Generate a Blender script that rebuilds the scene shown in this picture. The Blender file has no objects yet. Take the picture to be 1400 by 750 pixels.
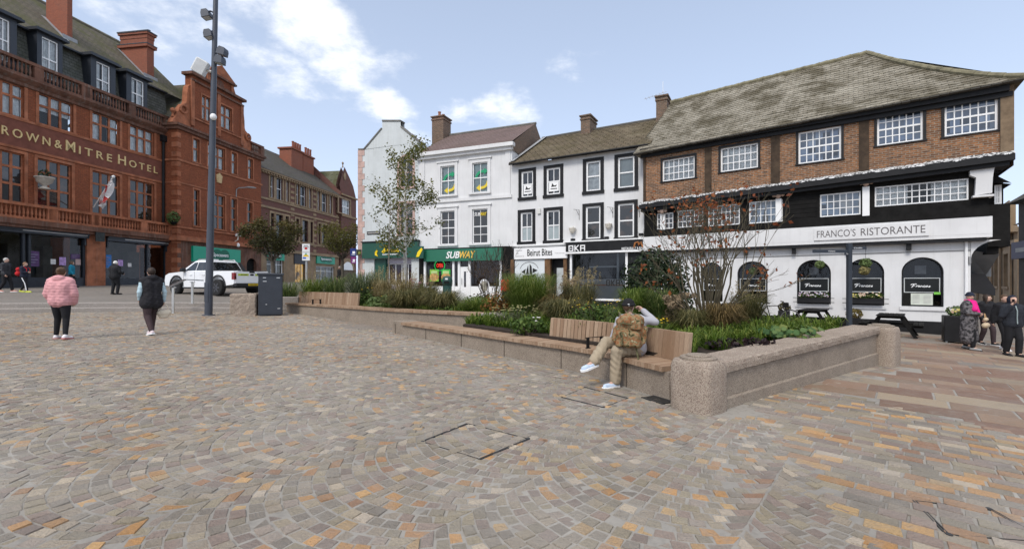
import bpy, math, random
import numpy as np
from mathutils import Vector, Matrix
R = math.radians
random.seed(7)
rng = np.random.default_rng(11)
scene = bpy.context.scene
COL = scene.collection
CAMZ, F, CX, HY = 1.5, 620.0, 700.0, 385.0   # camera height and the photograph's measured perspective

# ------------------------------------------------------------------ terrain
def sstep(a, b, x):
    t = min(1.0, max(0.0, (x - a) / (b - a))); return t * t * (3 - 2 * t)
def G0(X, Y):
    gx = -0.02 * max(X, -34) if X < 6 else -0.12 - 0.04 * (min(X, 20) - 6)
    return gx + 0.022 * min(max(0.0, Y - 14), 30)
STEPS = [(-60, 6.0), (-30, 12.5), (-22, 14.4), (-17.9, 15.8), (-15.5, 16.9), (-13.2, 17.6), (-11.5, 17.9), (-10.2, 18.0), (-8.4, 18.4), (-6, 19.5)]
def step_y(X):
    for (a, b), (c, d) in zip(STEPS, STEPS[1:]):
        if a <= X <= c: return b + (d - b) * (X - a) / (c - a)
    return 6.0 if X < -60 else 1e9
def U(X): return 0.32 * (1 - sstep(-9.6, -6.5, X))
def G(X, Y):
    z = G0(X, Y)
    if X < -6 and Y > step_y(X): z += U(X)
    return z
def gpt(px, py, lift=0.0):
    """the ground point seen at a photograph position"""
    lo, hi = 1.0, 120.0
    k = (px - CX) / F
    t = 1.0
    while t < 120:
        if CAMZ - (py - HY) / F * t <= G(k * t, t): break
        t += 0.02
    return Vector((k * t, t, G(k * t, t) + lift))
def at(px, py, Y): return Vector(((px - CX) / F * Y, Y, CAMZ - (py - HY) / F * Y))

# ------------------------------------------------------------------ mesh builder
class MB:
    def __init__(s): s.v = []; s.f = []; s.m = []; s.cur = 0; s.T = None
    def add(s, pts):
        i = len(s.v)
        if s.T is not None: pts = [s.T @ Vector(p) for p in pts]
        s.v.extend([(p[0], p[1], p[2]) for p in pts]); return i
    def face(s, idx): s.f.append(tuple(idx)); s.m.append(s.cur)
    def poly(s, pts):
        i = s.add(pts); s.face(range(i, i + len(pts)))
    def box(s, x0, x1, y0, y1, z0, z1):
        if x0 > x1: x0, x1 = x1, x0
        if y0 > y1: y0, y1 = y1, y0
        if z0 > z1: z0, z1 = z1, z0
        i = s.add([(x0,y0,z0),(x1,y0,z0),(x1,y1,z0),(x0,y1,z0),(x0,y0,z1),(x1,y0,z1),(x1,y1,z1),(x0,y1,z1)])
        for q in ((0,3,2,1),(4,5,6,7),(0,1,5,4),(1,2,6,5),(2,3,7,6),(3,0,4,7)): s.face([i + k for k in q])
    def bbox(s, x0, x1, y0, y1, z0, z1, c=0.02):
        """box with chamfered vertical and top edges"""
        P = [(x0+c,y0),(x1-c,y0),(x1,y0+c),(x1,y1-c),(x1-c,y1),(x0+c,y1),(x0,y1-c),(x0,y0+c)]
        Q = [(x0+2*c,y0+c),(x1-2*c,y0+c),(x1-c,y0+2*c),(x1-c,y1-2*c),(x1-2*c,y1-c),(x0+2*c,y1-c),(x0+c,y1-2*c),(x0+c,y0+2*c)]
        i = s.add([(x,y,z0) for x,y in P] + [(x,y,z1-c) for x,y in P] + [(x,y,z1) for x,y in Q])
        s.face([i+k for k in range(7,-1,-1)]); s.face([i+16+k for k in range(8)])
        for r in (0, 8):
            for k in range(8): s.face([i+r+k, i+r+(k+1)%8, i+r+8+(k+1)%8, i+r+8+k])
    def prism(s, poly, y0, y1):
        """polygon in (x,z), counter-clockwise seen from -y, extruded from y0 to y1"""
        n = len(poly)
        i = s.add([(x,y0,z) for x,z in poly] + [(x,y1,z) for x,z in poly])
        s.face([i+k for k in range(n)]); s.face([i+n+k for k in range(n-1,-1,-1)])
        for k in range(n): s.face([i+(k+1)%n, i+k, i+n+k, i+n+(k+1)%n])
    def slab(s, poly, z0, z1):
        """polygon in (x,y), counter-clockwise from above, extruded z0..z1"""
        n = len(poly)
        i = s.add([(x,y,z0) for x,y in poly] + [(x,y,z1) for x,y in poly])
        s.face([i+k for k in range(n-1,-1,-1)]); s.face([i+n+k for k in range(n)])
        for k in range(n): s.face([i+k, i+(k+1)%n, i+n+(k+1)%n, i+n+k])
    def tube(s, pts, rad, n=8, cap=True, flat=1.0):
        pts = [Vector(p) for p in pts]
        if not hasattr(rad, '__len__'): rad = [rad] * len(pts)
        rings = []; prev = None
        for k, p in enumerate(pts):
            d = (pts[min(k+1, len(pts)-1)] - pts[max(k-1, 0)])
            if d.length < 1e-9: d = Vector((0,0,1))
            d.normalize()
            if prev is None: a = d.cross(Vector((0,0,1)) if abs(d.z) < .95 else Vector((1,0,0))).normalized()
            else:
                a = prev - d * prev.dot(d)
                a = a.normalized() if a.length > 1e-6 else d.orthogonal().normalized()
            prev = a; b = d.cross(a)
            rings.append(s.add([p + (a*math.cos(2*math.pi*q/n) + b*math.sin(2*math.pi*q/n)*flat)*rad[k] for q in range(n)]))
        for r0, r1 in zip(rings, rings[1:]):
            for q in range(n): s.face([r0+q, r0+(q+1)%n, r1+(q+1)%n, r1+q])
        if cap:
            s.face([rings[0]+q for q in range(n-1,-1,-1)]); s.face([rings[-1]+q for q in range(n)])
    def lathe(s, c, prof, n=16):
        """profile [(r,z)] turned about a vertical axis at c"""
        rings = [s.add([(c[0]+r*math.cos(2*math.pi*q/n), c[1]+r*math.sin(2*math.pi*q/n), c[2]+z) for q in range(n)]) for r, z in prof]
        for r0, r1 in zip(rings, rings[1:]):
            for q in range(n): s.face([r0+q, r0+(q+1)%n, r1+(q+1)%n, r1+q])
        s.face([rings[0]+q for q in range(n-1,-1,-1)]); s.face([rings[-1]+q for q in range(n)])
    def ell(s, c, r, n=14, m=9, M=None):
        ring = []
        c = Vector(c)
        for j in range(1, m):
            th = math.pi*j/m
            pts = []
            for q in range(n):
                v = Vector((r[0]*math.sin(th)*math.cos(2*math.pi*q/n), r[1]*math.sin(th)*math.sin(2*math.pi*q/n), -r[2]*math.cos(th)))
                if M is not None: v = M @ v
                pts.append(c + v)
            ring.append(s.add(pts))
        lo = Vector((0,0,-r[2])); hi = Vector((0,0,r[2]))
        if M is not None: lo = M @ lo; hi = M @ hi
        a = s.add([c+lo]); b = s.add([c+hi])
        for q in range(n): s.face([a, ring[0]+(q+1)%n, ring[0]+q]); s.face([b, ring[-1]+q, ring[-1]+(q+1)%n])
        for r0, r1 in zip(ring, ring[1:]):
            for q in range(n): s.face([r0+q, r0+(q+1)%n, r1+(q+1)%n, r1+q])
    def cap(s, p0, p1, r0, r1, n=12):
        """tapered capsule"""
        p0 = Vector(p0); p1 = Vector(p1); d = p1 - p0
        if d.length < 1e-6: s.ell(p0, (r0,)*3); return
        d.normalize(); pts = []; rad = []
        for k in range(0, 5):
            a = math.pi/2*k/4.0; pts.append(p0 - d*r0*math.cos(a)); rad.append(max(r0*math.sin(a), r0*.02))
        for k in range(0, 5):
            a = math.pi/2*(1-k/4.0); pts.append(p1 + d*r1*math.cos(a)); rad.append(max(r1*math.sin(a), r1*.02))
        s.tube(pts, rad, n)
    def mk(s):
        if not hasattr(s, 'marks'): s.marks = []
        s.marks.append(len(s.f))
    def build_each(s, name, mat, parent=None):
        """one object per marked piece"""
        out = []; mk = sorted(set([0] + getattr(s, 'marks', []) + [len(s.f)]))
        for a, b in zip(mk, mk[1:]):
            q = MB(); ids = {}
            for f in s.f[a:b]:
                for i in f:
                    if i not in ids: ids[i] = len(q.v); q.v.append(s.v[i])
                q.face([ids[i] for i in f])
            out.append(q.build(name, mat, parent))
        return out
    def build(s, name, mat, parent=None, smooth=False, loc=None):
        me = bpy.data.meshes.new(name)
        me.from_pydata(s.v, [], s.f)
        mats = mat if isinstance(mat, (list, tuple)) else [mat]
        for m in mats: me.materials.append(m)
        if len(mats) > 1: me.polygons.foreach_set('material_index', s.m)
        if smooth: me.polygons.foreach_set('use_smooth', [True] * len(me.polygons))
        o = bpy.data.objects.new(name, me); COL.objects.link(o)
        if parent is not None: o.parent = parent
        if loc is not None: o.location = loc
        return o

def tag(o, label, cat, group=None, kind=None):
    if label: o['label'] = label
    if cat: o['category'] = cat
    if group: o['group'] = group
    if kind: o['kind'] = kind
    return o
def thing(name, label, cat, loc=(0,0,0), rz=0.0, group=None):
    o = bpy.data.objects.new(name, None); COL.objects.link(o)
    o.location = loc; o.rotation_euler = (0, 0, rz); o.empty_display_size = .2
    return tag(o, label, cat, group, 'thing')
def copy_thing(root, loc, rz=0.0, label=None, scale=None):
    def rec(o, par):
        c = o.copy(); COL.objects.link(c)
        if par is not None: c.parent = par
        for ch in list(o.children): rec(ch, c)
        return c
    c = rec(root, None); c.location = loc; c.rotation_euler = (0, 0, rz)
    if label: c['label'] = label
    if scale: c.scale = (scale,)*3
    return c

# ------------------------------------------------------------------ materials
class NT:
    def __init__(s, name):
        s.mat = bpy.data.materials.new(name); s.mat.use_nodes = True
        s.t = s.mat.node_tree; s.t.nodes.clear()
        s.out = s.n('ShaderNodeOutputMaterial')
    def n(s, typ, **kw):
        nd = s.t.nodes.new(typ)
        for k, v in kw.items():
            if k.startswith('i_'): nd.inputs[k[2:].replace('_', ' ')].default_value = v
            else: setattr(nd, k, v)
        return nd
    def l(s, a, b): s.t.links.new(a, b)
    def mix(s, fac, a, b, blend='MIX'):
        m = s.n('ShaderNodeMix', data_type='RGBA', blend_type=blend)
        for sock, v in ((m.inputs[0], fac), (m.inputs[6], a), (m.inputs[7], b)):
            if hasattr(v, 'links') or isinstance(v, bpy.types.NodeSocket): s.l(v, sock)
            elif isinstance(v, (int, float)): sock.default_value = v
            else: sock.default_value = (*v[:3], 1)
        return m.outputs[2]
    def math(s, op, a, b=None, c=None):
        m = s.n('ShaderNodeMath', operation=op)
        for k, v in enumerate((a, b, c)):
            if v is None: continue
            if isinstance(v, (int, float)): m.inputs[k].default_value = v
            else: s.l(v, m.inputs[k])
        return m.outputs[0]
    def noise(s, vec, scale, detail=4, rough=.55):
        nd = s.n('ShaderNodeTexNoise'); nd.inputs['Scale'].default_value = scale
        nd.inputs['Detail'].default_value = detail; nd.inputs['Roughness'].default_value = rough
        if vec is not None: s.l(vec, nd.inputs['Vector'])
        return nd.outputs[0]
    def ramp(s, fac, stops):
        r = s.n('ShaderNodeValToRGB'); e = r.color_ramp.elements
        while len(e) < len(stops): e.new(.5)
        for k, (p, c) in enumerate(stops):
            e[k].position = p; e[k].color = (c, c, c, 1) if isinstance(c, (int, float)) else (*c[:3], 1)
        s.l(fac, r.inputs[0]); return r.outputs[0]
    def bsdf(s, color, rough=.7, spec=.3, metal=0., bump=None, bstr=.3, bdist=.01, coat=0.):
        b = s.n('ShaderNodeBsdfPrincipled')
        if isinstance(color, bpy.types.NodeSocket): s.l(color, b.inputs['Base Color'])
        else: b.inputs['Base Color'].default_value = (*color[:3], 1)
        if isinstance(rough, bpy.types.NodeSocket): s.l(rough, b.inputs['Roughness'])
        else: b.inputs['Roughness'].default_value = rough
        b.inputs['Specular IOR Level'].default_value = spec
        b.inputs['Metallic'].default_value = metal
        b.inputs['Coat Weight'].default_value = coat
        if bump is not None:
            bp = s.n('ShaderNodeBump'); bp.inputs['Strength'].default_value = bstr; bp.inputs['Distance'].default_value = bdist
            s.l(bump, bp.inputs['Height']); s.l(bp.outputs[0], b.inputs['Normal'])
        s.l(b.outputs[0], s.out.inputs[0]); return b
    def obj(s): return s.n('ShaderNodeTexCoord').outputs['Object']
    def facade(s):
        """(x+y, z) of the part's own space, so brick courses run level on every wall"""
        sp = s.n('ShaderNodeSeparateXYZ'); s.l(s.obj(), sp.inputs[0])
        c = s.n('ShaderNodeCombineXYZ'); s.l(s.math('ADD', sp.outputs[0], sp.outputs[1]), c.inputs[0]); s.l(sp.outputs[2], c.inputs[1])
        return c.outputs[0]
def dk(c, k): return tuple(min(1, x * k) for x in c)
_mc = {}
def plain(name, col, rough=.65, var=.12, scale=3.0, bump=.0, bscale=60, spec=.3, metal=0., streak=0., coat=0.):
    """painted or solid surface: two noise scales of tone, optional grain and rain streaks"""
    if name in _mc: return _mc[name]
    t = NT(name); o = t.obj()
    a = t.noise(o, scale, 5, .6)
    c = t.mix(t.ramp(a, [(.3, 0.), (.7, 1.)]), dk(col, 1 - var), dk(col, 1 + var))
    if streak > 0:
        mp = t.n('ShaderNodeMapping'); mp.inputs['Scale'].default_value = (3.0, 3.0, .25); t.l(o, mp.inputs[0])
        st = t.ramp(t.noise(mp.outputs[0], 2.2, 6, .65), [(.50, 0.), (.78, 1.)])
        c = t.mix(t.math('MULTIPLY', st, streak), c, dk((.32,.31,.27), .8))
    t.bsdf(c, rough, spec, metal, t.noise(o, bscale, 3) if bump else None, bump, .01, coat)
    _mc[name] = t.mat; return t.mat
def brick(name, c1, c2, mortar, bw=.225, bh=.075, var=.35, stain=(.12,.09,.07), stain_amt=.5, bump=.4, ms=.012):
    t = NT(name); v = t.facade()
    b = t.n('ShaderNodeTexBrick'); t.l(v, b.inputs['Vector'])
    b.inputs['Color1'].default_value = (*c1, 1); b.inputs['Color2'].default_value = (*c2, 1); b.inputs['Mortar'].default_value = (*mortar, 1)
    b.inputs['Scale'].default_value = 1; b.inputs['Mortar Size'].default_value = ms; b.inputs['Brick Width'].default_value = bw; b.inputs['Row Height'].default_value = bh
    b.inputs['Bias'].default_value = -.1
    o = t.obj()
    n1 = t.ramp(t.noise(o, .6, 6, .65), [(.35, 0.), (.75, 1.)])
    n2 = t.ramp(t.noise(v, 9, 3), [(.3, 0.), (.7, 1.)])
    c = t.mix(n2, b.outputs[0], t.mix(1., b.outputs[0], (1-var, 1-var, 1-var), 'MULTIPLY'))
    c = t.mix(t.math('MULTIPLY', n1, stain_amt), c, stain)
    t.bsdf(c, .85, .2, 0, t.math('ADD', t.math('MULTIPLY', b.outputs[1], -1.), t.math('MULTIPLY', t.noise(o, 40, 3), .5)), bump, .012)
    return t.mat
def roofmat(name, c1, c2, c3, tw=.3, th=.2, moss=(.10,.10,.04), moss_amt=.6, bump=.7, ms=.012):
    """stone slates or tiles laid in courses (x, distance up the slope)"""
    t = NT(name); o = t.obj()
    sp = t.n('ShaderNodeSeparateXYZ'); t.l(o, sp.inputs[0])
    c = t.n('ShaderNodeCombineXYZ'); t.l(sp.outputs[0], c.inputs[0])
    t.l(t.math('MULTIPLY', t.math('ADD', t.math('MULTIPLY', sp.outputs[2], 1.0), t.math('MULTIPLY', sp.outputs[1], .7)), .85), c.inputs[1])
    # irregular edges: nudge the lookup a little
    nz = t.n('ShaderNodeTexNoise'); nz.inputs['Scale'].default_value = 3.; t.l(c.outputs[0], nz.inputs['Vector'])
    va = t.n('ShaderNodeVectorMath', operation='MULTIPLY_ADD'); t.l(nz.outputs[1], va.inputs[0]); va.inputs[1].default_value = (.09,.06,0); t.l(c.outputs[0], va.inputs[2])
    b = t.n('ShaderNodeTexBrick'); t.l(va.outputs[0], b.inputs['Vector'])
    b.inputs['Color1'].default_value = (*c1, 1); b.inputs['Color2'].default_value = (*c2, 1); b.inputs['Mortar'].default_value = (*dk(c1,.35), 1)
    b.inputs['Scale'].default_value = 1; b.inputs['Mortar Size'].default_value = ms; b.inputs['Mortar Smooth'].default_value = .4
    b.inputs['Brick Width'].default_value = tw; b.inputs['Row Height'].default_value = th
    n0 = t.ramp(t.noise(va.outputs[0], 4.5, 4), [(.38, 0.), (.68, 1.)])
    cc = t.mix(t.math('MULTIPLY', n0, .6), b.outputs[0], c3)
    n3 = t.ramp(t.noise(o, .5, 6, .62), [(.50, 0.), (.60, 1.)]); cc = t.mix(t.math('MULTIPLY', n3, .38), cc, dk(c3, 1.25))
    n1 = t.ramp(t.noise(o, .9, 7, .68), [(.46, 0.), (.60, 1.)])
    cc = t.mix(t.math('MULTIPLY', n1, moss_amt), cc, moss)
    n2 = t.ramp(t.noise(o, 6, 4, .7), [(.66, 0.), (.74, 1.)])
    cc = t.mix(t.math('MULTIPLY', n2, .5), cc, (.34,.31,.17))
    # each course slopes like a lapped tile: sawtooth up the slope
    sep2 = t.n('ShaderNodeSeparateXYZ'); t.l(va.outputs[0], sep2.inputs[0])
    saw = t.math('FRACT', t.math('DIVIDE', sep2.outputs[1], th))
    h = t.math('ADD', t.math('MULTIPLY', b.outputs[1], -.6), t.math('ADD', t.math('MULTIPLY', saw, -.8), t.math('MULTIPLY', t.noise(o, 22, 3), .5)))
    t.bsdf(cc, .9, .15, 0, h, bump, .03)
    return t.mat
def granite(name, base, dark, scale=110, bump=.25, stain=.35, dirt=(.20,.17,.14)):
    t = NT(name); o = t.obj()
    v = t.n('ShaderNodeTexVoronoi'); v.inputs['Scale'].default_value = scale; t.l(o, v.inputs['Vector'])
    sp = t.n('ShaderNodeSeparateColor'); t.l(v.outputs['Color'], sp.inputs[0])
    c = t.mix(t.ramp(sp.outputs[0], [(.25, 0.), (.5, 1.)]), dark, base)
    c = t.mix(t.ramp(sp.outputs[1], [(.80, 0.), (.85, .45)]), c, dk(base, 1.45))
    n1 = t.ramp(t.noise(o, 2.6, 6, .68), [(.42, 0.), (.72, 1.)])
    c = t.mix(t.math('MULTIPLY', n1, stain), c, dirt)
    h = t.math('ADD', t.noise(o, 45, 4, .6), t.math('MULTIPLY', v.outputs[0], .4))
    t.bsdf(c, .82, .25, 0, h, bump, .02); return t.mat
def wood(name, c1, c2, grain=(40, 40, 3), rough=.7):
    t = NT(name); o = t.obj()
    g = t.n('ShaderNodeAttribute', attribute_name='tone')
    n = t.noise(o, 22, 4, .6)
    mp = t.n('ShaderNodeMapping'); mp.inputs['Scale'].default_value = grain; t.l(o, mp.inputs[0])
    f = t.noise(mp.outputs[0], 3, 4, .6)
    c = t.mix(g.outputs['Fac'], c1, c2)
    c = t.mix(t.ramp(f, [(.35, .0), (.7, .5)]), c, dk(c1, .55))
    t.bsdf(c, rough, .25, 0, f, .15, .005); return t.mat
def glassmat(name, tint=(.90,.93,.93), ior=1.55, rough=.02):
    t = NT(name)
    fr = t.n('ShaderNodeFresnel'); fr.inputs['IOR'].default_value = ior
    tr = t.n('ShaderNodeBsdfTransparent'); tr.inputs[0].default_value = (*tint, 1)
    gl = t.n('ShaderNodeBsdfGlossy'); gl.inputs['Roughness'].default_value = rough
    o = t.obj()
    bp = t.n('ShaderNodeBump'); bp.inputs['Strength'].default_value = .04; bp.inputs['Distance'].default_value = .02
    t.l(t.noise(o, 1.6, 2), bp.inputs['Height']); t.l(bp.outputs[0], gl.inputs['Normal'])
    m = t.n('ShaderNodeMixShader'); t.l(fr.outputs[0], m.inputs[0]); t.l(tr.outputs[0], m.inputs[1]); t.l(gl.outputs[0], m.inputs[2])
    t.l(m.outputs[0], t.out.inputs[0]); return t.mat
def darkglass(name, col=(.012,.013,.015), var=(.06,.05,.045), spec=.9, scale=1.3, cell=0):
    """window pane over a dim room: dark with vague lighter shapes, mirror-like"""
    t = NT(name); o = t.obj()
    c = t.mix(t.ramp(t.noise(o, scale, 3), [(.48, 0.), (.72, 1.)]), col, var)
    if cell:    # differing reflections put into the colour, pane by pane
        sn = t.n('ShaderNodeVectorMath', operation='SNAP'); t.l(t.facade(), sn.inputs[0]); sn.inputs[1].default_value = (cell, cell, cell)
        wn = t.n('ShaderNodeTexWhiteNoise'); t.l(sn.outputs[0], wn.inputs[0]); c = t.mix(wn.outputs[0], t.mix(1., c, (.25,.25,.25), 'MULTIPLY'), t.mix(1., c, (2.6,2.4,2.2), 'MULTIPLY'))
    b = t.bsdf(c, .03, spec, 0, t.noise(o, 1.4, 2), .05, .02); return t.mat
def leafmat(name, stops, scale=6.0, trans=.35, rough=.55):
    """foliage: tone per clump from noise, with light passing through"""
    t = NT(name); o = t.obj()
    at_ = t.n('ShaderNodeAttribute', attribute_name='tone')
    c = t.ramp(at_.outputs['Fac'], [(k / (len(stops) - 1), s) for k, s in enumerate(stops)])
    c = t.mix(t.ramp(t.noise(o, scale, 3), [(.3, 0.), (.7, .5)]), c, dk(stops[0], .8))
    d = t.n('ShaderNodeBsdfPrincipled'); t.l(c, d.inputs['Base Color']); d.inputs['Roughness'].default_value = rough; d.inputs['Specular IOR Level'].default_value = .25
    tr = t.n('ShaderNodeBsdfTranslucent'); t.l(c, tr.inputs[0])
    m = t.n('ShaderNodeMixShader'); m.inputs[0].default_value = trans
    t.l(d.outputs[0], m.inputs[1]); t.l(tr.outputs[0], m.inputs[2]); t.l(m.outputs[0], t.out.inputs[0]); return t.mat
def set_tone(o, tones):
    """one tone value per face"""
    a = o.data.attributes.new('tone', 'FLOAT', 'FACE'); a.data.foreach_set('value', np.asarray(tones, dtype=np.float32))
def emis(name, col, st):
    t = NT(name); e = t.n('ShaderNodeEmission'); e.inputs[0].default_value = (*col, 1); e.inputs[1].default_value = st
    t.l(e.outputs[0], t.out.inputs[0]); return t.mat

WHITE = plain('white_render', (.67,.668,.662), .8, .07, .9, .15, 22, streak=.17)
WHITE2 = plain('aged_white_render', (.55,.58,.578), .85, .07, 1.0, .2, 14, streak=.3)
WHITEP = plain('white_gloss_paint', (.82,.82,.81), .4, .03, 3, spec=.5)
BLACKP = plain('black_paint', (.012,.012,.013), .5, .3, 3, .1, 30, spec=.25)
BLACKW = plain('black_timber', (.011,.0105,.010), .75, .4, 4, .25, 25, spec=.12)
NAVYP = plain('dark_slate_paint', (.022,.026,.034), .4, .2, 3, spec=.5)
STEEL = plain('brushed_steel', (.62,.61,.58), .32, .08, 6, metal=1.)
LEAD = plain('lead_sheet', (.30,.31,.32), .6, .2, 3)
PGLASS = glassmat('clear_glass')
DGLASS = darkglass('dark_glass')
WARMGLASS = darkglass('glass_over_warm_room', (.014,.012,.010), (.07,.045,.03), .9, 1.8)
CURTAIN = plain('net_curtain', (.86,.87,.88), .9, .25, 5)
BLIND = plain('pale_blind', (.55,.58,.58), .9, .1, 2)
DARKROOM = plain('dim_room', (.03,.028,.026), .95, .4, .8)
REDSAND = plain('red_sandstone', (.31,.112,.055), .85, .4, 1.8, .3, 14, streak=.22)
DARKSAND = plain('weathered_red_sandstone', (.135,.064,.042), .9, .4, 1.4, .3, 16, streak=.5)
BUFF = plain('buff_sandstone', (.27,.19,.115), .88, .25, 1.2, .25, 16, streak=.5)
HBRICK = brick('hotel_red_brick', (.41,.112,.045), (.31,.084,.036), (.18,.085,.05), var=.4, stain=(.13,.045,.026), stain_amt=.6)
B3BRICK = brick('purple_red_brick', (.20,.065,.05), (.155,.052,.045), (.17,.12,.1), var=.25)
FBRICK = brick('rustic_orange_brick', (.44,.185,.07), (.13,.06,.036), (.36,.29,.22), .225, .076, .5, (.10,.07,.05), .35, .6, .014)
CBRICK = brick('brown_chimney_brick', (.25,.135,.085), (.14,.08,.055), (.27,.24,.2), .225, .076, .35, (.11,.09,.06), .5)
CHBRICK = brick('bright_red_chimney_brick', (.36,.105,.055), (.29,.085,.05), (.22,.12,.09), var=.2, stain_amt=.25)
# ------------------------------------------------------------------ ground, paving, steps
BL = [(2.25,5.35),(1.83,6.15),(1.2,7.44),(0,8.86),(-1.76,10.94),(-3.4,12.7)]      # foot of the lower bench
UL = [(-.19,11.6),(-2.2,12.9),(-3.84,14.0),(-6.4,16.1),(-9.1,18.2)]               # foot of the upper bench
class Line:
    def __init__(s, pts):
        # smooth the polyline (Catmull-Rom)
        P = [Vector((x, y, 0)) for x, y in pts]; Q = [P[0]*2-P[1]] + P + [P[-1]*2-P[-2]]; out = []
        for i in range(1, len(Q)-2):
            for k in range(12):
                t = k/12.; a, b, c, d = Q[i-1], Q[i], Q[i+1], Q[i+2]
                out.append(.5*((2*b)+(c-a)*t+(2*a-5*b+4*c-d)*t*t+(3*b-a-3*c+d)*t**3))
        out.append(P[-1]); s.p = out; s.s = [0]
        for a, b in zip(out, out[1:]): s.s.append(s.s[-1]+(b-a).length)
        s.L = s.s[-1]
    def at(s, d):
        d = min(max(d, 0), s.L)
        for i in range(len(s.s)-1):
            if d <= s.s[i+1] + 1e-9:
                f = (d-s.s[i])/max(1e-9, s.s[i+1]-s.s[i]); p = s.p[i].lerp(s.p[i+1], f)
                t = (s.p[min(i+2, len(s.p)-1)]-s.p[max(i-1, 0)]).normalized(); return p, t, Vector((t.y, -t.x, 0))
    def s_at_px(s, px, off=0.0):
        best = min(range(len(s.p)), key=lambda i: abs((s.at(s.s[i])[0]+s.at(s.s[i])[2]*off).x/(s.at(s.s[i])[0]+s.at(s.s[i])[2]*off).y-(px-CX)/F))
        return s.s[best]
LOW = Line(BL); UPP = Line(UL)
EDGE = [(2.3,5.2)] + BL[1:] + [(-3.3,13.6),(-9.1,18.2)]

def mat_setts(name, dust=.42, bs=.9):
    t = NT(name); o = t.obj(); a = t.n('ShaderNodeAttribute', attribute_name='col')
    n1 = t.noise(o, 60, 4, .7); n2 = t.noise(o, 9, 5, .6); n3 = t.noise(o, .55, 5, .6)
    c = t.mix(t.ramp(n1, [(.3, 0.), (.75, .45)]), a.outputs['Color'], (.115,.10,.088))
    c = t.mix(t.ramp(n2, [(.5, 0.), (.75, .45)]), c, (.30,.275,.24))
    c = t.mix(t.ramp(n3, [(.38, .0), (.66, dust)]), c, (.36,.338,.302))
    n4 = t.noise(o, 1.7, 6, .7)
    c = t.mix(t.ramp(n4, [(.55, 0.), (.72, .35)]), c, (.12,.108,.095))
    t.bsdf(c, t.ramp(n2, [(.3, .55), (.7, .8)]), .35, 0, t.math('ADD', n1, t.math('MULTIPLY', n2, 1.2)), bs, .018); return t.mat
def mat_mortar():
    t = NT('mortar_bed'); o = t.obj()
    c = t.mix(t.ramp(t.noise(o, .5, 6, .65), [(.35, 0.), (.7, 1.)]), (.235,.218,.192), (.355,.332,.293))
    c = t.mix(t.ramp(t.noise(o, 14, 4), [(.5, 0.), (.8, .5)]), c, (.13,.12,.105))
    t.bsdf(c, .9, .2, 0, t.noise(o, 90, 3), .4, .01); return t.mat
SETT = mat_setts('porphyry_setts'); MORTAR = mat_mortar()

# base sheet out to the horizon
mb = MB(); xs = [-500,-200,-100,-60,-40,-34] + list(np.arange(-32, 27, 2.0)) + [30,40,60,100,200,500]
ys = [-300,-100,-40,-20,-10,-5,0,4,8,12] + list(np.arange(14, 46, 2.0)) + [50,60,80,120,200,400,900]
for y in ys: mb.add([(x, y, G0(x, y)) for x in xs])
n = len(xs)
for j in range(len(ys)-1):
    for i in range(n-1): mb.face([j*n+i, j*n+i+1, (j+1)*n+i+1, (j+1)*n+i])
g = mb.build('ground', MORTAR); tag(g, None, None, kind='structure')

class Setts:
    """stones laid as quads: bevelled top standing proud of the mortar, one colour each"""
    def __init__(s): s.q = []; s.c = []; s.h = []
    def add(s, quad, col, h): s.q.append(quad); s.c.append(col); s.h.append(h)
    def build(s, name, mat, inset=.0082, bev=.005):
        q = np.array(s.q); n = len(q); c = np.array(s.c); h = np.array(s.h)
        q = q + rng.normal(0, .0042, q.shape)
        ctr = q.mean(1, keepdims=True); d = q - ctr; ln = np.linalg.norm(d, axis=2, keepdims=True)
        base = ctr + d * (1 - inset / ln); top = ctr + d * (1 - (inset + bev) / ln)
        zf = np.vectorize(lambda x, y: G0(x, y))
        zb = zf(base[..., 0], base[..., 1]); tilt = rng.normal(0, .0012, (n, 4))
        V = np.zeros((n, 8, 3)); V[:, :4, :2] = base; V[:, :4, 2] = zb - .004
        V[:, 4:, :2] = top; V[:, 4:, 2] = zf(top[..., 0], top[..., 1]) + h[:, None] + tilt
        fi = np.array([[4,5,6,7],[0,1,5,4],[1,2,6,5],[2,3,7,6],[3,0,4,7]])
        Fc = (fi[None] + (np.arange(n) * 8)[:, None, None]).reshape(-1, 4)
        me = bpy.data.meshes.new(name); me.vertices.add(n*8); me.vertices.foreach_set('co', V.reshape(-1))
        me.loops.add(len(Fc)*4); me.polygons.add(len(Fc))
        me.loops.foreach_set('vertex_index', Fc.reshape(-1).astype(np.int32)); me.polygons.foreach_set('loop_start', np.arange(0, len(Fc)*4, 4, dtype=np.int32))
        me.update(calc_edges=True); me.polygons.foreach_set('use_smooth', [False]*len(Fc))
        ca = me.attributes.new('col', 'FLOAT_COLOR', 'FACE'); cc = np.ones((n, 5, 4)); cc[:, :, :3] = c[:, None, :]; ca.data.foreach_set('color', cc.reshape(-1))
        me.materials.append(mat); o = bpy.data.objects.new(name, me); COL.objects.link(o); tag(o, None, None, kind='structure'); return o
GREYS = [(.25,.225,.18),(.215,.195,.168),(.195,.185,.168),(.205,.165,.15),(.225,.205,.155),(.165,.155,.142),(.245,.22,.185),(.19,.178,.148),(.18,.15,.14),(.23,.205,.19)]
WARMS = [(.37,.215,.085),(.33,.19,.075),(.28,.165,.085),(.35,.25,.13),(.40,.26,.12),(.24,.14,.085)]
PALES = [(.38,.34,.28),(.34,.31,.27)]
def settcol(pw=.15, pp=.05):
    r = random.random()
    c = random.choice(WARMS) if r < pw else random.choice(PALES) if r < pw + pp else random.choice(GREYS)
    k = random.uniform(.85, 1.17); return (c[0]*k*1.34, c[1]*k*1.22, c[2]*k*1.06)
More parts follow.
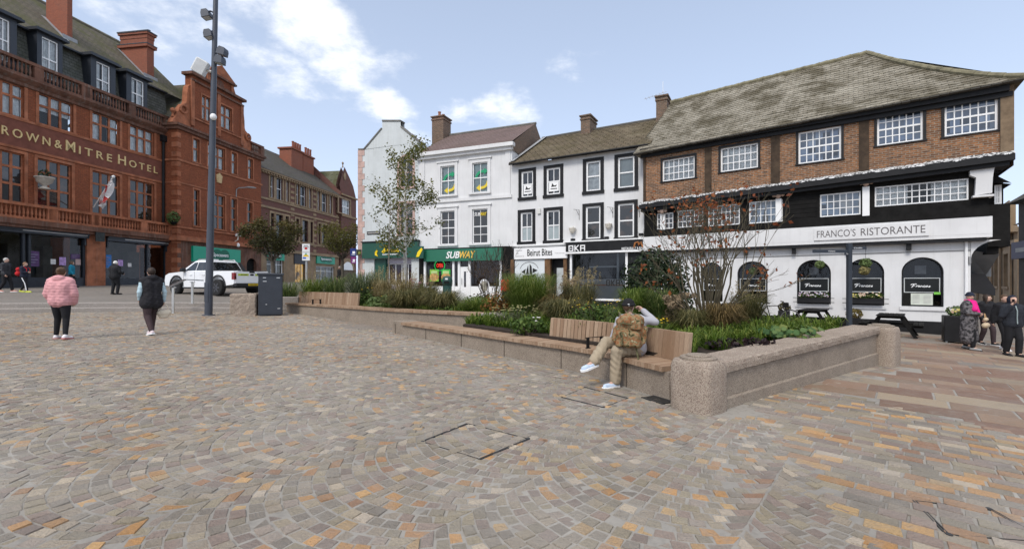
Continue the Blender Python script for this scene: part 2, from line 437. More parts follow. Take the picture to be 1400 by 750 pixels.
def edge_x(Y):
    if Y < 5.2: return 2.10 + (Y - 2.62) * .31
    for (a, b), (c, d) in zip(EDGE, EDGE[1:]):
        if b <= Y <= d: return a + (c - a) * (Y - b) / (d - b)
    return -9.1
# scalloped rows of setts: arcs stacked along a column axis
S = Setts(); ang = R(50); ax = Vector((math.cos(ang), math.sin(ang))); bx = Vector((-ax.y, ax.x))
W = 1.40; RAD = W / 2 / math.sin(R(46)); PITCH = .107
for j in range(-5, 26):
    cb = j * W
    warm_col = .08 + .07 * random.random()
    for k in range(-175, 190):
        a0 = k * PITCH
        x0 = ax * a0 + bx * cb
        if x0.x > 5 or x0.x < -26 or x0.y < .2 or x0.y > 21: continue
        nst = 14; phs = np.linspace(-46, 46, nst + 1) + np.concatenate([[0], np.random.default_rng(100000+k*31+j).normal(0, .55, nst-1), [0]])
        for i in range(nst):
            def P(ph, kk):
                r = R(ph); return ax * (kk * PITCH - RAD * math.cos(r)) + bx * (cb + RAD * math.sin(r))
            nx = lambda ph, e: ph if e else math.degrees(math.asin(math.sin(R(ph)) * (1 - PITCH / RAD * math.cos(R(ph)))))   # side joints square to the arc
            c0, c1, c2, c3 = P(phs[i], k), P(phs[i+1], k), P(nx(phs[i+1], i == nst-1), k+1), P(nx(phs[i], i == 0), k+1)
            m = (c0 + c2) / 2
            if m.y < .8 or m.x > edge_x(m.y) + (.04 if m.y < 5.2 else -.04) or m.y > step_y(m.x) - .02 or m.x < -1.35*m.y-2.5: continue
            S.add([c3, c2, c1, c0], settcol(warm_col, .05), random.choice([random.uniform(.000, .005), random.uniform(.002, .010)]))
cob = S.build('plaza_cobbles', SETT)
# straight rows beside the planter's right wall
d1 = Vector((.757, -.653)); d2 = Vector((.653, .757))
def right_of_flags(p): return (p - Vector((4.45, 6.9))).dot(Vector((.92, .38))) > 0
WALLA, WALLB = Vector((2.55, 5.52)), Vector((7.45, 9.2)); wd = (WALLB - WALLA).normalized(); wn_ = Vector((wd.y, -wd.x))
def front_of_wall(p): return (p - WALLA).dot(wn_) > -.05
S = Setts(); org = Vector((2.5, 5.5))
for r in range(-45, 40):
    v0 = r * .128; s = -8 + random.random() * .2
    while s < 9:
        L = random.uniform(.13, .27); c = org + d1 * (s + L/2) + d2 * (v0 + .064)
        if 1.0 < c.y < 9.2 and front_of_wall(c) and not right_of_flags(c) and c.x > edge_x(min(c.y, 5.19)) - .0 and c.x < 9:
            S.add([org + d1*s + d2*v0, org + d1*(s+L) + d2*v0, org + d1*(s+L) + d2*(v0+.128), org + d1*s + d2*(v0+.128)], settcol(.22, .06), random.uniform(.003, .010))
        s += L
for r in range(3):          # a border of longer setts along the wall
    s = .3
    while s < 6.0:
        L = random.uniform(.18, .34); a_ = WALLA + wn_*(.03+r*.125); q_ = [a_+wd*s+wn_*.125, a_+wd*(s+L)+wn_*.125, a_+wd*(s+L), a_+wd*s]
        if right_of_flags(WALLA + wd*(s+L/2) + wn_*.2) : S.add(q_[::-1] if False else q_, settcol(.1, .06), random.uniform(.001, .006))
        s += L
S.build('straight_setts', SETT)
# big sandstone flags
FLAG = mat_setts('sandstone_flags_stone', .16, .5); S = Setts()
FC = [(.235,.132,.078),(.26,.165,.10),(.215,.115,.07),(.29,.21,.13),(.235,.15,.092),(.31,.235,.15),(.20,.112,.068),(.25,.155,.10)]
v0 = -7.0
while v0 < 16:
    hgt = random.choice([.42, .5, .55, .62, .7]); s = -14 + random.random() * .6
    while s < 16:
        L = random.uniform(.5, 1.0); c = org + d1 * (s + L/2) + d2 * (v0 + hgt/2)
        if 1.5 < c.y < 21 and front_of_wall(c - wn_*(.3 if c.x < 7 else -1.0)) or (c.x > 8.4 and 1.5 < c.y < 21):
            if right_of_flags(c) and c.x < 19 and (c.x > 8.2 or front_of_wall(c - wn_*.35)):
                k = random.uniform(.85, 1.15); col = tuple(x*k for x in random.choice(FC))
                S.add([org + d1*s + d2*v0, org + d1*(s+L) + d2*v0, org + d1*(s+L) + d2*(v0+hgt), org + d1*s + d2*(v0+hgt)], col, random.uniform(.003, .007))
        s += L
    v0 += hgt
S.build('sandstone_flags', FLAG, .014, .005)

def sheet(name, mat, X0, X1, Y0f, Y1, zf, nx=40, ny=20):
    mb = MB(); xs = np.linspace(X0, X1, nx)
    for j in range(ny + 1): mb.add([(x, Y0f(x) + (Y1 - Y0f(x)) * j / ny, zf(x, Y0f(x) + (Y1 - Y0f(x)) * j / ny)) for x in xs])
    for j in range(ny):
        for i in range(nx - 1): mb.face([j*nx+i, j*nx+i+1, (j+1)*nx+i+1, (j+1)*nx+i])
    o = mb.build(name, mat); tag(o, None, None, kind='structure'); return o
def mat_paving(name, c1, c2, bw, bh):
    t = NT(name); o = t.obj(); b = t.n('ShaderNodeTexBrick'); t.l(o, b.inputs['Vector']); b.inputs['Scale'].default_value = 1
    b.inputs['Brick Width'].default_value = bw; b.inputs['Row Height'].default_value = bh; b.inputs['Mortar Size'].default_value = .012
    b.inputs['Color1'].default_value = (*c1, 1); b.inputs['Color2'].default_value = (*c2, 1); b.inputs['Mortar'].default_value = (.15,.14,.125, 1)
    c = t.mix(t.ramp(t.noise(o, .45, 6, .65), [(.35, 0.), (.7, .6)]), b.outputs[0], (.235,.215,.19))
    c = t.mix(t.ramp(t.noise(o, 8, 5), [(.45, 0.), (.8, .6)]), c, (.10,.092,.082))
    t.bsdf(c, .8, .25, 0, t.math('ADD', t.math('MULTIPLY', b.outputs[1], -1.), t.noise(o, 50, 3)), .4, .01); return t.mat
UPAV = mat_paving('grey_street_setts', (.175,.16,.14), (.225,.19,.155), .3, .13)
SPAV = mat_paving('buff_street_flags', (.20,.165,.135), (.25,.21,.17), .8, .45)
GREYGRAN = granite('grey_granite', (.32,.29,.26), (.16,.14,.125), 160, .15, .3)
sheet('upper_plaza_paving', UPAV, -60, -6.3, lambda x: step_y(x) + .42, 62, lambda x, y: G0(x, y) + U(x) - .002, 56, 22)
sheet('street_paving', SPAV, -6.3, 60, lambda x: 9.4 if x > 7 else 9.4 + (7 - x) * .35, 62, lambda x, y: G0(x, y) + .0025, 40, 24)
mb = MB(); sx = list(np.arange(-60, -8.6, .9))
for a, b in zip(sx, sx[1:]):
    for lev, (o0, o1) in enumerate(((0., .38), (.38, .80))):
        ya, yb = step_y(a), step_y(b); h = lambda x, y: G0(x, y) + U(x) * (.5 if lev == 0 else 1.)
        for (p, q) in ((0., .018),):
            t0 = (a, ya+o0+.018, h(a, ya+o0)); t1 = (b, yb+o0+.018, h(b, yb+o0)); t2 = (b, yb+o1, h(b, yb+o1)); t3 = (a, ya+o1, h(a, ya+o1))
            e0 = (a, ya+o0, t0[2]-.018); e1 = (b, yb+o0, t1[2]-.018)
            mb.poly([t0, t1, t2, t3]); mb.poly([e0, e1, t1, t0])
            mb.poly([(a, ya+o0, e0[2]-.3), (b, yb+o0, e1[2]-.3), e1, e0])
tag(mb.build('granite_steps', GREYGRAN), None, None, kind='structure')

# ------------------------------------------------------------------ covers and drain in the paving
IRON = plain('cast_iron', (.035,.034,.033), .55, .3, 20, .3, 60, spec=.5)
def cover(label, px4):
    P = [gpt(*p) for p in px4]; c = sum(P, Vector()) / 4
    t = thing('inspection_cover', label, 'inspection cover', (c.x, c.y, c.z), group='sett filled inspection covers')
    mb = MB()
    for k in range(4):
        a, b = P[k] - c, P[(k+1) % 4] - c; d = (b - a).normalized(); nrm = Vector((-d.y, d.x, 0)) * (.0035 if k % 2 else .0013)
        for off in ((0., .016) if k % 2 else (0.,)):
            o2 = Vector((-d.y, d.x, 0)) * off
            q = [a+o2-nrm, b+o2-nrm, b+o2+nrm, a+o2+nrm]
            i = mb.add([v + Vector((0,0,.0)) for v in q] + [v + Vector((0,0,.0085)) for v in q])
            mb.face([i+4,i+5,i+6,i+7]); [mb.face([i+m, i+(m+1) % 4, i+4+(m+1) % 4, i+4+m]) for m in range(4)]
    mb.build('edge_frame', IRON, t)
    mb = MB()
    for k in (1, 3): mb.lathe(P[k] - c, [(.018, 0), (.018, .0105), (.010, .0105)], 10); mb.mk()
    mb.build_each('lifting_key', IRON, t)
cover('sett filled cover in the open middle of the cobbles', [(578,604),(655,628),(722,600),(640,580)][::-1])
cover('small sett filled cover in cobbles near the seated person\'s feet', [(768,543),(800,530),(858,545),(825,557)])
cover('large sett filled cover in straight rows of setts at the bottom right', [(1252,685),(1352,697),(1432,742),(1298,733)])
p = gpt(906, 546); t = thing('drain_grate', 'dark square drain grate at the foot of the big granite corner post', 'drain grate', p)
mb = MB(); T = Matrix.Rotation(math.atan2(-1.2, .63), 4, 'Z'); mb.T = T
for k in range(9): mb.box(-.17 + k*.04, -.148 + k*.04, -.19, .19, .0, .016)
for y in (-.2, 0, .19): mb.box(-.18, .18, y, y + .02, 0, .018)
mb.build('bars', IRON, t)
mb = MB(); mb.T = T; mb.box(-.185, .185, -.205, .215, -.02, .0105); mb.build('pit', plain('black_pit', (.008,.008,.008), .9), t)
# ------------------------------------------------------------------ benches and planter
PINKGRAN = granite('pink_granite', (.39,.325,.26), (.20,.145,.115), 135, .7, .4, (.20,.16,.12))
PINKGRAN_F = granite('flamed_pink_granite', (.315,.265,.21), (.165,.125,.095), 150, .4, .5, (.155,.125,.095))
PALEGRAN = granite('pale_granite', (.42,.38,.34), (.27,.23,.2), 140, .2, .3)
TIMBER = wood('weathered_hardwood', (.255,.16,.098), (.42,.305,.21))
def band(mb, line, s0, s1, off0, off1, z0f, z1f, step=.25):
    n = max(2, int((s1 - s0) / step) + 1); rows = []
    for k in range(n):
        s = s0 + (s1 - s0) * k / (n - 1); p, t, b = line.at(s); a = p + b * off0; c = p + b * off1
        rows.append(mb.add([(a.x, a.y, z0f(a)), (a.x, a.y, z1f(a)), (c.x, c.y, z1f(c)), (c.x, c.y, z0f(c))]))
    for r0, r1 in zip(rows, rows[1:]):
        for q in range(4): mb.face([r0+q, r0+(q+1) % 4, r1+(q+1) % 4, r1+q])
    mb.face([rows[0]+3, rows[0]+2, rows[0]+1, rows[0]]); mb.face([rows[-1]+q for q in range(4)])
def slats(line, s0, s1, off0, off1, z0, z1, wid=.058, gap=.007, lean=0.0, rnd=.002):
    mb = MB(); tones = []; s = s0
    while s + wid <= s1:
        p, t, b = line.at(s + wid/2); c = .005; dz = random.uniform(-rnd, rnd)
        sec = [(-wid/2, z0), (wid/2, z0), (wid/2, z1-c), (wid/2-c, z1), (-wid/2+c, z1), (-wid/2, z1-c)]
        def V(o, u, z): q = p + t*u + b*(o + lean*(z - z0)); return (q.x, q.y, z + dz)
        i = mb.add([V(off0, u, z) for u, z in sec] + [V(off1, u, z) for u, z in sec]); n0 = len(mb.f)
        mb.face([i+k for k in range(6)]); mb.face([i+6+k for k in range(5, -1, -1)])
        for k in range(6): mb.face([i+(k+1) % 6, i+k, i+6+k, i+6+(k+1) % 6])
        tones += [min(1, max(0, random.gauss(.5, .26)))] * (len(mb.f) - n0); s += wid + gap
    return mb, tones
def armrest(line, s, z, par):
    mb = MB()
    p, t, b = line.at(s)
    for o in (.06, .36):
        q = p + b*o; mb.T = Matrix.Translation((q.x, q.y, z)) @ Matrix.Rotation(math.atan2(b.y, b.x), 4, 'Z')
        mb.bbox(-.035, .035, -.006, .006, 0, .17, .003); mb.box(-.05, .05, -.02, .02, 0, .006)
    q = p + b*.21; mb.T = Matrix.Translation((q.x, q.y, z)) @ Matrix.Rotation(math.atan2(b.y, b.x), 4, 'Z')
    mb.box(-.2, .2, -.006, .006, .166, .178)
    mb.T = None; mb.build('armrest', BLACKP, par)
zt_low = .405
bench = thing('timber_bench', 'long lower slatted bench on granite where the person in beige trousers sits', 'bench', (0, 0, 0))
mb = MB(); band(mb, LOW, .55, LOW.L + .0, .05, .60, lambda a: G0(a.x, a.y) - .2, lambda a: zt_low - .075); mb.build('granite_base', PINKGRAN_F, bench)
sA, sB = .62, LOW.s_at_px(548)
mb, tn = slats(LOW, sA, sB, -.015, .50, zt_low - .072, zt_low); o = mb.build('seat', TIMBER, bench); set_tone(o, tn)
mb = MB(); band(mb, LOW, sB + .0, LOW.L, .045, .60, lambda a: zt_low - .0745, lambda a: zt_low + .0); mb.build('end_block', PINKGRAN_F, bench)
mb = MB(); band(mb, LOW, .50, sB - .03, .505, .60, lambda a: zt_low - .0745, lambda a: zt_low - .02); mb.build('rear_kerb', PINKGRAN_F, bench)
s0, s1 = LOW.s_at_px(943, .5), LOW.s_at_px(752, .5)
mb, tn = slats(LOW, s0, s1, .47, .535, zt_low + .003, zt_low + .40, .078, .008, .12, .0); o = mb.build('backrest', TIMBER, bench); set_tone(o, tn)
armrest(LOW, LOW.s_at_px(813, .2), zt_low + .002, bench)
# granite joints
mb = MB()
for s in np.arange(1.4, LOW.L, 1.55):
    p, t, b = LOW.at(s); q = p + b*.048
    mb.T = Matrix.Translation((q.x, q.y, 0)) @ Matrix.Rotation(math.atan2(t.y, t.x), 4, 'Z'); mb.box(-.003, .003, -.003, .01, G0(q.x, q.y), zt_low - .08); mb.mk()
mb.T = None; mb.build_each('joint', plain('dark_joint', (.05,.042,.035), .9), bench)

zt_up = .66
bench2 = thing('timber_bench', 'upper slatted bench on granite running up to the dark cabinet', 'bench', (0, 0, 0))
sU0, sU1 = UPP.s_at_px(656), UPP.L
mb = MB(); band(mb, UPP, 0, UPP.L, .05, .62, lambda a: G0(a.x, a.y) - .2, lambda a: zt_up - .075); mb.build('granite_base', PINKGRAN_F, bench2)
mb, tn = slats(UPP, sU0, sU1, -.015, .50, zt_up - .072, zt_up); o = mb.build('seat', TIMBER, bench2); set_tone(o, tn)
mb = MB(); band(mb, UPP, 0, sU0 - .01, .045, .62, lambda a: zt_up - .0745, lambda a: zt_up + .0); mb.build('end_block', PALEGRAN, bench2)
mb = MB(); band(mb, UPP, sU0 + .02, UPP.L, .505, .62, lambda a: zt_up - .0745, lambda a: zt_up - .02); mb.build('rear_kerb', PINKGRAN_F, bench2)
s0, s1 = UPP.s_at_px(489, .5), UPP.s_at_px(403, .5)
mb, tn = slats(UPP, s0, s1, .47, .535, zt_up + .003, zt_up + .44, .078, .008, .12, .0); o = mb.build('backrest', TIMBER, bench2); set_tone(o, tn)
armrest(UPP, UPP.s_at_px(432, .2), zt_up + .002, bench2)

def rough_post(label, cx, cy, r, h, rz, lob=.78):
    """granite post, squarish with softened corners, rough dressed, with a stepped disc on top"""
    zb = G0(cx, cy); t = thing('granite_post', label, 'granite post', (cx, cy, zb), rz, 'granite posts ending the planter wall')
    mb = MB(); n = 40; lv = [-.15, .02, .12, .24, .36, .48, h-.10, h-.045, h-.012]
    def sq(a, rr, e=4.6): return rr / (abs(math.cos(a))**e + abs(math.sin(a))**e)**(1/e)
    rnd = random.Random(int(cx*100)); rings = []
    for k, z in enumerate(lv):
        rr = r * (1.0 if z < h-.11 else .985 if z < h-.08 else .94 if z < h-.03 else .88)
        rings.append(mb.add([((sq(a, rr)+rnd.uniform(-.008,.008))*math.cos(a), (sq(a, rr)+rnd.uniform(-.008,.008))*math.sin(a), z) for a in [2*math.pi*q/n for q in range(n)]]))
    for r0, r1 in zip(rings, rings[1:]):
        for q in range(n): mb.face([r0+q, r0+(q+1) % n, r1+(q+1) % n, r1+q])
    mb.face([rings[-1]+q for q in range(n)]); mb.build('shaft', PINKGRAN, t, True)
    mb = MB(); R0 = r*.80
    mb.lathe((0,0,0), [(R0, h-.02), (R0, h+.012), (R0-.012, h+.02), (R0-.07, h+.022), (R0-.07, h+.036), (R0-.08, h+.042), (0.02, h+.044)], 40); mb.build('cap_disc', PINKGRAN_F, t)
    return t
rough_post('large rough granite post at the bench end beside the drain grate', 2.275, 5.535, .268, .62, math.atan2(wd.y, wd.x))
rough_post('farther granite post at the end of the planter wall by the picnic tables', 7.55, 9.28, .28, .78, math.atan2(wd.y, wd.x))
pw = thing('planter_wall', 'pink granite wall with rough coping between two granite posts', 'planter wall', (WALLA.x, WALLA.y, G0(WALLA.x, WALLA.y)))
L = (WALLB - WALLA).length - .1; zA = G0(*WALLA); zB = G0(*WALLB)
def walls(mb, y0, y1, z0, z1, rough=0.0, nseg=1, n=60, top_round=False):
    """length of wall in its own frame (x along, y into the planter)"""
    rnd = random.Random(3)
    for k in range(n):
        a, b = L*k/n, L*(k+1)/n
        mb.T = Matrix.Rotation(math.atan2(wd.y, wd.x), 4, 'Z')
    rows = []
    for k in range(n + 1):
        x = L*k/n; sh = .07*k/n; j = lambda: rnd.uniform(-rough, rough)
        sec = [(y0+j(), z0-sh*0), (y0+j()-rough, (z0+z1)/2+j()), (y0+j(), z1-.02+j()), (y0+.03+j(), z1+j()*.5), (y1, z1+j()*.5), (y1, z0)]
        rows.append(mb.add([(x, y, z + (sh if z > .3 else 0)) for y, z in sec]))
    m = 6
    for r0, r1 in zip(rows, rows[1:]):
        for q in range(m): mb.face([r0+(q+1) % m, r0+q, r1+q, r1+(q+1) % m])
    mb.face([rows[0]+q for q in range(m)]); mb.face([rows[-1]+q for q in range(m-1, -1, -1)])
mb = MB(); walls(mb, -.03, .40, -.4, .135, .002); mb.build('plinth', PINKGRAN_F, pw)
mb = MB(); walls(mb, .0, .40, .138, .445, .0015); mb.build('wall', PINKGRAN_F, pw)
mb = MB(); walls(mb, -.045, .42, .447, .585, .008); mb.build('coping', PINKGRAN, pw, False)

SOILM = plain('planter_soil', (.035,.026,.02), .95, .4, 6, .6, 25)
soil = [(2.45,6.0),(1.75,7.4),(.55,8.9),(-1.2,11.1),(-1.0,12.4),(-3.4,14.5),(-8.7,18.7),(-8.6,20.3),(-3.4,20.0),(2.0,17.2),(5.2,13.6),(7.2,9.5)]
mb = MB(); mb.slab(soil, -.3, .46); tag(mb.build('planter_soil', SOILM), None, None, kind='structure')
# low wall behind the planter and at its left end
lw = thing('low_wall', 'low grey granite wall between the boulder and the dark cabinet', 'low wall', (-9.6, 18.2, G0(-9.6, 18.2)))
mb = MB(); T = Matrix.Rotation(R(10), 4, 'Z'); mb.T = T; mb.bbox(-.85, .95, .05, .45, -.3, .60, .015); mb.build('wall', GREYGRAN, lw)
p = gpt(335, 430.5); bo = MB(); n = 14
rk = random.Random(5)
bl = thing('granite_block', 'rough cut pink granite block standing beside the lamp mast', 'granite block', p, R(20))
bo.bbox(-.42, .42, -.36, .40, -.15, .80, .04)
o = bo.build('block', PINKGRAN, bl)
md = o.modifiers.new('dense', 'SUBSURF'); md.subdivision_type = 'SIMPLE'; md.levels = md.render_levels = 4
tx = bpy.data.textures.new('rough_stone', 'CLOUDS'); tx.noise_scale = .16
dm = o.modifiers.new('rough', 'DISPLACE'); dm.texture = tx; dm.strength = .07; dm.mid_level = .5
# ------------------------------------------------------------------ buildings: a facade frame (x along, y into the house, z up)
class Bld:
    def __init__(s, name, label, cat, p0, d, zb):
        s.p0 = Vector((p0[0], p0[1])); s.d = Vector(d).normalized(); s.n = Vector((-s.d.y, s.d.x)); s.zb = zb
        s.root = thing(name, label, cat, (p0[0], p0[1], zb), math.atan2(s.d.y, s.d.x))
    def ut(s, px, off=0.0):
        k = (px - CX) / F; o = s.p0 + s.n * off
        t = (o.x * s.d.y - o.y * s.d.x) / (k * s.d.y - s.d.x); q = Vector((k * t, t)) - o
        return q.dot(s.d), t
    def u(s, px, off=0.0): return s.ut(px, off)[0]
    def uz(s, px, py, off=0.0):
        u, t = s.ut(px, off); return u, CAMZ - (py - HY) / F * t - s.zb
    def z(s, px, py, off=0.0): return s.uz(px, py, off)[1]
    def rect(s, x0, x1, yt, yb, off=0.0):
        u0, u1 = s.u(x0, off), s.u(x1, off); xm = CX + F * 0
        # the photograph's y values were read at the middle of the opening
        um = (u0 + u1) / 2; w = s.p0 + s.n * off + s.d * um
        return u0, u1, CAMZ - (yb - HY) / F * w.y - s.zb, CAMZ - (yt - HY) / F * w.y - s.zb
    def off_at(s, px, u):
        """how far behind the facade a point at u along it stands to be seen at px"""
        k = (px - CX) / F; q = s.p0 + s.d * u; return (k * q.y - q.x) / (s.n.x - k * s.n.y)
    def world(s, u, off, z):
        q = s.p0 + s.d * u + s.n * off; return Vector((q.x, q.y, z + s.zb))

def wall(mb, u0, u1, z0, z1, holes=(), y=0.0, rev=.16):
    """front face at depth y with rectangular openings and their reveals"""
    us = sorted({u0, u1, *[v for h in holes for v in h[:2] if u0 < v < u1]}); zs = sorted({z0, z1, *[v for h in holes for v in h[2:4] if z0 < v < z1]})
    for a, b in zip(us, us[1:]):
        for c, d in zip(zs, zs[1:]):
            m, n = (a+b)/2, (c+d)/2
            if any(h[0] < m < h[1] and h[2] < n < h[3] for h in holes): continue
            mb.poly([(a,y,c),(b,y,c),(b,y,d),(a,y,d)])
    for a, b, c, d in [h[:4] for h in holes]:
        mb.poly([(a,y,c),(a,y,d),(a,y+rev,d),(a,y+rev,c)]); mb.poly([(b,y,d),(b,y,c),(b,y+rev,c),(b,y+rev,d)])
        mb.poly([(a,y,d),(b,y,d),(b,y+rev,d),(a,y+rev,d)]); mb.poly([(a,y+rev,c),(b,y+rev,c),(b,y,c),(a,y,c)])
def shell(mb, u0, u1, y0, y1, z0, z1, front=False):
    """sides and back of a house"""
    mb.poly([(u0,y1,z0),(u0,y0,z0),(u0,y0,z1),(u0,y1,z1)]); mb.poly([(u1,y0,z0),(u1,y1,z0),(u1,y1,z1),(u1,y0,z1)])
    mb.poly([(u1,y1,z0),(u0,y1,z0),(u0,y1,z1),(u1,y1,z1)])
def window(b, r, frame, cols=2, rows=2, fw=.06, bw=.03, y=.10, pane=None, curtain=None, mull=None, parent=None, name='window', arch=0.0, sash=True):
    """frame with glazing bars, a pane behind them and, where wanted, a curtain"""
    u0, u1, z0, z1 = r[:4]; mb = MB(); d = .05
    def outline(a0, a1, c0, c1, k=0.0):
        if arch <= 0: return [(a0,c0),(a1,c0),(a1,c1),(a0,c1)]
        cx = (a0+a1)/2; rx = (a1-a0)/2; ry = arch - k; pts = [(a0,c0),(a1,c0)]
        for q in range(0, 13): an = math.pi*q/12; pts.append((cx+rx*math.cos(an), c1-ry+ry*math.sin(an)))
        return pts
    A = outline(u0, u1, z0, z1); B_ = outline(u0+fw, u1-fw, z0+fw, z1-fw, fw*.5)
    n = len(A)
    i = mb.add([(p[0], y-d, p[1]) for p in A] + [(p[0], y-d, p[1]) for p in B_] + [(p[0], y, p[1]) for p in B_])
    for k in range(n):
        k2 = (k+1) % n; mb.face([i+k, i+k2, i+n+k2, i+n+k]); mb.face([i+n+k, i+n+k2, i+2*n+k2, i+2*n+k])
    iu0, iu1, iz0, iz1 = u0+fw, u1-fw, z0+fw, z1-fw
    for k in range(1, cols):
        x = iu0 + (iu1-iu0)*k/cols; w_ = mull if (mull and (cols < 4)) else bw
        mb.box(x-w_/2, x+w_/2, y-.03-(.02 if mull else 0), y-.002, iz0+.001, iz1 - .001 - (arch*.25 if arch else 0))
    rl = rows if isinstance(rows, (list, tuple)) else [k/rows for k in range(1, rows)]
    for f_ in rl:
        z = iz0 + (iz1-iz0)*f_; w_ = mull if mull else (bw*1.7 if sash and abs(f_-.5) < .02 else bw)
        mb.box(iu0+.001, iu1-.001, y-.028-(.02 if mull else 0), y-.003, z-w_/2, z+w_/2)
    o = mb.build(name, frame, parent or b.root)
    mb = MB(); Q = outline(u0+fw*.5, u1-fw*.5, z0+fw*.5, z1-fw*.5, fw*.25)
    mb.poly([(p[0], y-.006, p[1]) for p in Q]); mb.build('pane', pane or (PGLASS if curtain else DGLASS), o)
    if curtain:
        mb = MB(); kind, mt = curtain; c0, c1 = iz0, iz1
        if kind == 'half': c0 = iz0 + (iz1-iz0)*.45
        m = 24; ys = [y+.09 + (.025*math.sin(k*1.9) if kind != 'blind' else 0) for k in range(m+1)]
        gap = .28 if kind == 'open' else 0
        for k in range(m):
            if gap and abs((k+.5)/m-.5) < gap*.5: continue
            a, c = u0+(u1-u0)*k/m, u0+(u1-u0)*(k+1)/m
            mb.poly([(a,ys[k],c0),(c,ys[k+1],c0),(c,ys[k+1],c1),(a,ys[k],c1)])
        mb.build('blind' if kind == 'blind' else 'curtain', mt, o)
        mb = MB(); mb.poly([(u0-.05,y+.3,z0-.05),(u1+.05,y+.3,z0-.05),(u1+.05,y+.3,z1+.05),(u0-.05,y+.3,z1+.05)])
        mb.build('room', DARKROOM, o)
    return o
def surround(mb, r, w=.1, y=-.03, back=.0, sill=0.0, silld=.06, top=None):
    u0, u1, z0, z1 = r[:4]; t = top if top is not None else w
    mb.box(u0-w, u0, y, back, z0, z1+t); mb.box(u1, u1+w, y, back, z0, z1+t); mb.box(u0, u1, y, back, z1, z1+t)
    if sill: mb.box(u0-w-.03, u1+w+.03, y-silld, back+.1, z0-sill, z0)
def text(par, s, u0, u1, z0, z1, y, mat, ext=.012, shear=0.0, bold=0.0, name='lettering', spacing=1.0, rz=None, T=None):
    """raised letters filling a box on a face that looks along -y (or placed by T)"""
    cu = bpy.data.curves.new(name, 'FONT'); cu.body = s; cu.size = 1; cu.extrude = .0; cu.shear = shear; cu.offset = bold; cu.space_character = spacing; cu.resolution_u = 3
    o = bpy.data.objects.new(name, cu); me = bpy.data.meshes.new_from_object(o); bpy.data.objects.remove(o)
    n = len(me.vertices); a = np.empty(n*3); me.vertices.foreach_get('co', a); a = a.reshape(-1, 3)
    lo, hi = a.min(0), a.max(0)
    x = u0 + (a[:, 0]-lo[0])/(hi[0]-lo[0])*(u1-u0); z = z0 + (a[:, 1]-lo[1])/(hi[1]-lo[1])*(z1-z0)
    F_ = [list(p.vertices) for p in me.polygons]
    bpy.data.meshes.remove(me)
    mb = MB(); mb.T = T
    i = mb.add([(x[k], y-ext, z[k]) for k in range(n)])
    for f_ in F_: mb.face([i+k for k in f_])
    if ext > .004:
        from collections import Counter
        E = Counter(); D_ = {}
        for f_ in F_:
            for p, q in zip(f_, f_[1:]+f_[:1]): E[frozenset((p, q))] += 1; D_[frozenset((p, q))] = (p, q)
        j = mb.add([(x[k], y, z[k]) for k in range(n)])
        for e, c in E.items():
            if c == 1: p, q = D_[e]; mb.face([i+q, i+p, j+p, j+q])
    return mb.build(name, mat, par)
def chimney(b, u0, u1, y0, y1, z0, z1, mat, par, pots=3, capm=None, pot='terracotta', capband=True, potm=None):
    mb = MB(); mb.box(u0, u1, y0, y1, z0, z1-.3)
    mb.box(u0-.05, u1+.05, y0-.05, y1+.05, z1-.3, z1-.2); mb.box(u0, u1, y0, y1, z1-.2, z1-.08); mb.box(u0-.08, u1+.08, y0-.08, y1+.08, z1-.08, z1)
    o = mb.build('chimney', mat, par)
    if pots:
        mb = MB()
        for k in range(pots):
            y = y0 + (y1-y0)*(k+.5)/pots; x = (u0+u1)/2
            mb.lathe((x, y, z1), [(.11,0),(.13,.03),(.10,.08),(.095,.3),(.12,.32),(.12,.37),(.08,.372)], 10)
        p = mb.build('chimney_pot', potm or plain('terracotta', (.30,.12,.07), .8, .2, 5), o)
    return o
def gutter(b, u0, u1, z, y, par, mat=None):
    mb = MB(); mb.tube([(u0,y,z),(u1,y,z)], .055, 8); return mb.build('gutter', mat or BLACKP, par)
def pipe(pts, par, mat=None, r=.045, name='drainpipe'):
    mb = MB(); mb.tube(pts, r, 8)
    for p in pts[1:-1]: mb.ell(p, (r*1.3,)*3, 8, 5)
    return mb.build(name, mat or BLACKP, par)
def roof_plane(mb, pts, nu=1):
    mb.poly(pts)
def balustrade(b, u0, u1, y, z0, z1, par, mat, piers=(), step=.2, depth=.22):
    mb = MB(); h = z1-z0
    mb.box(u0, u1, y-.03, y+depth+.03, z0, z0+h*.14); mb.box(u0, u1, y-.04, y+depth+.04, z1-h*.17, z1)
    for p in piers: mb.box(p-.24, p+.24, y-.02, y+depth+.02, z0+h*.14, z1-h*.17)
    x = u0+step/2
    while x < u1:
        if all(abs(x-p) > .3 for p in piers):
            H = h*.69; mb.lathe((x, y+depth/2, z0+h*.14), [(.06,0),(.06,.04),(.035,.08),(.068,H*.35),(.04,H*.75),(.035,H-.07),(.06,H-.03),(.06,H)], 8)
        x += step
    return mb.build('balustrade', mat, par)
GREENSIGN = plain('bright_green_sign', (.0,.30,.175), .35, .04, 2, spec=.5)
GREEND = plain('dark_green_sign', (.012,.075,.05), .4, .06, 2, spec=.5)
GREENS = plain('mid_green_sign', (.02,.145,.085), .4, .06, 2, spec=.5)
WHITES = plain('white_letters', (.85,.85,.84), .5, .02, 2)
YELLOWS = plain('yellow_letters', (.85,.62,.02), .5, .05, 2)
GOLD = plain('gilded_letters', (.60,.44,.19), .45, .12, 3, spec=.6)
BLACKL = plain('black_letters', (.02,.02,.02), .6, .1, 2)
OVALG = plain('deep_green_oval', (.005,.12,.07), .4, .05, 2)

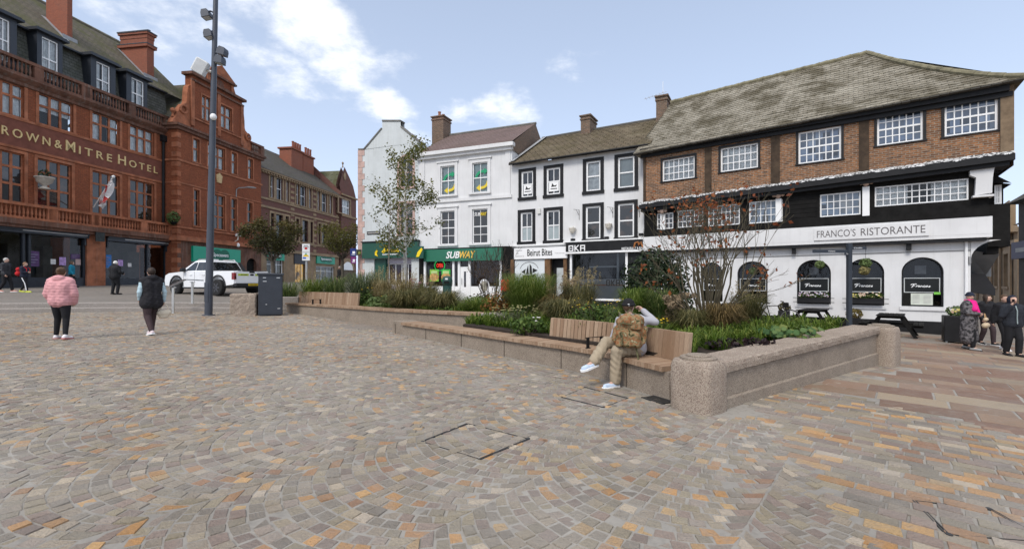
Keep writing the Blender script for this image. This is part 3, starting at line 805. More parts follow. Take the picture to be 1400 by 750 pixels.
# ================================================================= hotel
HD = Vector((.147, .989)).normalized()
HP0 = (-28.7, 25.4); hz = 1.0
H = Bld('hotel', 'long red brick hotel with gilt lettering, mansard roof and corner gable', 'hotel', HP0, HD, hz); hr = H.root
U0 = H.u(-75); U1 = H.u(229)
zS, zE = H.z(107, 318), H.z(107, 113)       # top of shop fascia / balcony floor, eaves cornice
wins = []
for x0, x1, yt, yb in ((-13,33,115,158),(53,100,133.5,176),(126,163.5,158,195),(177.5,210.7,174.6,207.7)): wins.append((H.rect(x0,x1,yt,yb), 'top'))
for x0, x1, yt, yb in ((-14,33,208.8,276),(51,98,220.5,283.6),(126,163.5,236.7,292.4),(177.5,210.7,247,301)): wins.append((H.rect(x0,x1,yt,yb), 'low'))
ztop = wins[1][0][3]; zl0 = wins[5][0][2]
tops = [w_[0] for w_ in wins if w_[1] == 'top']; lows = [w_[0] for w_ in wins if w_[1] == 'low']
def level(ws):   # rows share one height
    a = sum(w_[2] for w_ in ws)/len(ws); c = sum(w_[3] for w_ in ws)/len(ws); return [(w_[0], w_[1], a, c) for w_ in ws]
tops, lows = level(tops), level(lows)
extra = [(-6.4, -4.1, tops[0][2], tops[0][3])]
zBal0, zBal1 = H.z(107, 309), H.z(107, 290)
zC0 = tops[0][3] + .35; zR0 = H.z(107, 135); zR1 = H.z(107, 113)
mb = MB(); wall(mb, U0, U1, zBal0-.05, zR0, tops+lows, 0, .2); shell(mb, U0, U1, 0, 11, -1, zR0)
mb.poly([(U0,0,zBal0-.05),(U0,0,-1),(U0,.02,-1),(U0,.02,zBal0-.05)])
mb.build('wall', HBRICK, hr)
# stone dressings: bands, window surrounds, cornice, lettering band
mb = MB()
zb1 = lows[0][3]+.22; zb2 = tops[0][2]-.18
for z0, z1, d_ in ((zb1, zb1+.14, .06), (zb2-.02, zb2+.12, .07), (tops[0][3]+.12, tops[0][3]+.22, .05)): mb.box(U0, U1-.01, -d_, -.001, z0, z1)
for r in tops+lows: surround(mb, r, .16, -.035, -.002, .12, .05)
mb.build('stone_dressing', REDSAND, hr)
mb = MB(); mb.box(U0, U1-.01, -.03, -.003, zb1+.142, zb2-.022); mb.build('name_band', plain('painted_brick_band', (.165,.058,.038), .85, .25, 2, .2, 20), hr)
mb = MB(); zc = zR0
prof = [(0.0, zc-.50), (-.12, zc-.46), (-.14, zc-.30), (-.30, zc-.18), (-.42, zc-.06), (-.42, zc+.0), (0.6, zc+.0), (.6, zc-.5)]
i0 = mb.add([(U0, y, z) for y, z in prof]); i1 = mb.add([(U1-.01, y, z) for y, z in prof]); m = len(prof)
for k in range(m): mb.face([i0+(k+1) % m, i0+k, i1+k, i1+(k+1) % m])
mb.build('cornice', DARKSAND, hr)
balustrade(H, U0, U1-.02, -.30, zR0+.004, zR1, hr, DARKSAND, [H.u(x) for x in (-40, 48, 112, 115, 176, 224)], .2)
# letters over the band
zl = (zb1+.14+zb2-.02)/2; lh = .62
a, c = H.u(-33), H.u(213.5)
full = 'CROWN & MITRE HOTEL'
for w_, x0, x1, big in (('C',-17,-6,1),('ROWN',1,67.5,0),('&',73.5,83.5,0),('M',89,101.5,1),('ITRE',107,152,0),('H',160.5,171,1),('OTEL',175.5,214.5,0)):
    h2 = .33 if big else .25; text(hr, w_, H.u(x0), H.u(x1), zl-.27, zl-.27+2*h2, -.03, GOLD, .05, 0, .004, spacing=1.45 if len(w_) > 1 else 1)
# windows: three lights, stone mullions
for k, r in enumerate(tops):
    window(H, r, REDSAND, 3, [.62], .07, .05, .16, mull=.13, curtain=('half' if k == 1 else 'full' if k != 2 else 'open', CURTAIN))
for k, r in enumerate(lows):
    window(H, r, REDSAND, 3, [.36, .72], .07, .05, .16, mull=.13, pane=WARMGLASS if k % 2 else DGLASS)
# leading on the upper lights
LEADB = plain('leaded_bars', (.30,.31,.33), .5)
# balcony over the shops
mb = MB(); mb.box(U0, U1-.01, -.75, 0, zBal0-.32, zBal0-.02)
mb.box(U0, U1-.01, -.62, 0, zBal0-.5, zBal0-.325); mb.build('balcony_ledge', DARKSAND, hr)
balustrade(H, U0, U1-.02, -.70, zBal0-.015, zBal1, hr, REDSAND, [H.u(x) for x in (-30, 58, 60, 118, 121, 186, 224)], .2)
# shopfronts between stone piers
piers = [(H.u(-75), H.u(-60)), (H.u(114.5), H.u(140)), (H.u(226), U1)]
mb = MB()
for p0_, p1_ in piers:
    zz = -1.0
    for k in range(9):
        z0 = -1 + (zBal0-.5+1)*k/9; z1 = -1 + (zBal0-.5+1)*(k+1)/9; mb.box(p0_, p1_, -.25, .35, z0+.008, z1-.008); mb.box(p0_+.02, p1_-.02, -.23, .33, z1-.009, z1+.009)
    mb.mk()
mb.build_each('stone_pier', REDSAND, hr)
GFZ = G(-28, 29)-hz
for si, (a, c, subs) in enumerate(((H.u(-60), H.u(114.5), (H.u(38), H.u(30), H.u(-18))), (H.u(140), H.u(226), (H.u(200),)))):
    mb = MB(); zf0 = H.z(107, 325.5) if si == 0 else H.z(107, 326); zf1 = zBal0-.505
    mb.box(a, c, -.42, .1, zf0, zf1-.02); mb.box(a, c, -.50, .1, zf1-.1, zf1-.018)
    mb.box(a, c, -.12, .05, -1, GFZ+.55)                      # stall riser
    for x in (a+.07, c-.07)+subs: mb.box(x-.06, x+.06, -.14, .04, GFZ+.55, zf0)
    for x in (a+.13, c-.13): mb.prism([(x-.05, zf0-.45), (x+.05, zf0-.45), (x+.05, zf0), (x-.05, zf0)], -.3, -.14)
    sf = mb.build('shopfront', NAVYP, hr)
    mb = MB(); mb.poly([(a,-.02,GFZ+.55),(c,-.02,GFZ+.55),(c,-.02,zf0),(a,-.02,zf0)]); mb.build('pane', PGLASS, sf)
    mb = MB(); q0, q1 = (H.u(23), H.u(112)) if si == 0 else (H.u(164), H.u(225)); mb.box(q0, q1, -.44, -.42, (zf0+zf1)/2-.0, (zf0+zf1)/2+.07); mb.build('light_strip', plain('pale_strip', (.75,.75,.75), .4), sf)
    mb = MB(); rm = plain('shop_back_wall', (.10,.095,.088), .9, .5, .7)
    mb.poly([(a,2.6,-1),(c,2.6,-1),(c,2.6,zf1),(a,2.6,zf1)]); mb.poly([(a,.1,GFZ),(c,.1,GFZ),(c,2.6,GFZ),(a,2.6,GFZ)]); mb.poly([(a,.1,zf0+.1),(a,2.6,zf0+.1),(c,2.6,zf0+.1),(c,.1,zf0+.1)])
    for x in (a+1.2, a+3.4, c-.9): mb.box(x, x+.5, 1.9, 2.55, GFZ, GFZ+2.6)
    mb.build('shop_interior', rm, sf)
    purple = plain('purple_poster', (.09,.045,.12), .6, .4, 6); bluep = plain('blue_poster', (.04,.16,.42), .6, .3, 5); mauve = plain('mauve_poster', (.42,.27,.52), .6, .4, 8); palep = plain('pale_notice', (.62,.60,.58), .7, .15, 8)
    for x0, x1, yt, yb, mt in (((38,53.5,343,364,purple),(69,76,354,361,palep),(81,90,351.5,362.5,mauve),(96.5,109,347,354,purple),(103,110,354,362,plain('pinkish_notice',(.45,.33,.30),.7))) if si == 0 else ((140.5,152,348,366,bluep),(161,168,355,363.5,mauve),(174.5,179.5,359.5,364.5,palep))):
        r = H.rect(x0, x1, yt, yb, -.03); mb = MB(); mb.box(r[0], r[1], -.045, -.030, r[2], r[3]); po = mb.build('poster', mt, sf)
        if mt in (purple, bluep):
            ln = MB()
            for q in range(4): ln.box(r[0]+.08, r[1]-.08-.12*(q % 2), -.048, -.0455, r[3]-(r[3]-r[2])*(.25+.17*q), r[3]-(r[3]-r[2])*(.19+.17*q))
            ln.build('print', plain('poster_print', (.20,.17,.26), .7), po)
# hanging black sign between the shopfronts
r = H.rect(131, 143, 316, 330, -.7); mb = MB(); mb.box(r[0], r[1], -.72, -.66, r[2], r[3]); mb.build('hanging_sign', plain('worn_black_board', (.03,.035,.033), .6, .4, 8), hr)
# mansard: steep slate skirt behind the balustrade, then the main slope
MOSSROOF = roofmat('mossy_westmorland_slate', (.115,.105,.085), (.16,.14,.105), (.085,.075,.055), .32, .22, (.085,.088,.035), .75)
GREYSLATE = roofmat('green_grey_slate_skirt', (.10,.108,.098), (.145,.15,.135), (.07,.07,.065), .3, .2, (.05,.055,.03), .5)
zm0, zm1 = zR0-.05, H.z(107, 71, .55)          # skirt height from the picture
ys0, ys1 = .35, .8
mb = MB(); mb.poly([(U0,ys0,zm0),(U1+.5,ys0,zm0),(U1+.5,ys1,zm1),(U0,ys1,zm1)]); mb.build('roof_skirt', GREYSLATE, hr)
yr = 5.6; zr = H.z(150, 51.5, yr)
mb = MB(); mb.poly([(U0,ys1-.3,zm1-.05),(U1+3,ys1-.3,zm1-.05),(U1+3,yr,zr),(U0,yr,zr)]); mb.poly([(U1+3,yr,zr),(U1+3,11,zm1),(U0,11,zm1),(U0,yr,zr)][::-1])
roof = mb.build('roof', MOSSROOF, hr)
mb = MB(); mb.tube([(U0,yr,zr+.04),(U1+3,yr,zr+.04)], .11, 8); mb.build('ridge', plain('stone_ridge', (.22,.20,.15), .9, .3, 2), roof)
mb = MB(); mb.box(U0, U1+.4, ys1-.45, ys1-.22, zm1-.16, zm1-.06); mb.build('eaves_board', NAVYP, hr)
for x0, x1, gx0, gx1, yt, yb in ((-12,26,-3,14,39,72),(48,88,57.5,80,63,98),(122,160,132,151,94,124),(171,203,180,197,114,139)):
    r = H.rect(x0, x1, yt, yb, -.02); g = H.rect(gx0, gx1, yt, yb, -.02); zt = zm1+.12
    mb = MB(); hole = (g[0], g[1], r[2]-.5, zt-.42); wall(mb, r[0]+.1, r[1]-.1, zm0, zt-.25, [hole], -.02, .14)
    mb.poly([(r[0]+.1,1.5,zm0),(r[0]+.1,-.02,zm0),(r[0]+.1,-.02,zt-.25),(r[0]+.1,1.5,zt-.25)]); mb.poly([(r[1]-.1,-.02,zm0),(r[1]-.1,1.5,zm0),(r[1]-.1,1.5,zt-.25),(r[1]-.1,-.02,zt-.25)])
    mb.box(r[0]-.1, r[1]+.1, -.30, 1.7, zt-.25, zt-.12); mb.box(r[0]-.02, r[1]+.02, -.2, 1.65, zt-.118, zt-.02)
    dm_ = mb.build('dormer', NAVYP, hr)
    window(H, hole, WHITEP, 2, [.5], .07, .045, .10, parent=dm_, curtain=('full' if x0 < 100 else 'open', CURTAIN))
# chimneys on the hotel roof
def px_chimney(xl, xm, xr, ytop, ybase):
    # xl..xm is the long face toward the plaza's near end, xm..xr the narrow front
    y0 = 1.7; u0, u1 = H.u(xm, y0), H.u(xr, y0); zt = H.z(xm, ytop, y0); y1 = H.off_at(xl, u0)
    return u0, u1, y0, max(y0+.8, y1), zt
for xl, xm, xr, yt, pots in ((63,92,99,-12,0),(164.5,201,210.5,42,6)):
    u0, u1, y0, y1, zt = px_chimney(xl, xm, xr, yt, 0)
    mb = MB(); z0 = zm1
    if pots: mb.box(u0,u1,y0,y1,z0,zt-.55); mb.box(u0-.14,u1+.14,y0-.14,y1+.14,zt-1.25,zt-1.05); mb.box(u0-.03,u1+.03,y0-.03,y1+.03,zt-.55,zt-.25); mb.box(u0-.12,u1+.12,y0-.12,y1+.12,zt-.25,zt-.1)
    else: mb.box(u0,u1,y0,y1,z0,zt+1.2)
    ch = mb.build('chimney', CHBRICK, roof)
    if pots:
        mb = MB(); mb.box(u0-.16,u1+.16,y0-.16,y1+.16,zt-1.05,zt-.98); mb.box(u0-.16,u1+.16,y0-.16,y1+.16,zt-.1,zt)
        for k in range(7): mb.lathe(((u0+u1)/2, y0+(y1-y0)*(k+.5)/7, zt), [(.13,0),(.12,.16),(.14,.2),(.05,.21)], 8)
        mb.build('chimney_cap', plain('dark_cap', (.06,.065,.075), .8, .3, 4), ch)
    mb = MB(); # lead flashing up the slope
    slope = (zr-zm1)/(yr-ys1)
    mb.poly([(u0-.02,y0-.2,zm1+(y0-.2-ys1+.1)*slope+.1),(u0-.30,y0-.2,zm1+(y0-.2-ys1+.1)*slope+.1),(u0-.30,y1,zm1+(y1-ys1)*slope+.12),(u0-.02,y1,zm1+(y1-ys1)*slope+.12)])
    mb.poly([(u0-.3,y0-.04,zm1+(y0-ys1-.2)*slope+.12),(u1+.3,y0-.04,zm1+(y0-ys1-.2)*slope+.12),(u1+.3,y0-.02,zm1+(y0-ys1-.1)*slope+.5),(u0-.3,y0-.02,zm1+(y0-ys1-.1)*slope+.5)])
    mb.build('flashing', LEAD, ch)
# ---- corner wing with the tall gable
wo = -1.2
def W(px, py): return H.uz(px, py, wo)
WU0, WU1 = H.u(242.5, wo), H.u(357, wo)
zw = lambda px, py: H.z(px, py, wo)
zcor = zw(294, 189)
WR = dict(off=wo)
g_hi = level([H.rect(276,289,133,164,wo), H.rect(301.5,317,145.5,177.5,wo)])
r2 = level([H.rect(264,272.5,191,223,wo), H.rect(316.5,323.5,208,237,wo), H.rect(339,345.5,217.5,245,wo)]); r2b = H.rect(284,307.5,196.5,232.5,wo); r2b = (r2b[0], r2b[1], r2[0][2], r2[0][3])
r1 = level([H.rect(265,272.5,259,310,wo), H.rect(316,323.5,271,317,wo), H.rect(338,345,278,318,wo)]); r1b = H.rect(284,307.5,264,314,wo); r1b = (r1b[0], r1b[1], r1[0][2], r1[0][3])
zsh = zw(294, 332)          # top of the ground-floor zone
sg = H.rect(261, 326, 339, 359, wo)
door = H.rect(337, 350.5, 353, 372, wo)
shopz = (sg[0]+.0, sg[1]-.05, -1, sg[2]+.05)
dz = (door[0], door[1], -1, door[3])
mb = MB(); wall(mb, WU0, WU1, zsh, zcor, r2+[r2b]+r1+[r1b], wo, .2)
mb.poly([(WU0,0.3,-1),(WU0,wo,-1),(WU0,wo,zcor),(WU0,.3,zcor)]); mb.poly([(WU1,wo,-1),(WU1,8,-1),(WU1,8,zcor),(WU1,wo,zcor)])
mb.build('wall', HBRICK, hr)
mb = MB(); wall(mb, WU0, WU1, -1, zsh, [shopz, dz], wo-.02, .3)
# arched head of the doorway
cx_, rx_ = (dz[0]+dz[1])/2, (dz[1]-dz[0])/2
for sgn in (-1, 1):
    pts = [(cx_+sgn*rx_, dz[3]-rx_)] + [(cx_+sgn*rx_*math.cos(math.pi/2*q/6), dz[3]-rx_+rx_*math.sin(math.pi/2*q/6)) for q in range(1, 7)] + [(cx_+sgn*rx_, dz[3])]
    mb.poly([(p[0], wo-.02, p[1]) for p in (pts if sgn < 0 else pts[::-1])])
for q in range(9):
    a_ = math.pi*q/8
mb.build('ground_floor_stone', DARKSAND, hr)
mb = MB(); mb.poly([(dz[0]-.1,wo+.28,-1),(dz[1]+.1,wo+.28,-1),(dz[1]+.1,wo+.28,dz[3]+.1),(dz[0]-.1,wo+.28,dz[3]+.1)]); mb.build('door', BLACKW, hr)
# gable silhouette
GP = [(242.5,None),(249,152),(253,146),(252,140),(262,137),(265,130),(266,113),(268,110),(284,113),(285,100),(287,84.5),(292,86),(302,83),(316.5,98.5),(318,107),(326,111),(328,116),(327,137),(329,142),(328,150),(331,158),(330.5,165),(335,170),(338,178),(340,188),(340,196),(344,203),(357,None)]
P2 = []
for x, y in GP:
    u, z = W(x, y if y is not None else 180); P2.append((u, zcor if y is None else z))
poly = [(p[0], p[1]) for p in P2][::-1]
# symmetric stone gable built as stacked stages between measured levels
zg1 = g_hi[0][2]-.25; zg2 = W(303, 133)[1]; 
uc = (H.u(270, wo)+H.u(331, wo))/2
uA0, uA1 = H.u(262, wo), H.u(331, wo); zA_ = W(297, 121)[1]
uB0, uB1 = H.u(283, wo), H.u(318, wo); zB_ = W(300, 105)[1]
mb = MB(); wall(mb, uA0, uA1, zcor, zA_, g_hi, wo, .2); mb.box(uB0, uB1, wo, wo+.6, zA_+.001, zB_)
mb.poly([(uA0,wo+.6,zcor),(uA0,wo,zcor),(uA0,wo,zA_),(uA0,wo+.6,zA_)]); mb.poly([(uA1,wo,zcor),(uA1,wo+.6,zcor),(uA1,wo+.6,zA_),(uA1,wo,zA_)])
mb.poly([(uA1,wo+.6,zcor),(uA0,wo+.6,zcor),(uA0,wo+.6,zA_),(uA1,wo+.6,zA_)])
gb = mb.build('gable', HBRICK, hr)
mb = MB()
mb.box(uA0-.25, uA1+.25, wo-.28, wo+.7, zA_, zA_+.22); mb.box(uA0-.1, uA1+.1, wo-.14, wo-.002, zA_-.45, zA_-.3); mb.box(uB0-.25, uB1+.25, wo-.25, wo+.62, zB_-.16, zB_)
mb.build('gable_cornice', DARKSAND, gb); mb = MB()
mb.box(uA0-.1, uA1+.1, wo-.1, wo-.002, g_hi[0][2]-.32, g_hi[0][2]-.18)
mb.prism([(uB0-.2, zB_), (uB1+.2, zB_), ((uB0+uB1)/2, zB_+1.0)], wo-.2, wo+.65)
mb.box(uB0-.05, uB0+.22, wo-.1, wo-.002, zA_+.222, zB_-.162); mb.box(uB1-.22, uB1+.05, wo-.1, wo-.002, zA_+.222, zB_-.162)
um = (uA0+uA1)/2
for x in (uA0+.05, um, uA1-.05): mb.box(x-.16, x+.16, wo-.09, wo-.003, zcor+.3, zA_-.452)
for r in g_hi: surround(mb, r, .14, -.03+wo, wo-.002, .1, .05)
for sgn, ue in ((-1, uA0), (1, uA1)):        # scroll shoulders
    hgt = zA_-zcor; pts = [(ue, zcor), (ue, zcor+hgt*.82)] 
    for q in range(0, 9):
        t_ = q/8; pts.append((ue+sgn*(.12+1.45*t_**1.6+.12*math.sin(t_*9)), zcor+hgt*(.80-.72*t_+.05*math.sin(t_*12))))
    pts.append((ue+sgn*1.7, zcor)); mb.prism(pts if sgn < 0 else pts[::-1], wo+.05, wo+.5)
    mb.tube([(ue+sgn*.75, wo-.06, zcor+hgt*.32+.28*math.sin(a_/10.)) if False else (ue+sgn*(.75+.3*math.cos(a_)), wo-.02, zcor+hgt*.30+.3*math.sin(a_)) for a_ in [2*math.pi*q/12 for q in range(13)]], .09, 6)
    mb.lathe((ue+sgn*1.45, wo+.25, zcor+.5), [(.12,0),(.08,.25),(.2,.45),(.16,.62),(.02,.7)], 10)
    mb.tube([((uB0+uB1)/2+sgn*((uB1-uB0)/2+.1+.5*t_/6), wo+.2, zA_+.2+(zB_-zA_)*.85*(1-t_/6)**1.5) for t_ in range(7)], .14, 6)
mb.build('gable_stonework', REDSAND, gb)
mb = MB(); nx_, nr = (uB0+uB1)/2, .45
mb.poly([(nx_-nr, wo-.004, zA_+.4)]+[(nx_+nr, wo-.004, zA_+.4)]+[(nx_+nr*math.cos(math.pi*q/8), wo-.004, zB_-.7+nr*math.sin(math.pi*q/8)) for q in range(9)]); mb.build('niche', DARKSAND, gb)
for r in g_hi: window(H, (r[0], r[1], r[2], r[3]), REDSAND, 2, [.58], .07, .05, wo+.16, mull=.13, curtain=('full', CURTAIN), parent=None)
for r in r2: window(H, r, REDSAND, 1, [.58], .07, .05, wo+.16, mull=.12, curtain=('full', CURTAIN))
window(H, r2b, REDSAND, 3, [.58], .07, .05, wo+.16, mull=.13, curtain=('full', CURTAIN))
for r in r1: window(H, r, REDSAND, 1, [.36,.72], .07, .05, wo+.16, mull=.12, pane=WARMGLASS)
window(H, r1b, REDSAND, 3, [.36,.72], .07, .05, wo+.16, mull=.13, pane=WARMGLASS)
mb = MB()
for z0, z1, d_ in ((r2[0][2]-.3, r2[0][2]-.14, .07), (r1[0][3]+.2, r1[0][3]+.3, .05), (r1[0][2]-.34, r1[0][2]-.2, .09), (zsh-.1, zsh+.18, .28), (zsh+.181, zsh+.3, .16)):
    mb.box(WU0-d_, WU1+.1, wo-d_, wo-.021, z0, z1); mb.box(WU0-d_, WU0-.001, wo-.0215, .1, z0, z1)
for r in r2+[r2b]+r1+[r1b]: surround(mb, r, .13, wo-.035, wo-.002, .1, .05)
for z in np.arange(.5, zcor-1.0, .75): mb.box(WU0-.03, WU0+.3, wo-.028, wo-.001, z, z+.38); mb.box(WU0-.029, WU0-.001, wo+.0, wo+.5, z, z+.38)
mb.build('stone_dressing', REDSAND, hr)
mb = MB(); mb.box(WU0-.35, WU1+.3, wo-.35, .2, zcor-.18, zcor); mb.box(WU0-.2, WU1+.2, wo-.2, .19, zcor-.42, zcor-.182); mb.build('cornice', DARKSAND, hr)
balustrade(H, H.u(343, wo), WU1+.2, wo-.15, zcor+.004, zcor+1.0, hr, DARKSAND, [WU1], .22)
mb = MB(); zrw = W(270, 110)[1]-.3
mb.poly([(uA0-1.5,wo+.5,zcor+.1),(uA0-1.5,9,zcor+.1),(um,9,zA_+.6),(um,wo+.5,zA_+.6)][::-1]); mb.poly([(uA1+1.5,wo+.5,zcor+.1),(um,wo+.5,zA_+.6),(um,9,zA_+.6),(uA1+1.5,9,zcor+.1)][::-1])
mb.build('roof', MOSSROOF, hr)
# green fascia on the wing's shop (its lettering partly behind the mast)
mb = MB(); mb.box(sg[0], sg[1], wo-.22, wo-.022, sg[2], sg[3]); fs = mb.build('shop_sign', GREENSIGN, hr)
def oval(mb, cu, cz, ru, rz_, y, d_=.01):
    mb.prism([(cu+ru*math.cos(2*math.pi*q/28), cz+rz_*math.sin(2*math.pi*q/28)) for q in range(28)], y-d_, y)
def twin_oval(par, cu, cz, ru, rz_, y):
    mb = MB(); oval(mb, cu-ru*.42, cz, ru*.58, rz_, y); oval(mb, cu+ru*.42, cz, ru*.58, rz_, y-.002); mb.build('logo_oval', OVALG, par)
cu, cz = H.u(299, wo), (sg[2]+sg[3])/2
lw_ = H.u(309, wo)-cu
twin_oval(fs, cu, cz, lw_*1.2, (sg[3]-sg[2])*.42, wo-.221)
text(fs, 'Specsavers', cu-lw_*1.05, cu+lw_*1.0, cz-.20, cz+.20, wo-.235, WHITES, .01, 0, .012)
window(H, (shopz[0], shopz[1], GFZ+.5, shopz[3]), WHITEP, 4, [.85], .08, .06, wo+.2, pane=PGLASS, name='shop_window', curtain=('blind', plain('optician_interior', (.24,.22,.19), .9, .5, 1.2)))
mb = MB(); mb.box(shopz[0], shopz[1], wo-.0, wo+.25, -1, GFZ+.5); mb.build('stall_riser', DARKSAND, hr)
# rainwater pipe in the corner, plant growing above it
pipe([(H.u(221.5), -.12, zR0-.6), (H.u(221.5), -.12, zBal1-.6)], hr, BLACKP, .09)
mb = MB(); mb.box(H.u(221.5)-.2, H.u(221.5)+.2, -.3, -.02, zR0-.95, zR0-.5); mb.build('hopper', BLACKP, hr)
# ---- hotel: things fixed to the front
cr = H.rect(352-60+3, 352-60+11, 238, 250, wo)
mb = MB(); mb.prism([(cr[0]+.1, cr[2]), (cr[1]-.1, cr[2]), (cr[1], cr[3]-.15), ((cr[0]+cr[1])/2, cr[3]+.1), (cr[0], cr[3]-.15)], wo-.1, wo-.003); mb.build('crest', plain('gilt_crest', (.50,.36,.18), .6, .3, 9), hr)

# ================================================================= striped sandstone shops
SB0 = H.world(H.u(357.5, wo), wo+.5, 0)
S3 = Bld('shop_building', 'striped brick and buff stone shop building with steep slate roof beyond hotel', 'shop building', (SB0.x, SB0.y), HD, G(SB0.x, SB0.y)); s3 = S3.root
a, c = 0.0, S3.u(463); zc3 = S3.z(411, 250)
up = []
for x in ((369,374),(377.5,386),(391,394.5),(404.5,408.5),(410,418),(422,425.5),(433.5,437),(439.5,446.5),(450,453.5)): up.append((S3.u(x[0]), S3.u(x[1]), S3.z(411,281), S3.z(411,253)))
lo3 = []
for x in ((370,374.5),(377,386.5),(390,394.5),(404.5,408.5),(413,421),(424,427.5),(435,438),(440,446.5),(449.5,453)): lo3.append((S3.u(x[0]), S3.u(x[1]), S3.z(411,330), S3.z(411,300)))
zf3 = S3.z(411, 345)
mb = MB(); wall(mb, a, c, zf3, zc3, up+lo3, 0, .25); shell(mb, a, c, 0, 9, -1, zc3); mb.build('wall', B3BRICK, s3)
mb = MB()
for r in up+lo3: surround(mb, r, .2, -.06, -.002, .12, .06, .22)
for z0, z1, d_ in ((up[0][2]-.34, up[0][2]-.14, .09), (lo3[0][3]+.4, lo3[0][3]+.62, .12), (lo3[0][2]-.3, lo3[0][2]-.14, .09), (zf3-.2, zf3+.12, .3), (zc3-.3, zc3-.1, .2), (zc3-.1, zc3+.06, .35)): mb.box(a-.02, c, -d_, -.003, z0, z1)
for x in [a+k*.42 for k in range(int((c-a)/.42))]: mb.box(x, x+.2, -.3, -.201, zc3-.28, zc3-.101)
for zz in np.arange(zf3+.2, zc3-.5, .62):
    for p0_, p1_ in ((a, a+.5), (S3.u(397), S3.u(402)), (S3.u(428), S3.u(432)), (c-.6, c)): mb.box(p0_, p1_, -.05, -.001, zz, zz+.3)
mb.build('stone_dressing', BUFF, s3)
for r in up+lo3: window(S3, r, BLACKP if r in lo3 else WHITEP, 1, [.5], .05, .04, .2, pane=DGLASS)
zr3, yr3 = S3.z(411, 224, 5.5), 5.5
SL3 = roofmat('dark_grey_slate', (.085,.078,.07), (.11,.10,.088), (.06,.055,.05), .3, .2, (.06,.06,.03), .35)
mb = MB(); mb.poly([(a-.2,-.4,zc3+.06),(c+.2,-.4,zc3+.06),(c+.2,yr3,zr3),(a-.2,yr3,zr3)]); mb.poly([(c+.2,yr3,zr3),(c+.2,9.4,zc3),(a-.2,9.4,zc3),(a-.2,yr3,zr3)][::-1]); mb.build('roof', SL3, s3)
# stone shop fronts
doorsh = [H.rect(0,1,0,1)]
sh = [(S3.u(364), S3.u(387.5), S3.z(411,398), S3.z(375,352)), (S3.u(403), S3.u(417.5), S3.z(411,396), S3.z(411,352)), (S3.u(431.5), S3.u(457), S3.z(411,398), S3.z(445,364))]
mb = MB(); wall(mb, a, c, -1, zf3-.19, sh, -.05, .3); mb.build('ground_floor_stone', BUFF, s3)
WARMSHOP = plain('lit_shop_interior', (.55,.40,.20), .9, .6, 1.0)
lit = NT('warm_lit_interior'); oo = lit.obj(); e_ = lit.n('ShaderNodeEmission'); e_.inputs[1].default_value = .55
lit.l(lit.ramp(lit.noise(oo, 1.1, 4), [(.35, (.10,.07,.04)), (.5, (.75,.42,.10)), (.7, (.55,.45,.3))]), e_.inputs[0]); lit.l(e_.outputs[0], lit.out.inputs[0])
for k, r in enumerate(sh): window(S3, r, BLACKP if k == 1 else WHITEP, 3, [.82], .1, .06, .2, pane=PGLASS, name='shop_window', curtain=('blind', lit.mat if k == 1 else plain('optician_interior_b', (.26,.24,.20), .9, .5, 1.2)))
mb = MB(); r = (S3.u(401), S3.u(419), S3.z(411,361), S3.z(411,343)); mb.box(r[0], r[1], -.16, -.052, r[2], r[3]); mb.build('dark_fascia', plain('dark_board', (.04,.04,.045), .5), s3)
for x0, x1, yt, yb in ((364.5,387.5,343.5,355.5),(432,456.5,348.5,360.5)):
    r = S3.rect(x0, x1, yt, yb, -.06); mb = MB(); mb.box(r[0], r[1], -.2, -.06, r[2], r[3]); fs = mb.build('shop_sign', GREENSIGN, s3)
    cu, cz = (r[0]+r[1])/2, (r[2]+r[3])/2; hw = (r[1]-r[0])*.30; twin_oval(fs, cu, cz, hw*1.15, (r[3]-r[2])*.38, -.201)
    text(fs, 'Specsavers', cu-hw*.95, cu+hw*.95, cz-.18, cz+.18, -.215, WHITES, .01, 0, .012)
# arched stone doorway at the far end with a white fanlight
r = S3.rect(466, 479, 357, 368, -.05)
ch = MB(); ch.box(S3.u(398.5, 3), S3.u(414, 3), 3, 4.6, zr3-2.2, S3.z(411, 208.5, 3)); ch.box(S3.u(398, 3)-.1, S3.u(414, 3)+.1, 2.85, 4.75, S3.z(411, 208.5, 3), S3.z(411, 206.5, 3))
ch.mk(); ch.box(S3.u(416.5, 3), S3.u(431, 3), 3.2, 4.8, zr3-3.5, S3.z(411, 208.5, 3)); ch.box(S3.u(416, 3), S3.u(431.5, 3), 3.05, 4.95, S3.z(411, 208.5, 3), S3.z(411, 206.5, 3))
cho = ch.build_each('chimney', CHBRICK, s3)[0]; mb = MB()
for k in range(7): mb.lathe((S3.u(401.5+k*3.2+(4.5 if k > 3 else 0), 3.6), 3.7, S3.z(411,206.5,3)), [(.16,0),(.14,.3),(.13,.95),(.17,1.0),(.15,1.1),(.05,1.11)], 8); mb.mk()
mb.build_each('chimney_pot', CHBRICK, cho)

# ================================================================= red gabled building beyond
g0 = S3.world(c+.15, -.3, 0)
G4 = Bld('gabled_building', 'red brick building with small stone gable farthest along the street', 'gabled building', (g0.x, g0.y), HD, G(g0.x, g0.y)); g4 = G4.root
c4 = G4.u(487); zt4 = G4.z(475, 268); w4 = G4.rect(462.8, 478, 272.5, 292)
w4b = [G4.rect(464, 470, 318, 335), G4.rect(473, 479, 320, 336)]
mb = MB(); wall(mb, 0, c4, -1, zt4, [w4]+w4b, 0, .25); shell(mb, 0, c4, 0, 9, -1, zt4)
gp = [(0, zt4), (c4, zt4), G4.uz(483, 255), G4.uz(478, 243), G4.uz(471, 228), G4.uz(467, 240), G4.uz(464, 252)]
mb.poly([(p[0], 0, p[1]) for p in gp]); mb.poly([(p[0], .5, p[1]) for p in gp][::-1])
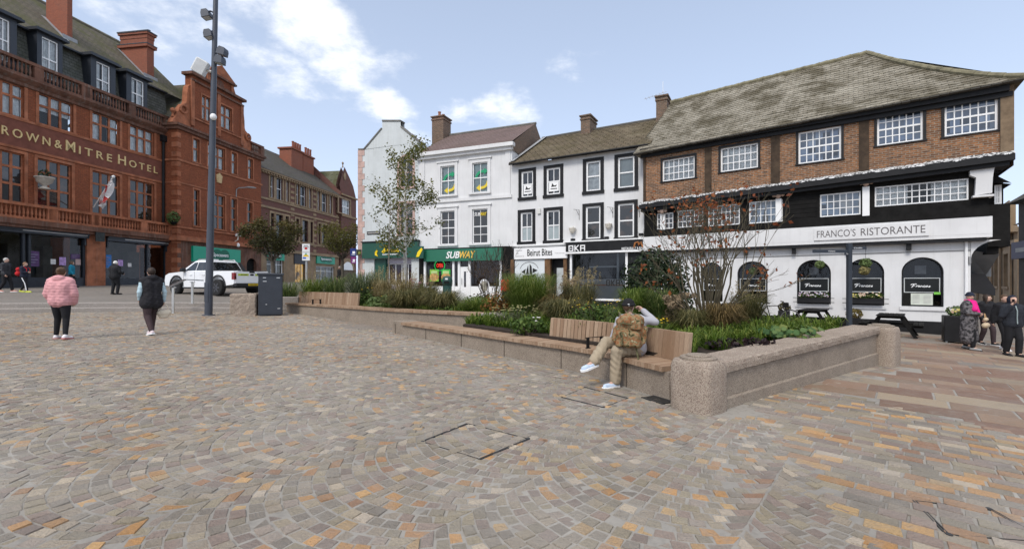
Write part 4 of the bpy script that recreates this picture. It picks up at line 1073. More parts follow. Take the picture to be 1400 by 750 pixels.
# stepped party wall rising above the neighbour's roof
pz = [S3.uz(414,215,3), ]
mb.poly([(0,-.1,zt4-3),(0,5.5,zt4-3),(0,5.5,S3.z(420,232,4)+1.0),(0,4.2,S3.z(420,232,4)+1.0),(0,-.1,zt4+.2)][::-1])
mb.poly([(-.35,-.1,zt4-3),(-.35,5.5,zt4-3),(-.35,5.5,S3.z(420,232,4)+1.0),(-.35,4.2,S3.z(420,232,4)+1.0),(-.35,-.1,zt4+.2)])
mb.build('wall', CHBRICK if False else B3BRICK, g4)
window(G4, w4, WHITEP, 4, 2, .08, .08, .15, pane=PGLASS, curtain=('full', CURTAIN))
for r in w4b: window(G4, r, WHITEP, 1, [.5], .06, .05, .15)
mb = MB(); mb.box(-.05, c4, -.25, -.003, zt4-.15, zt4+.05); mb.box(-.05, c4, -.15, -.003, w4[2]-.4, w4[2]-.15); surround(mb, w4, .25, -.08, -.002, .15)
mb.ell(((gp[4][0]), -.06, gp[4][1]-1.3), (.35,.06,.5), 12, 8); mb.lathe((gp[4][0], .25, gp[4][1]), [(.1,-.1),(.06,.3),(.16,.5),(.02,.7)], 8)
mb.build('stone_dressing', BUFF, g4)
mb = MB(); yy = 4.5
mb.poly([(.2,-.0,zt4+.1),(gp[4][0],.3,gp[4][1]-.4),(gp[4][0],8,gp[4][1]-.4),(.2,8,zt4+.1)][::-1] if False else [(.2,.5,zt4+.1),(gp[4][0],.5,gp[4][1]-.5),(gp[4][0],8,gp[4][1]-.5),(.2,8,zt4+.1)]); mb.poly([(c4,.5,zt4+.1),(c4,8,zt4+.1),(gp[4][0],8,gp[4][1]-.5),(gp[4][0],.5,gp[4][1]-.5)]); mb.build('roof', roofmat('green_copper_slate', (.15,.16,.11), (.20,.20,.14), (.12,.12,.08), .3, .2), g4)
mb = MB(); q = G4.rect(462, 486, 345, 372)
mb.prism([((q[0]+q[1])/2+(1.9*math.cos(math.pi*k/12)), q[2]+1.6*math.sin(math.pi*k/12)+.3) for k in range(13)], -.12, -.004); mb.build('door_arch', BUFF, g4)
mb = MB(); mb.prism([((q[0]+q[1])/2+(1.35*math.cos(math.pi*k/12)), q[2]+1.1*math.sin(math.pi*k/12)+.3) for k in range(13)], -.16, -.122); mb.build('fanlight', WHITEP, g4)
mb = MB(); mb.box((q[0]+q[1])/2-1.3, (q[0]+q[1])/2+1.3, -.14, -.005, -.9, q[2]+.29); mb.build('door', plain('brown_door', (.10,.06,.04), .6), g4)
# ================================================================= the white row
def dirxv(xv): return Vector((-(xv-CX)/F, -1.0)).normalized()
FD, BD, SD, GD = dirxv(-130), dirxv(-420), dirxv(-850), dirxv(-960)
# ---- white gable house with pink quoins
gx0, gy0 = -10.6, 31.3
GH = Bld('gable_house', 'aged white gable house with pink corner stones and a dark green shopfront', 'house', (gx0, gy0), GD, G(gx0, gy0)); gh = GH.root
c = GH.u(573); zE = GH.z(490, 205)
wA, wB = GH.rect(546,564.5,214.5,256), GH.rect(548,563.5,278,319)
wB = (wA[0], wA[1], wB[2], wB[3])
zsp = wA[3]-.45
holes = [wA, wB]; zfas = GH.z(533, 330)
mb = MB(); wall(mb, 0, c, zfas-.3, zE, holes, 0, .2); shell(mb, 0, c, 0, 9, -1, zE)
gp = [(0, zE), (c, zE), (c, GH.z(573,195)), GH.uz(547.8,174), GH.uz(547.8,166), GH.uz(522.6,166), GH.uz(522.6,176), GH.uz(498,205)]
mb.poly([(p[0], 0, p[1]) for p in gp]); mb.poly([(p[0], .45, p[1]) for p in gp][::-1])
ux = [(p[0], p[1]) for p in gp]
rise = .5
for sgn in (-1, 1):
    cx_, rx_ = (wA[0]+wA[1])/2, (wA[1]-wA[0])/2
    pts = [(cx_+sgn*rx_, wA[3]-rise)] + [(cx_+sgn*rx_*math.cos(math.pi/2*q/6), wA[3]-rise+rise*math.sin(math.pi/2*q/6)) for q in range(1, 7)] + [(cx_+sgn*rx_, wA[3])]
    mb.poly([(p[0], .0, p[1]) for p in (pts if sgn < 0 else pts[::-1])])
mb.build('wall', WHITE2, gh)
PINKST = plain('pink_sandstone_quoins', (.48,.335,.29), .85, .2, 2, .2, 20)
mb = MB(); z = -1; k = 0
while z < zE-.3: w_ = .52 if k % 2 else .34; mb.box(-.012, w_, -.03, -.002, z+.006, z+.40); mb.box(-.03, -.013, -.03, w_*.9, z+.006, z+.40); z += .41; k += 1
mb.mk()
for r in (wA, wB): surround(mb, (r[0], r[1], r[2], r[3]-(rise if r is wA else 0)), .16, -.03, -.002, .12, .05, 0 if r is wA else .16)
cx_, rx_ = (wA[0]+wA[1])/2, (wA[1]-wA[0])/2; o_ = [(cx_+(rx_+.16)*math.cos(math.pi*q/16), wA[3]-rise+(rise+.16)*math.sin(math.pi*q/16)) for q in range(17)]; i_ = [(cx_+rx_*math.cos(math.pi*q/16), wA[3]-rise+rise*math.sin(math.pi*q/16)) for q in range(17)]
for k in range(16): mb.prism([i_[k], o_[k], o_[k+1], i_[k+1]], -.03, -.002)
mb.build_each('stone_trim', PINKST, gh)
COPE = plain('coping_stone', (.17,.165,.15), .9, .3, 3)
mb = MB()
for (p, q) in zip(gp[2:], gp[3:]+[gp[0]]):
    d_ = Vector((q[0]-p[0], q[1]-p[1])); n_ = Vector((d_.y, -d_.x)).normalized() if d_.length > .01 else Vector((0,1))
    if n_.y < -.2: n_ = -n_
    w_ = .09; P_ = [(p[0]+n_.x*.004, p[1]+n_.y*.004), (p[0]+n_.x*w_, p[1]+n_.y*w_), (q[0]+n_.x*w_, q[1]+n_.y*w_), (q[0]+n_.x*.004, q[1]+n_.y*.004)]
    if abs(d_.x) > .15: mb.prism(P_, -.06, .5)
mb.build('coping', COPE, gh)
wo_ = window(GH, wA, PINKST, 2, [.5], .07, .04, .12, pane=DGLASS, arch=rise); window(GH, wB, PINKST, 2, [.5], .07, .04, .12, pane=DGLASS)
SLROOF = roofmat('purple_slate', (.165,.115,.105), (.195,.14,.125), (.12,.09,.085), .28, .2, (.10,.075,.06), .4)
mb = MB(); zap = GH.z(535,170); up_ = (gp[3][0]+gp[4][0])/2
mb.poly([(0,.4,zE-.3),(up_-.6,.4,zap-.6),(up_-.6,5,zap-1.2),(0,5,zE-.3)]); mb.poly([(c,.4,gp[2][1]-.3),(c,5,gp[2][1]-.3),(up_+.6,5,zap-1.6),(up_+.6,.4,zap-.6)]); mb.build('roof', SLROOF, gh)
sgr = GH.rect(496, 571.5, 330.5, 352.5, -.2); zg_ = GH.z(533, 331)
mb = MB(); mb.box(sgr[0], sgr[1], -.28, -.002, sgr[2], sgr[3]); fs = mb.build('shop_sign', GREEND, gh)
mb = MB(); mb.box(sgr[0]-.05, sgr[1]+.05, -.36, -.003, sgr[3]+.002, sgr[3]+.07); mb.build('sign_cap', BLACKP, gh)
# flowing yellow script and a thin pale strapline
zc_ = (sgr[2]+sgr[3])/2
mb = MB(); pts = []
bu0, bu1 = GH.u(522.5, -.28), GH.u(546.5, -.28); hh = (sgr[3]-sgr[2])
def script(mb, pts, r=.03, y=-.3): mb.tube([(p[0], y, p[1]) for p in pts], r, 6)
w_ = bu1-bu0
script(mb, [(bu0+.28*w_, zc_+.42*hh*.75), (bu0+.12*w_, zc_+.0), (bu0+.0*w_, zc_-.12*hh), (bu0+.10*w_, zc_-.18*hh), (bu0+.18*w_, zc_-.05*hh), (bu0+.12*w_, zc_+.03*hh)], .045)
for k in range(6):
    x = bu0 + w_*(.24+.125*k); ph = [(x, zc_-.16*hh), (x+.03*w_, zc_+.03*hh), (x+.07*w_, zc_+.02*hh), (x+.075*w_, zc_-.14*hh), (x+.11*w_, zc_-.12*hh)]
    script(mb, ph if k % 2 else [(x+.08*w_, zc_+.02*hh), (x+.01*w_, zc_-.02*hh), (x+.02*w_, zc_-.16*hh), (x+.08*w_, zc_-.14*hh), (x+.08*w_, zc_+.0*hh)], .04)
mb.build('script_lettering', YELLOWS, fs)
mb = MB(); x = GH.u(514, -.28); script(mb, [(x+.12, zc_-.02), (x-.02, zc_-.15), (x-.02, zc_-.32), (x+.14, zc_-.40), (x+.04, zc_-.25), (x+.12, zc_-.02)], .05); mb.build('emblem', YELLOWS, fs)
mb = MB()
for k in range(14): mb.box(GH.u(523,-.28)+k*.085, GH.u(523,-.28)+k*.085+.06, -.295, -.281, zc_-.31*hh, zc_-.25*hh)
mb.build('strapline', WHITES, fs)
# shop below
z0, z1 = -1.0, sgr[2]
a0, a1, a2, a3 = GH.u(511.5), GH.u(562.5), GH.u(564), GH.u(572)
mb = MB(); wall(mb, 0, c, -1, zfas-.31, [(a0, a1, -1, z1-.02)], 0, .9); mb.build('ground_floor_wall', WHITE2, gh)
GL = -.0; mb = MB(); mb.box(a0, GH.u(526), .1, .6, -1, z1-.03); mb.build('door_panel', GREEND, gh)
window(GH, (GH.u(526), a1, .35, z1-.35), WHITEP, 4, [], .06, .06, .5, pane=PGLASS, name='shop_window', curtain=('blind', plain('purple_shop_interior', (.10,.05,.08), .9, .6, 1.6)))
mb = MB(); mb.box(GH.u(526), a1, .3, .6, z1-.349, z1-.03); mb.mk(); mb.box(GH.u(526), a1, .3, .6, -1, .349); mb.build_each('shop_panel', plain('lilac_panel', (.50,.47,.55), .6), gh)
ps = GH.rect(567.5, 574.5, 342, 351, -.6); mb = MB(); mb.box(ps[0], ps[1]+.25, -.62, -.56, ps[2]-.1, ps[3]+.25); pj = mb.build('projecting_sign', GREEND, gh)
mb = MB(); mb.prism([(ps[0]+.1, ps[2]+.0), (ps[0]+.3, ps[2]+.0), (ps[1]+.2, ps[3]+.05), (ps[1]+.1, ps[3]+.15), (ps[0]+.2, ps[2]+.3)], -.64, -.621); mb.build('emblem', YELLOWS, pj)
st = GH.rect(502, 520, 316, 320.5, 0); mb = MB(); mb.box(st[0], st[1], -.03, -.002, st[2], st[3]); sp_ = mb.build('street_plate', plain('black_plate', (.03,.03,.03), .5), gh)
mb = MB(); mb.box(st[0]+.06, st[1]-.06, -.034, -.031, st[2]+.07, st[3]-.07); mb.build('plate_text', plain('worn_plate_text', (.32,.31,.3), .6, .6, 60), sp_)

# ---- smooth white house with the mid green sandwich shop
s0 = GH.world(c, 0, 0)
SH = Bld('white_house', 'smooth white house with four sash windows over a mid green shop sign', 'house', (s0.x, s0.y), SD, G(s0.x, s0.y)); shh = SH.root
c = SH.u(700); zC = SH.z(635, 206)
wu = level([SH.rect(602.6,622,227.5,266.8), SH.rect(646,667,221.5,263)]); wl = level([SH.rect(602.6,622,288,334), SH.rect(646,667,286,333)])
sg = SH.rect(580, 686, 340, 356.5, -.25); zf = sg[3]+.1
mb = MB(); wall(mb, 0, c, zf, zC, wu+wl, 0, .15); shell(mb, 0, c, 0, 8, -1, zC); mb.build('wall', WHITE, shh)
mb = MB(); mb.box(-.15, c+.2, -.38, -.002, zC-.12, zC+.1); mb.box(-.05, c+.08, -.22, -.002, zC-.3, zC-.121)
zs = wu[0][2]-.35; mb.box(.0, c, -.1, -.002, zs-.1, zs+.08)
for x in (.12, c-.42): mb.box(x, x+.32, -.05, -.001, zs+.081, zC-.301)
for r in wu+wl: surround(mb, r, .2, -.06, -.002, .1, .08, .22); mb.box(r[0]-.28, r[1]+.28, -.12, -.003, r[3]+.221, r[3]+.30)
mb.build('mouldings', WHITE, shh)
for k, r in enumerate(wu):
    o = window(SH, r, WHITEP, 2, [.5], .06, .035, .1, curtain=('blind', plain('frosted_blind', (.60,.68,.67), .8, .05, 3)))
    # green and yellow arrow stickers
    cu, cz = (r[0]+r[1])/2+.12, r[2]+(r[3]-r[2])*.44
    for mt, sg_, z_ in ((plain('sticker_green', (.02,.30,.14), .6), 1, .12), (plain('sticker_yellow', (.72,.55,.05), .6), -1, -.12)):
        mb = MB(); pts = [(cu-.42*math.cos(t_)*1.0, cz+z_*.2+sg_*(.10+.38*math.sin(t_))) for t_ in [math.pi*.0+q*math.pi/2/8 for q in range(9)]] + [(cu+.12, cz+sg_*.5)]
        pts = [(p[0] if sg_ > 0 else 2*cu-p[0]-.05, p[1]) for p in pts]
        for p, q in zip(pts, pts[1:]):
            d_ = Vector((q[0]-p[0], q[1]-p[1])).normalized()*.085; n_ = Vector((-d_.y, d_.x)); mb.poly([(p[0]-n_.x, .075, p[1]-n_.y), (q[0]-n_.x, .075, q[1]-n_.y), (q[0]+n_.x, .075, q[1]+n_.y), (p[0]+n_.x, .075, p[1]+n_.y)])
        e = pts[-1]; s_ = 1 if sg_ > 0 else -1; mb.poly([(e[0], .073, e[1]-.2), (e[0]+.26*s_, .073, e[1]), (e[0], .073, e[1]+.2)]); mb.build('arrow_sticker', mt, o)
for k, r in enumerate(wl):
    o = window(SH, r, WHITEP, 2, [.25,.5,.75] if k == 0 else [.25,.5], .06, .035, .1, pane=WARMGLASS)
    if k:
        cu = (r[0]+r[1])/2; text(o, 'SUB', cu-.42, cu-.02, r[3]-.42, r[3]-.2, .05, WHITES, .006, .25, .015); text(o, 'WAY', cu-.0, cu+.42, r[3]-.42, r[3]-.2, .05, YELLOWS, .006, .25, .015)
mb = MB(); yr_ = 4.2; zr_ = SH.z(650, 180.5, yr_)
mb.poly([(-.1,-.3,zC+.1),(c+.05,-.3,zC+.1),(c+.05,yr_,zr_),(-.1,yr_,zr_)]); mb.poly([(c+.05,yr_,zr_),(c+.05,8.5,zC),(-.1,8.5,zC),(-.1,yr_,zr_)][::-1])
rf = mb.build('roof', SLROOF, shh)
mb = MB(); mb.tube([(-.1,yr_,zr_+.03),(c+.1,yr_,zr_+.03)], .1, 8); mb.build('ridge', COPE, rf)
mb = MB(); mb.poly([(c+.06,-.25,zC-.3),(c+.06,8,zC-.3),(c+.06,8,zC),(c+.06,yr_,zr_),(c+.06,-.25,zC+.05)]); mb.build('brick_gable', CBRICK, shh)
ug0, ug1 = SH.u(590.5, 3.4), SH.u(606, 3.4); y1_ = 3.4+.95
chimney(SH, ug0, ug1, 3.4, 4.5, zC+.6, SH.z(600, 158, 3.4), CBRICK, rf, 2)
mb = MB(); mb.box(sg[0], sg[1], -.30, -.002, sg[2], sg[3]); fs = mb.build('shop_sign', GREENS, shh)
a, b_ = SH.u(610, -.3), SH.u(650, -.3); m_ = a+(b_-a)*.47; h_ = sg[3]-sg[2]
text(fs, 'SUB', a, m_, sg[2]+.22*h_, sg[2]+.80*h_, -.301, WHITES, .03, .28, .02); text(fs, 'WAY', m_, b_, sg[2]+.22*h_, sg[2]+.80*h_, -.301, plain('amber_letters', (.80,.52,.10), .5), .03, .28, .02)
# timber shopfront
zt = sg[2]; zr0 = SH.z(610, 391)
posts = [SH.u(x) for x in (582, 621, 628.5, 643, 685)]
mb = MB()
for x in posts: mb.box(x-.07, x+.07, -.12, .06, -1, zt)
mb.box(posts[0]+.07, posts[1]-.07, -.08, .04, -1, zr0); mb.box(posts[3]+.07, posts[4]-.07, -.08, .04, -1, zr0+.0); mb.box(posts[1]+.07, posts[2]-.07, -.08, .04, -1, zr0)
mb.box(posts[0], posts[4], -.1, .05, zt-.1, zt-.002) if False else None
sf = mb.build('shopfront', WHITEP, shh)
mb = MB(); mb.poly([(posts[0],-.01,zr0),(posts[4],-.01,zr0),(posts[4],-.01,zt),(posts[0],-.01,zt)]); mb.build('pane', PGLASS, sf)
mb = MB(); mb.poly([(posts[0],1.2,-1),(posts[4],1.2,-1),(posts[4],1.2,zt+.3),(posts[0],1.2,zt+.3)]); mb.poly([(posts[0],.1,zt+.2),(posts[0],1.2,zt+.2),(posts[4],1.2,zt+.2),(posts[4],.1,zt+.2)])
mb.build('shop_interior', plain('maroon_shop_interior', (.10,.045,.035), .9, .6, 1.4), sf)
wall_l = MB(); wall_l.box(0, posts[0]-.07, -.02, .3, -1, zf); wall_l.mk(); wall_l.box(posts[4]+.07, c, -.02, .3, -1, zf); wall_l.build_each('pilaster', BLACKW, shh)
d0, d1_ = posts[2]+.07, posts[3]-.07; mb = MB(); wall(mb, d0, d1_, -.9, zt-.45, [(d0+.25, d1_-.2, zr0-.05, zt-.65)], -.05, .05); mb.box(d0, d1_, -.06, .02, zt-.449, zt-.36); do = mb.build('door', WHITEP, sf)
mb = MB(); mb.poly([(d0+.2,-.012,zr0-.1),(d1_-.15,-.012,zr0-.1),(d1_-.15,-.012,zt-.6),(d0+.2,-.012,zt-.6)]); mb.build('door_pane', DGLASS, do)
mb = MB(); mb.tube([(d0+.12,-.1,zr0+.1),(d0+.12,-.1,zr0+.5)], .02, 6); mb.build('handle', STEEL, do)
# oval neon sign and two food posters in the window
cu, cz = SH.u(601.5), SH.z(601, 362.8); ru, rz_ = (SH.u(608.5)-SH.u(594.5))/2, .33
mb = MB(); mb.tube([(cu+ru*math.cos(2*math.pi*q/24), -.03, cz+rz_*math.sin(2*math.pi*q/24)) for q in range(25)], .022, 6); ns = mb.build('open_sign', emis('neon_green', (.05,.7,.15), .55), sf)
text(ns, 'OPEN', cu-ru*.62, cu+ru*.62, cz-.13, cz+.13, -.025, emis('neon_red', (1.,.06,.03), .9), .006, 0, .012)
for x0, x1, cg in ((588,600,(.20,.42,.05)),(604,616,(.05,.40,.07))):
    r = SH.rect(x0, x1, 368, 384.5, 0); mb = MB(); mb.box(r[0], r[1], -.03, -.015, r[2], r[3]); po = mb.build('poster', plain('food_poster_%d' % x0, cg, .5, .5, 3), sf)
    mb = MB(); mb.prism([((r[0]+r[1])/2+.34*math.cos(2*math.pi*q/16), r[2]+(r[3]-r[2])*.36+.26*math.sin(2*math.pi*q/16)) for q in range(16)], -.036, -.031); mb.build('printed_roll', plain('printed_food', (.50,.30,.10), .6, .5, 9), po)
    mb = MB(); mb.box(r[0]+.1, r[1]-.1, -.036, -.031, r[3]-.28, r[3]-.1); mb.build('print', plain('poster_light', (.45,.62,.25), .6), po)

# ---- white house with black window surrounds over two shops
s0 = SH.world(c, 0, 0)
BH = Bld('white_house', 'white house with black window surrounds, stone tile roof and two shops below', 'house', (s0.x, s0.y), BD, G(s0.x, s0.y)); bh = BH.root
c = BH.u(885.5); zC = BH.z(790, 213.5)
wu = [BH.rect(713,729,234,268.5), BH.rect(747.5,766,229.5,267), BH.rect(801.5,821,220.5,261.5), BH.rect(845,867.5,214,256)]
wl = [BH.rect(712,728,290,330), BH.rect(747.5,765.5,287.5,328.5), BH.rect(801,821,282.5,326.5), BH.rect(845,867,277.5,324)]
wu[2:] = level(wu[2:]); wl[2:] = level(wl[2:]); wu[:2] = level(wu[:2]); wl[:2] = level(wl[:2])
sgB = BH.rect(703, 775, 338, 353.5, -.2); sgO = BH.rect(773.5, 890, 329, 344, -.3)
zf = sgB[3]+.05
mb = MB(); wall(mb, 0, c, zf, zC, wu+wl, 0, .14); shell(mb, 0, c, 0, 8, -1, zC); mb.build('wall', WHITE, bh)
mb = MB()
for r in wu+wl: surround(mb, r, .19, -.035, -.002, .17, .05, .17); mb.mk()
mb.build_each('window_surround', BLACKP, bh)
for k, r in enumerate(wu): window(BH, r, WHITEP, 2 if k < 2 else 1, [.5], .085, .04, .09, pane=DGLASS if k < 2 else PGLASS, curtain=None if k < 2 else ('blind', BLIND if k == 3 else CURTAIN))
for k, r in enumerate(wl):
    o = window(BH, r, WHITEP, 2 if k < 2 else 1, [.5], .085, .04, .09, pane=WARMGLASS if k > 1 else DGLASS)
def bird(par, r, y):
    """white half-sheet with a small dark ship mark in the lower sash"""
    mb = MB(); mb.box(r[0]+.12, r[1]-.12, y-.004, y, r[2]+.2, r[2]+(r[3]-r[2])*.47); s_ = mb.build('window_notice', WHITES, par)
    cu, cz = (r[0]+r[1])/2, r[2]+(r[3]-r[2])*.30; mb = MB()
    mb.prism([(cu-.18, cz), (cu+.12, cz), (cu+.2, cz+.1), (cu+.02, cz+.06), (cu-.1, cz+.22), (cu-.14, cz+.05)], y-.008, y-.005); mb.box(cu-.2, cu+.2, y-.008, y-.005, cz-.14, cz-.09); mb.build('ship_mark', BLACKL, s_)
wins_ = [o for o in bh.children if o.name.startswith('window') and not o.name.startswith('window_')]
for o, r in zip(wins_[:2], wu[:2]): bird(o, r, .06)
for o, r in zip(wins_[4:6], wl[:2]):
    mb = MB(); mb.box(r[0]+.1, r[1]-.1, .076, .083, r[2]+.1, r[2]+(r[3]-r[2])*.46); mb.build('frosted_film', plain('frosted_film', (.33,.38,.39), .5), o)
# dark painted lintel bands
mb = MB(); mb.box(-.05, BH.u(775), -.12, -.002, zf+.08, zf+.16); mb.mk(); mb.box(BH.u(773), c, -.34, -.002, sgO[3]+.003, sgO[3]+.07); mb.build_each('sill_band', WHITEP, bh)
STILE = roofmat('brown_stone_tiles', (.165,.13,.09), (.115,.092,.065), (.21,.18,.125), .36, .27, (.10,.085,.045), .45, 1.0, .03)
mb = MB(); yr_ = 4.3; zr_ = BH.z(815, 177.5, yr_); zEv = zC+.05
nrow = 19
for k in range(nrow):       # lapped courses with real steps
    f0, f1 = k/nrow, (k+1)/nrow; ya, yb = -.35+(yr_+.35)*f0, -.35+(yr_+.35)*f1; za, zb_ = zEv+(zr_-zEv)*f0, zEv+(zr_-zEv)*f1
    mb.poly([(-.02,ya,za+.055),(c+.25,ya,za+.055),(c+.25,yb,zb_),(-.02,yb,zb_)]); mb.poly([(-.02,ya,za-.02),(c+.25,ya,za-.02),(c+.25,ya,za+.055),(-.02,ya,za+.055)])
mb.poly([(c+.25,yr_,zr_),(c+.25,8.4,zC),(-.02,8.4,zC),(-.02,yr_,zr_)][::-1])
rf = mb.build('roof', STILE, bh)
mb = MB(); mb.tube([(-.02,yr_,zr_+.02),(c+.25,yr_,zr_+.02)], .11, 8); mb.build('ridge', plain('dark_ridge', (.10,.095,.085), .9), rf)
chimney(BH, BH.u(794, 3.6), BH.u(806.5, 3.6), 3.6, 4.9, zr_-1.0, BH.z(800, 157, 3.6), CBRICK, rf, 0)
u_ = BH.u(897, 3.8); chimney(BH, u_, u_+.62, 3.8, 5.0, zr_-1.2, BH.z(905, 130, 3.8), CBRICK, rf, 0)
mb = MB(); q = (u_+.3, 4.3, BH.z(905, 130, 3.8)); mb.tube([q, (q[0], q[1], q[2]+1.0)], .015, 5); mb.tube([(q[0]-1.1,q[1],q[2]+.15),(q[0]+.2,q[1],q[2]+.35)], .012, 5)
for k in range(6): mb.tube([(q[0]-1.0+k*.2, q[1]-.22, q[2]+.16+k*.03), (q[0]-1.0+k*.2, q[1]+.22, q[2]+.16+k*.03)], .008, 4)
mb.build('aerial', STEEL, rf)
gutter(BH, 0, c+.1, zC-.02, -.38, bh); pipe([(c-.12,-.38,zC-.06),(c-.1,-.1,zC-.4),(c-.1,-.1,zf+1.0),(c+.1,-.1,zf+.6),(c+.1,-.1,zf)], bh)
mb = MB(); mb.prism([(0,0),(.0001,0),(.0001,.0001)], 0, .001) if False else None
mb.poly([(-.0,-.4,zC+.1),(.35,-.4,zC+.16),(.35,yr_,zr_+.14),(-.0,yr_,zr_+.10)]); mb.build('verge_flashing', LEAD, rf)
# left shop: white board with black fanciful lettering, shutter with a ship
mb = MB(); mb.box(sgB[0], sgB[1], -.22, -.002, sgB[2], sgB[3]); fs = mb.build('shop_sign', WHITEP, bh)
h_ = sgB[3]-sgB[2]; text(fs, 'Beirut Bites', BH.u(721,-.22), BH.u(755,-.22), sgB[2]+.26*h_, sgB[2]+.86*h_, -.222, BLACKL, .012, 0, .006)
faint = plain('faint_grey_letters', (.35,.34,.33), .6)
text(fs, 'Sweet\n  &\nSavoury', BH.u(705,-.22), BH.u(716.5,-.22), sgB[2]+.15*h_, sgB[2]+.9*h_, -.222, faint, .003); text(fs, 'Takeaway', BH.u(758,-.22), BH.u(773,-.22), sgB[2]+.36*h_, sgB[2]+.50*h_, -.222, faint, .003)
r = BH.rect(704.5, 745.5, 355, 389.5, -.05); mb = MB(); mb.box(r[0], r[1], -.1, -.02, r[2]-.8, r[3]); shut = mb.build('shutter', plain('pale_shutter', (.66,.70,.71), .5, .04, 2), bh)
cu, cz = BH.u(724.5), BH.z(724, 371); s_ = .042*BH.ut(724)[1]/25*1.0
def P(x, z): return (cu+x, cz+z)
mb = MB(); mb.prism([P(-.42,-.22), P(-.3,-.36), P(.28,-.36), P(.42,-.12), P(.2,-.2), P(-.2,-.2)], -.115, -.101)
mb.prism([P(-.5,-.02), P(-.28,-.14), P(-.22,.16)], -.115, -.101); mb.prism([P(-.2,-.16), P(-.02,-.16), P(-.06,.38), P(-.16,.1)], -.115, -.101); mb.prism([P(.02,-.16), P(.2,-.16), P(.16,.3), P(.04,.44)], -.115, -.101); mb.prism([P(.22,-.1), P(.56,.06), P(.24,.2)], -.115, -.101); mb.box(cu-.5, cu+.5, -.115, -.101, cz-.45, cz-.40); mb.build('ship_emblem', BLACKL, shut)
mb = MB(); mb.tube([(cu+.62*math.cos(a_), -.108, cz+.55*math.sin(a_)) for a_ in [math.pi*.1+math.pi*.8*q/14 for q in range(15)]], .012, 5); mb.build('ship_ring', BLACKL, shut)
text(shut, 'Beirut Bites', cu-.62, cu+.62, cz-.85, cz-.58, -.102, BLACKL, .006)
TIM = plain('brown_timber_post', (.14,.075,.035), .7, .4, 5, .2, 30)
mb = MB()
for x0, x1 in ((699.5,704),(746,753.5),(771.5,776)): mb.box(BH.u(x0), BH.u(x1), -.14, .05, -1, sgB[2]); mb.mk()
mb.build_each('timber_post', TIM, bh)
mb = MB(); mb.box(BH.u(753.5), BH.u(771.5), .3, .4, -1, sgB[2]); db = mb.build('doorway', BLACKP, bh)
mb = MB(); mb.box(BH.u(761,.2), BH.u(771,.2), .22, .295, -.7, BH.z(765, 366, .2)); mb.build('door_pane', plain('pale_door_glass', (.50,.53,.53), .3), db)
wb = MB(); wb.box(0, BH.u(699.5), -.02, .2, -1, zf); wb.box(BH.u(773), c, .9, 1.0, -1, zf) ; wb.build('ground_floor_back', BLACKW, bh)
# right shop: black fascia, big window with white frame
mb = MB(); mb.box(sgO[0], sgO[1], -.30, -.002, sgO[2], sgO[3]); fs = mb.build('shop_sign', BLACKP, bh)
h_ = sgO[3]-sgO[2]
def blockO(mb, x0, x1, z0, z1, y):    # squared letters O K A
    w = (x1-x0); t_ = (z1-z0)*.17; lw = w*.29
    a = x0; mb.box(a,a+t_,y,y+.02,z0,z1); mb.box(a+lw-t_,a+lw,y,y+.02,z0,z1); mb.box(a+t_,a+lw-t_,y,y+.02,z0,z0+t_); mb.box(a+t_,a+lw-t_,y,y+.02,z1-t_,z1); mb.box(a+lw*.4,a+lw*.6,y,y+.02,(z0+z1)/2-t_*.6,(z0+z1)/2+t_*.6)
    a = x0+w*.36; mb.box(a,a+t_,y,y+.02,z0,z1); m_ = (z0+z1)/2
    mb.prism([(a+t_,m_-t_*.5),(a+lw-t_*1.3,z0),(a+lw,z0),(a+t_*1.9,m_),(a+lw,z1),(a+lw-t_*1.3,z1),(a+t_,m_+t_*.5)], y, y+.02)
    a = x0+w*.71; mb.box(a,a+t_,y,y+.02,z0,z1); mb.box(a+lw-t_,a+lw,y,y+.02,z0,z1); mb.box(a+t_,a+lw-t_,y,y+.02,z1-t_,z1); mb.box(a+t_,a+lw-t_,y,y+.02,m_-t_*.7,m_+t_*.3)
r = BH.rect(777.5, 800, 335, 343.2, -.3); mb = MB(); blockO(mb, r[0], r[1], r[2], r[3], -.325); mb.build('lettering', WHITES, fs)
r = BH.rect(850, 880, 337.5, 341, -.3); text(fs, 'RESTAURANT & BAR', r[0], r[1], r[2], r[3], -.301, WHITES, .01, 0, .01)
r = BH.rect(867, 879, 332, 338, -.3); mb = MB(); mb.tube([(r[0], -.33, r[2]), (r[0]+.05,-.33,r[3]), (r[0]+.2,-.33,r[3]+.05), (r[0]+.25,-.33,r[2]+.1), (r[0]+.3,-.33,r[3]), (r[1]-.1,-.33,r[3]+.05), (r[1],-.33,r[2])], .045, 6); mb.build('copper_emblem', plain('copper_emblem', (.50,.20,.07), .4, .1, 3, metal=.6), fs)
r = BH.rect(782.5, 855.5, 346, 408, -.02); zs0 = r[2]; zh = r[2]+(r[3]-r[2])*.43
mb = MB(); fr_ = .09
mb.box(r[0]-.12, r[0], -.1, .02, r[2]-.1, r[3]); mb.box(r[1], r[1]+.12, -.1, .02, r[2]-.1, r[3]); mb.box(r[0], r[1], -.1, .02, r[2]-.1, r[2]); mb.box(BH.u(775), c, -.32, .02, r[3]+.0, r[3]+.1)
sf = mb.build('shopfront', WHITEP, bh)
mb = MB(); mb.poly([(r[0],-.03,r[2]),(r[1],-.03,r[2]),(r[1],-.03,r[3]),(r[0],-.03,r[3])]); mb.build('pane', PGLASS, sf)
mb = MB(); mb.box(r[0], r[1], -.025, -.015, r[2], zh-.35); mb.box(r[0], r[1], -.025, -.015, zh-.3, zh); mb.build('grey_film', plain('grey_window_film', (.24,.25,.27), .35, .06, 2), sf)
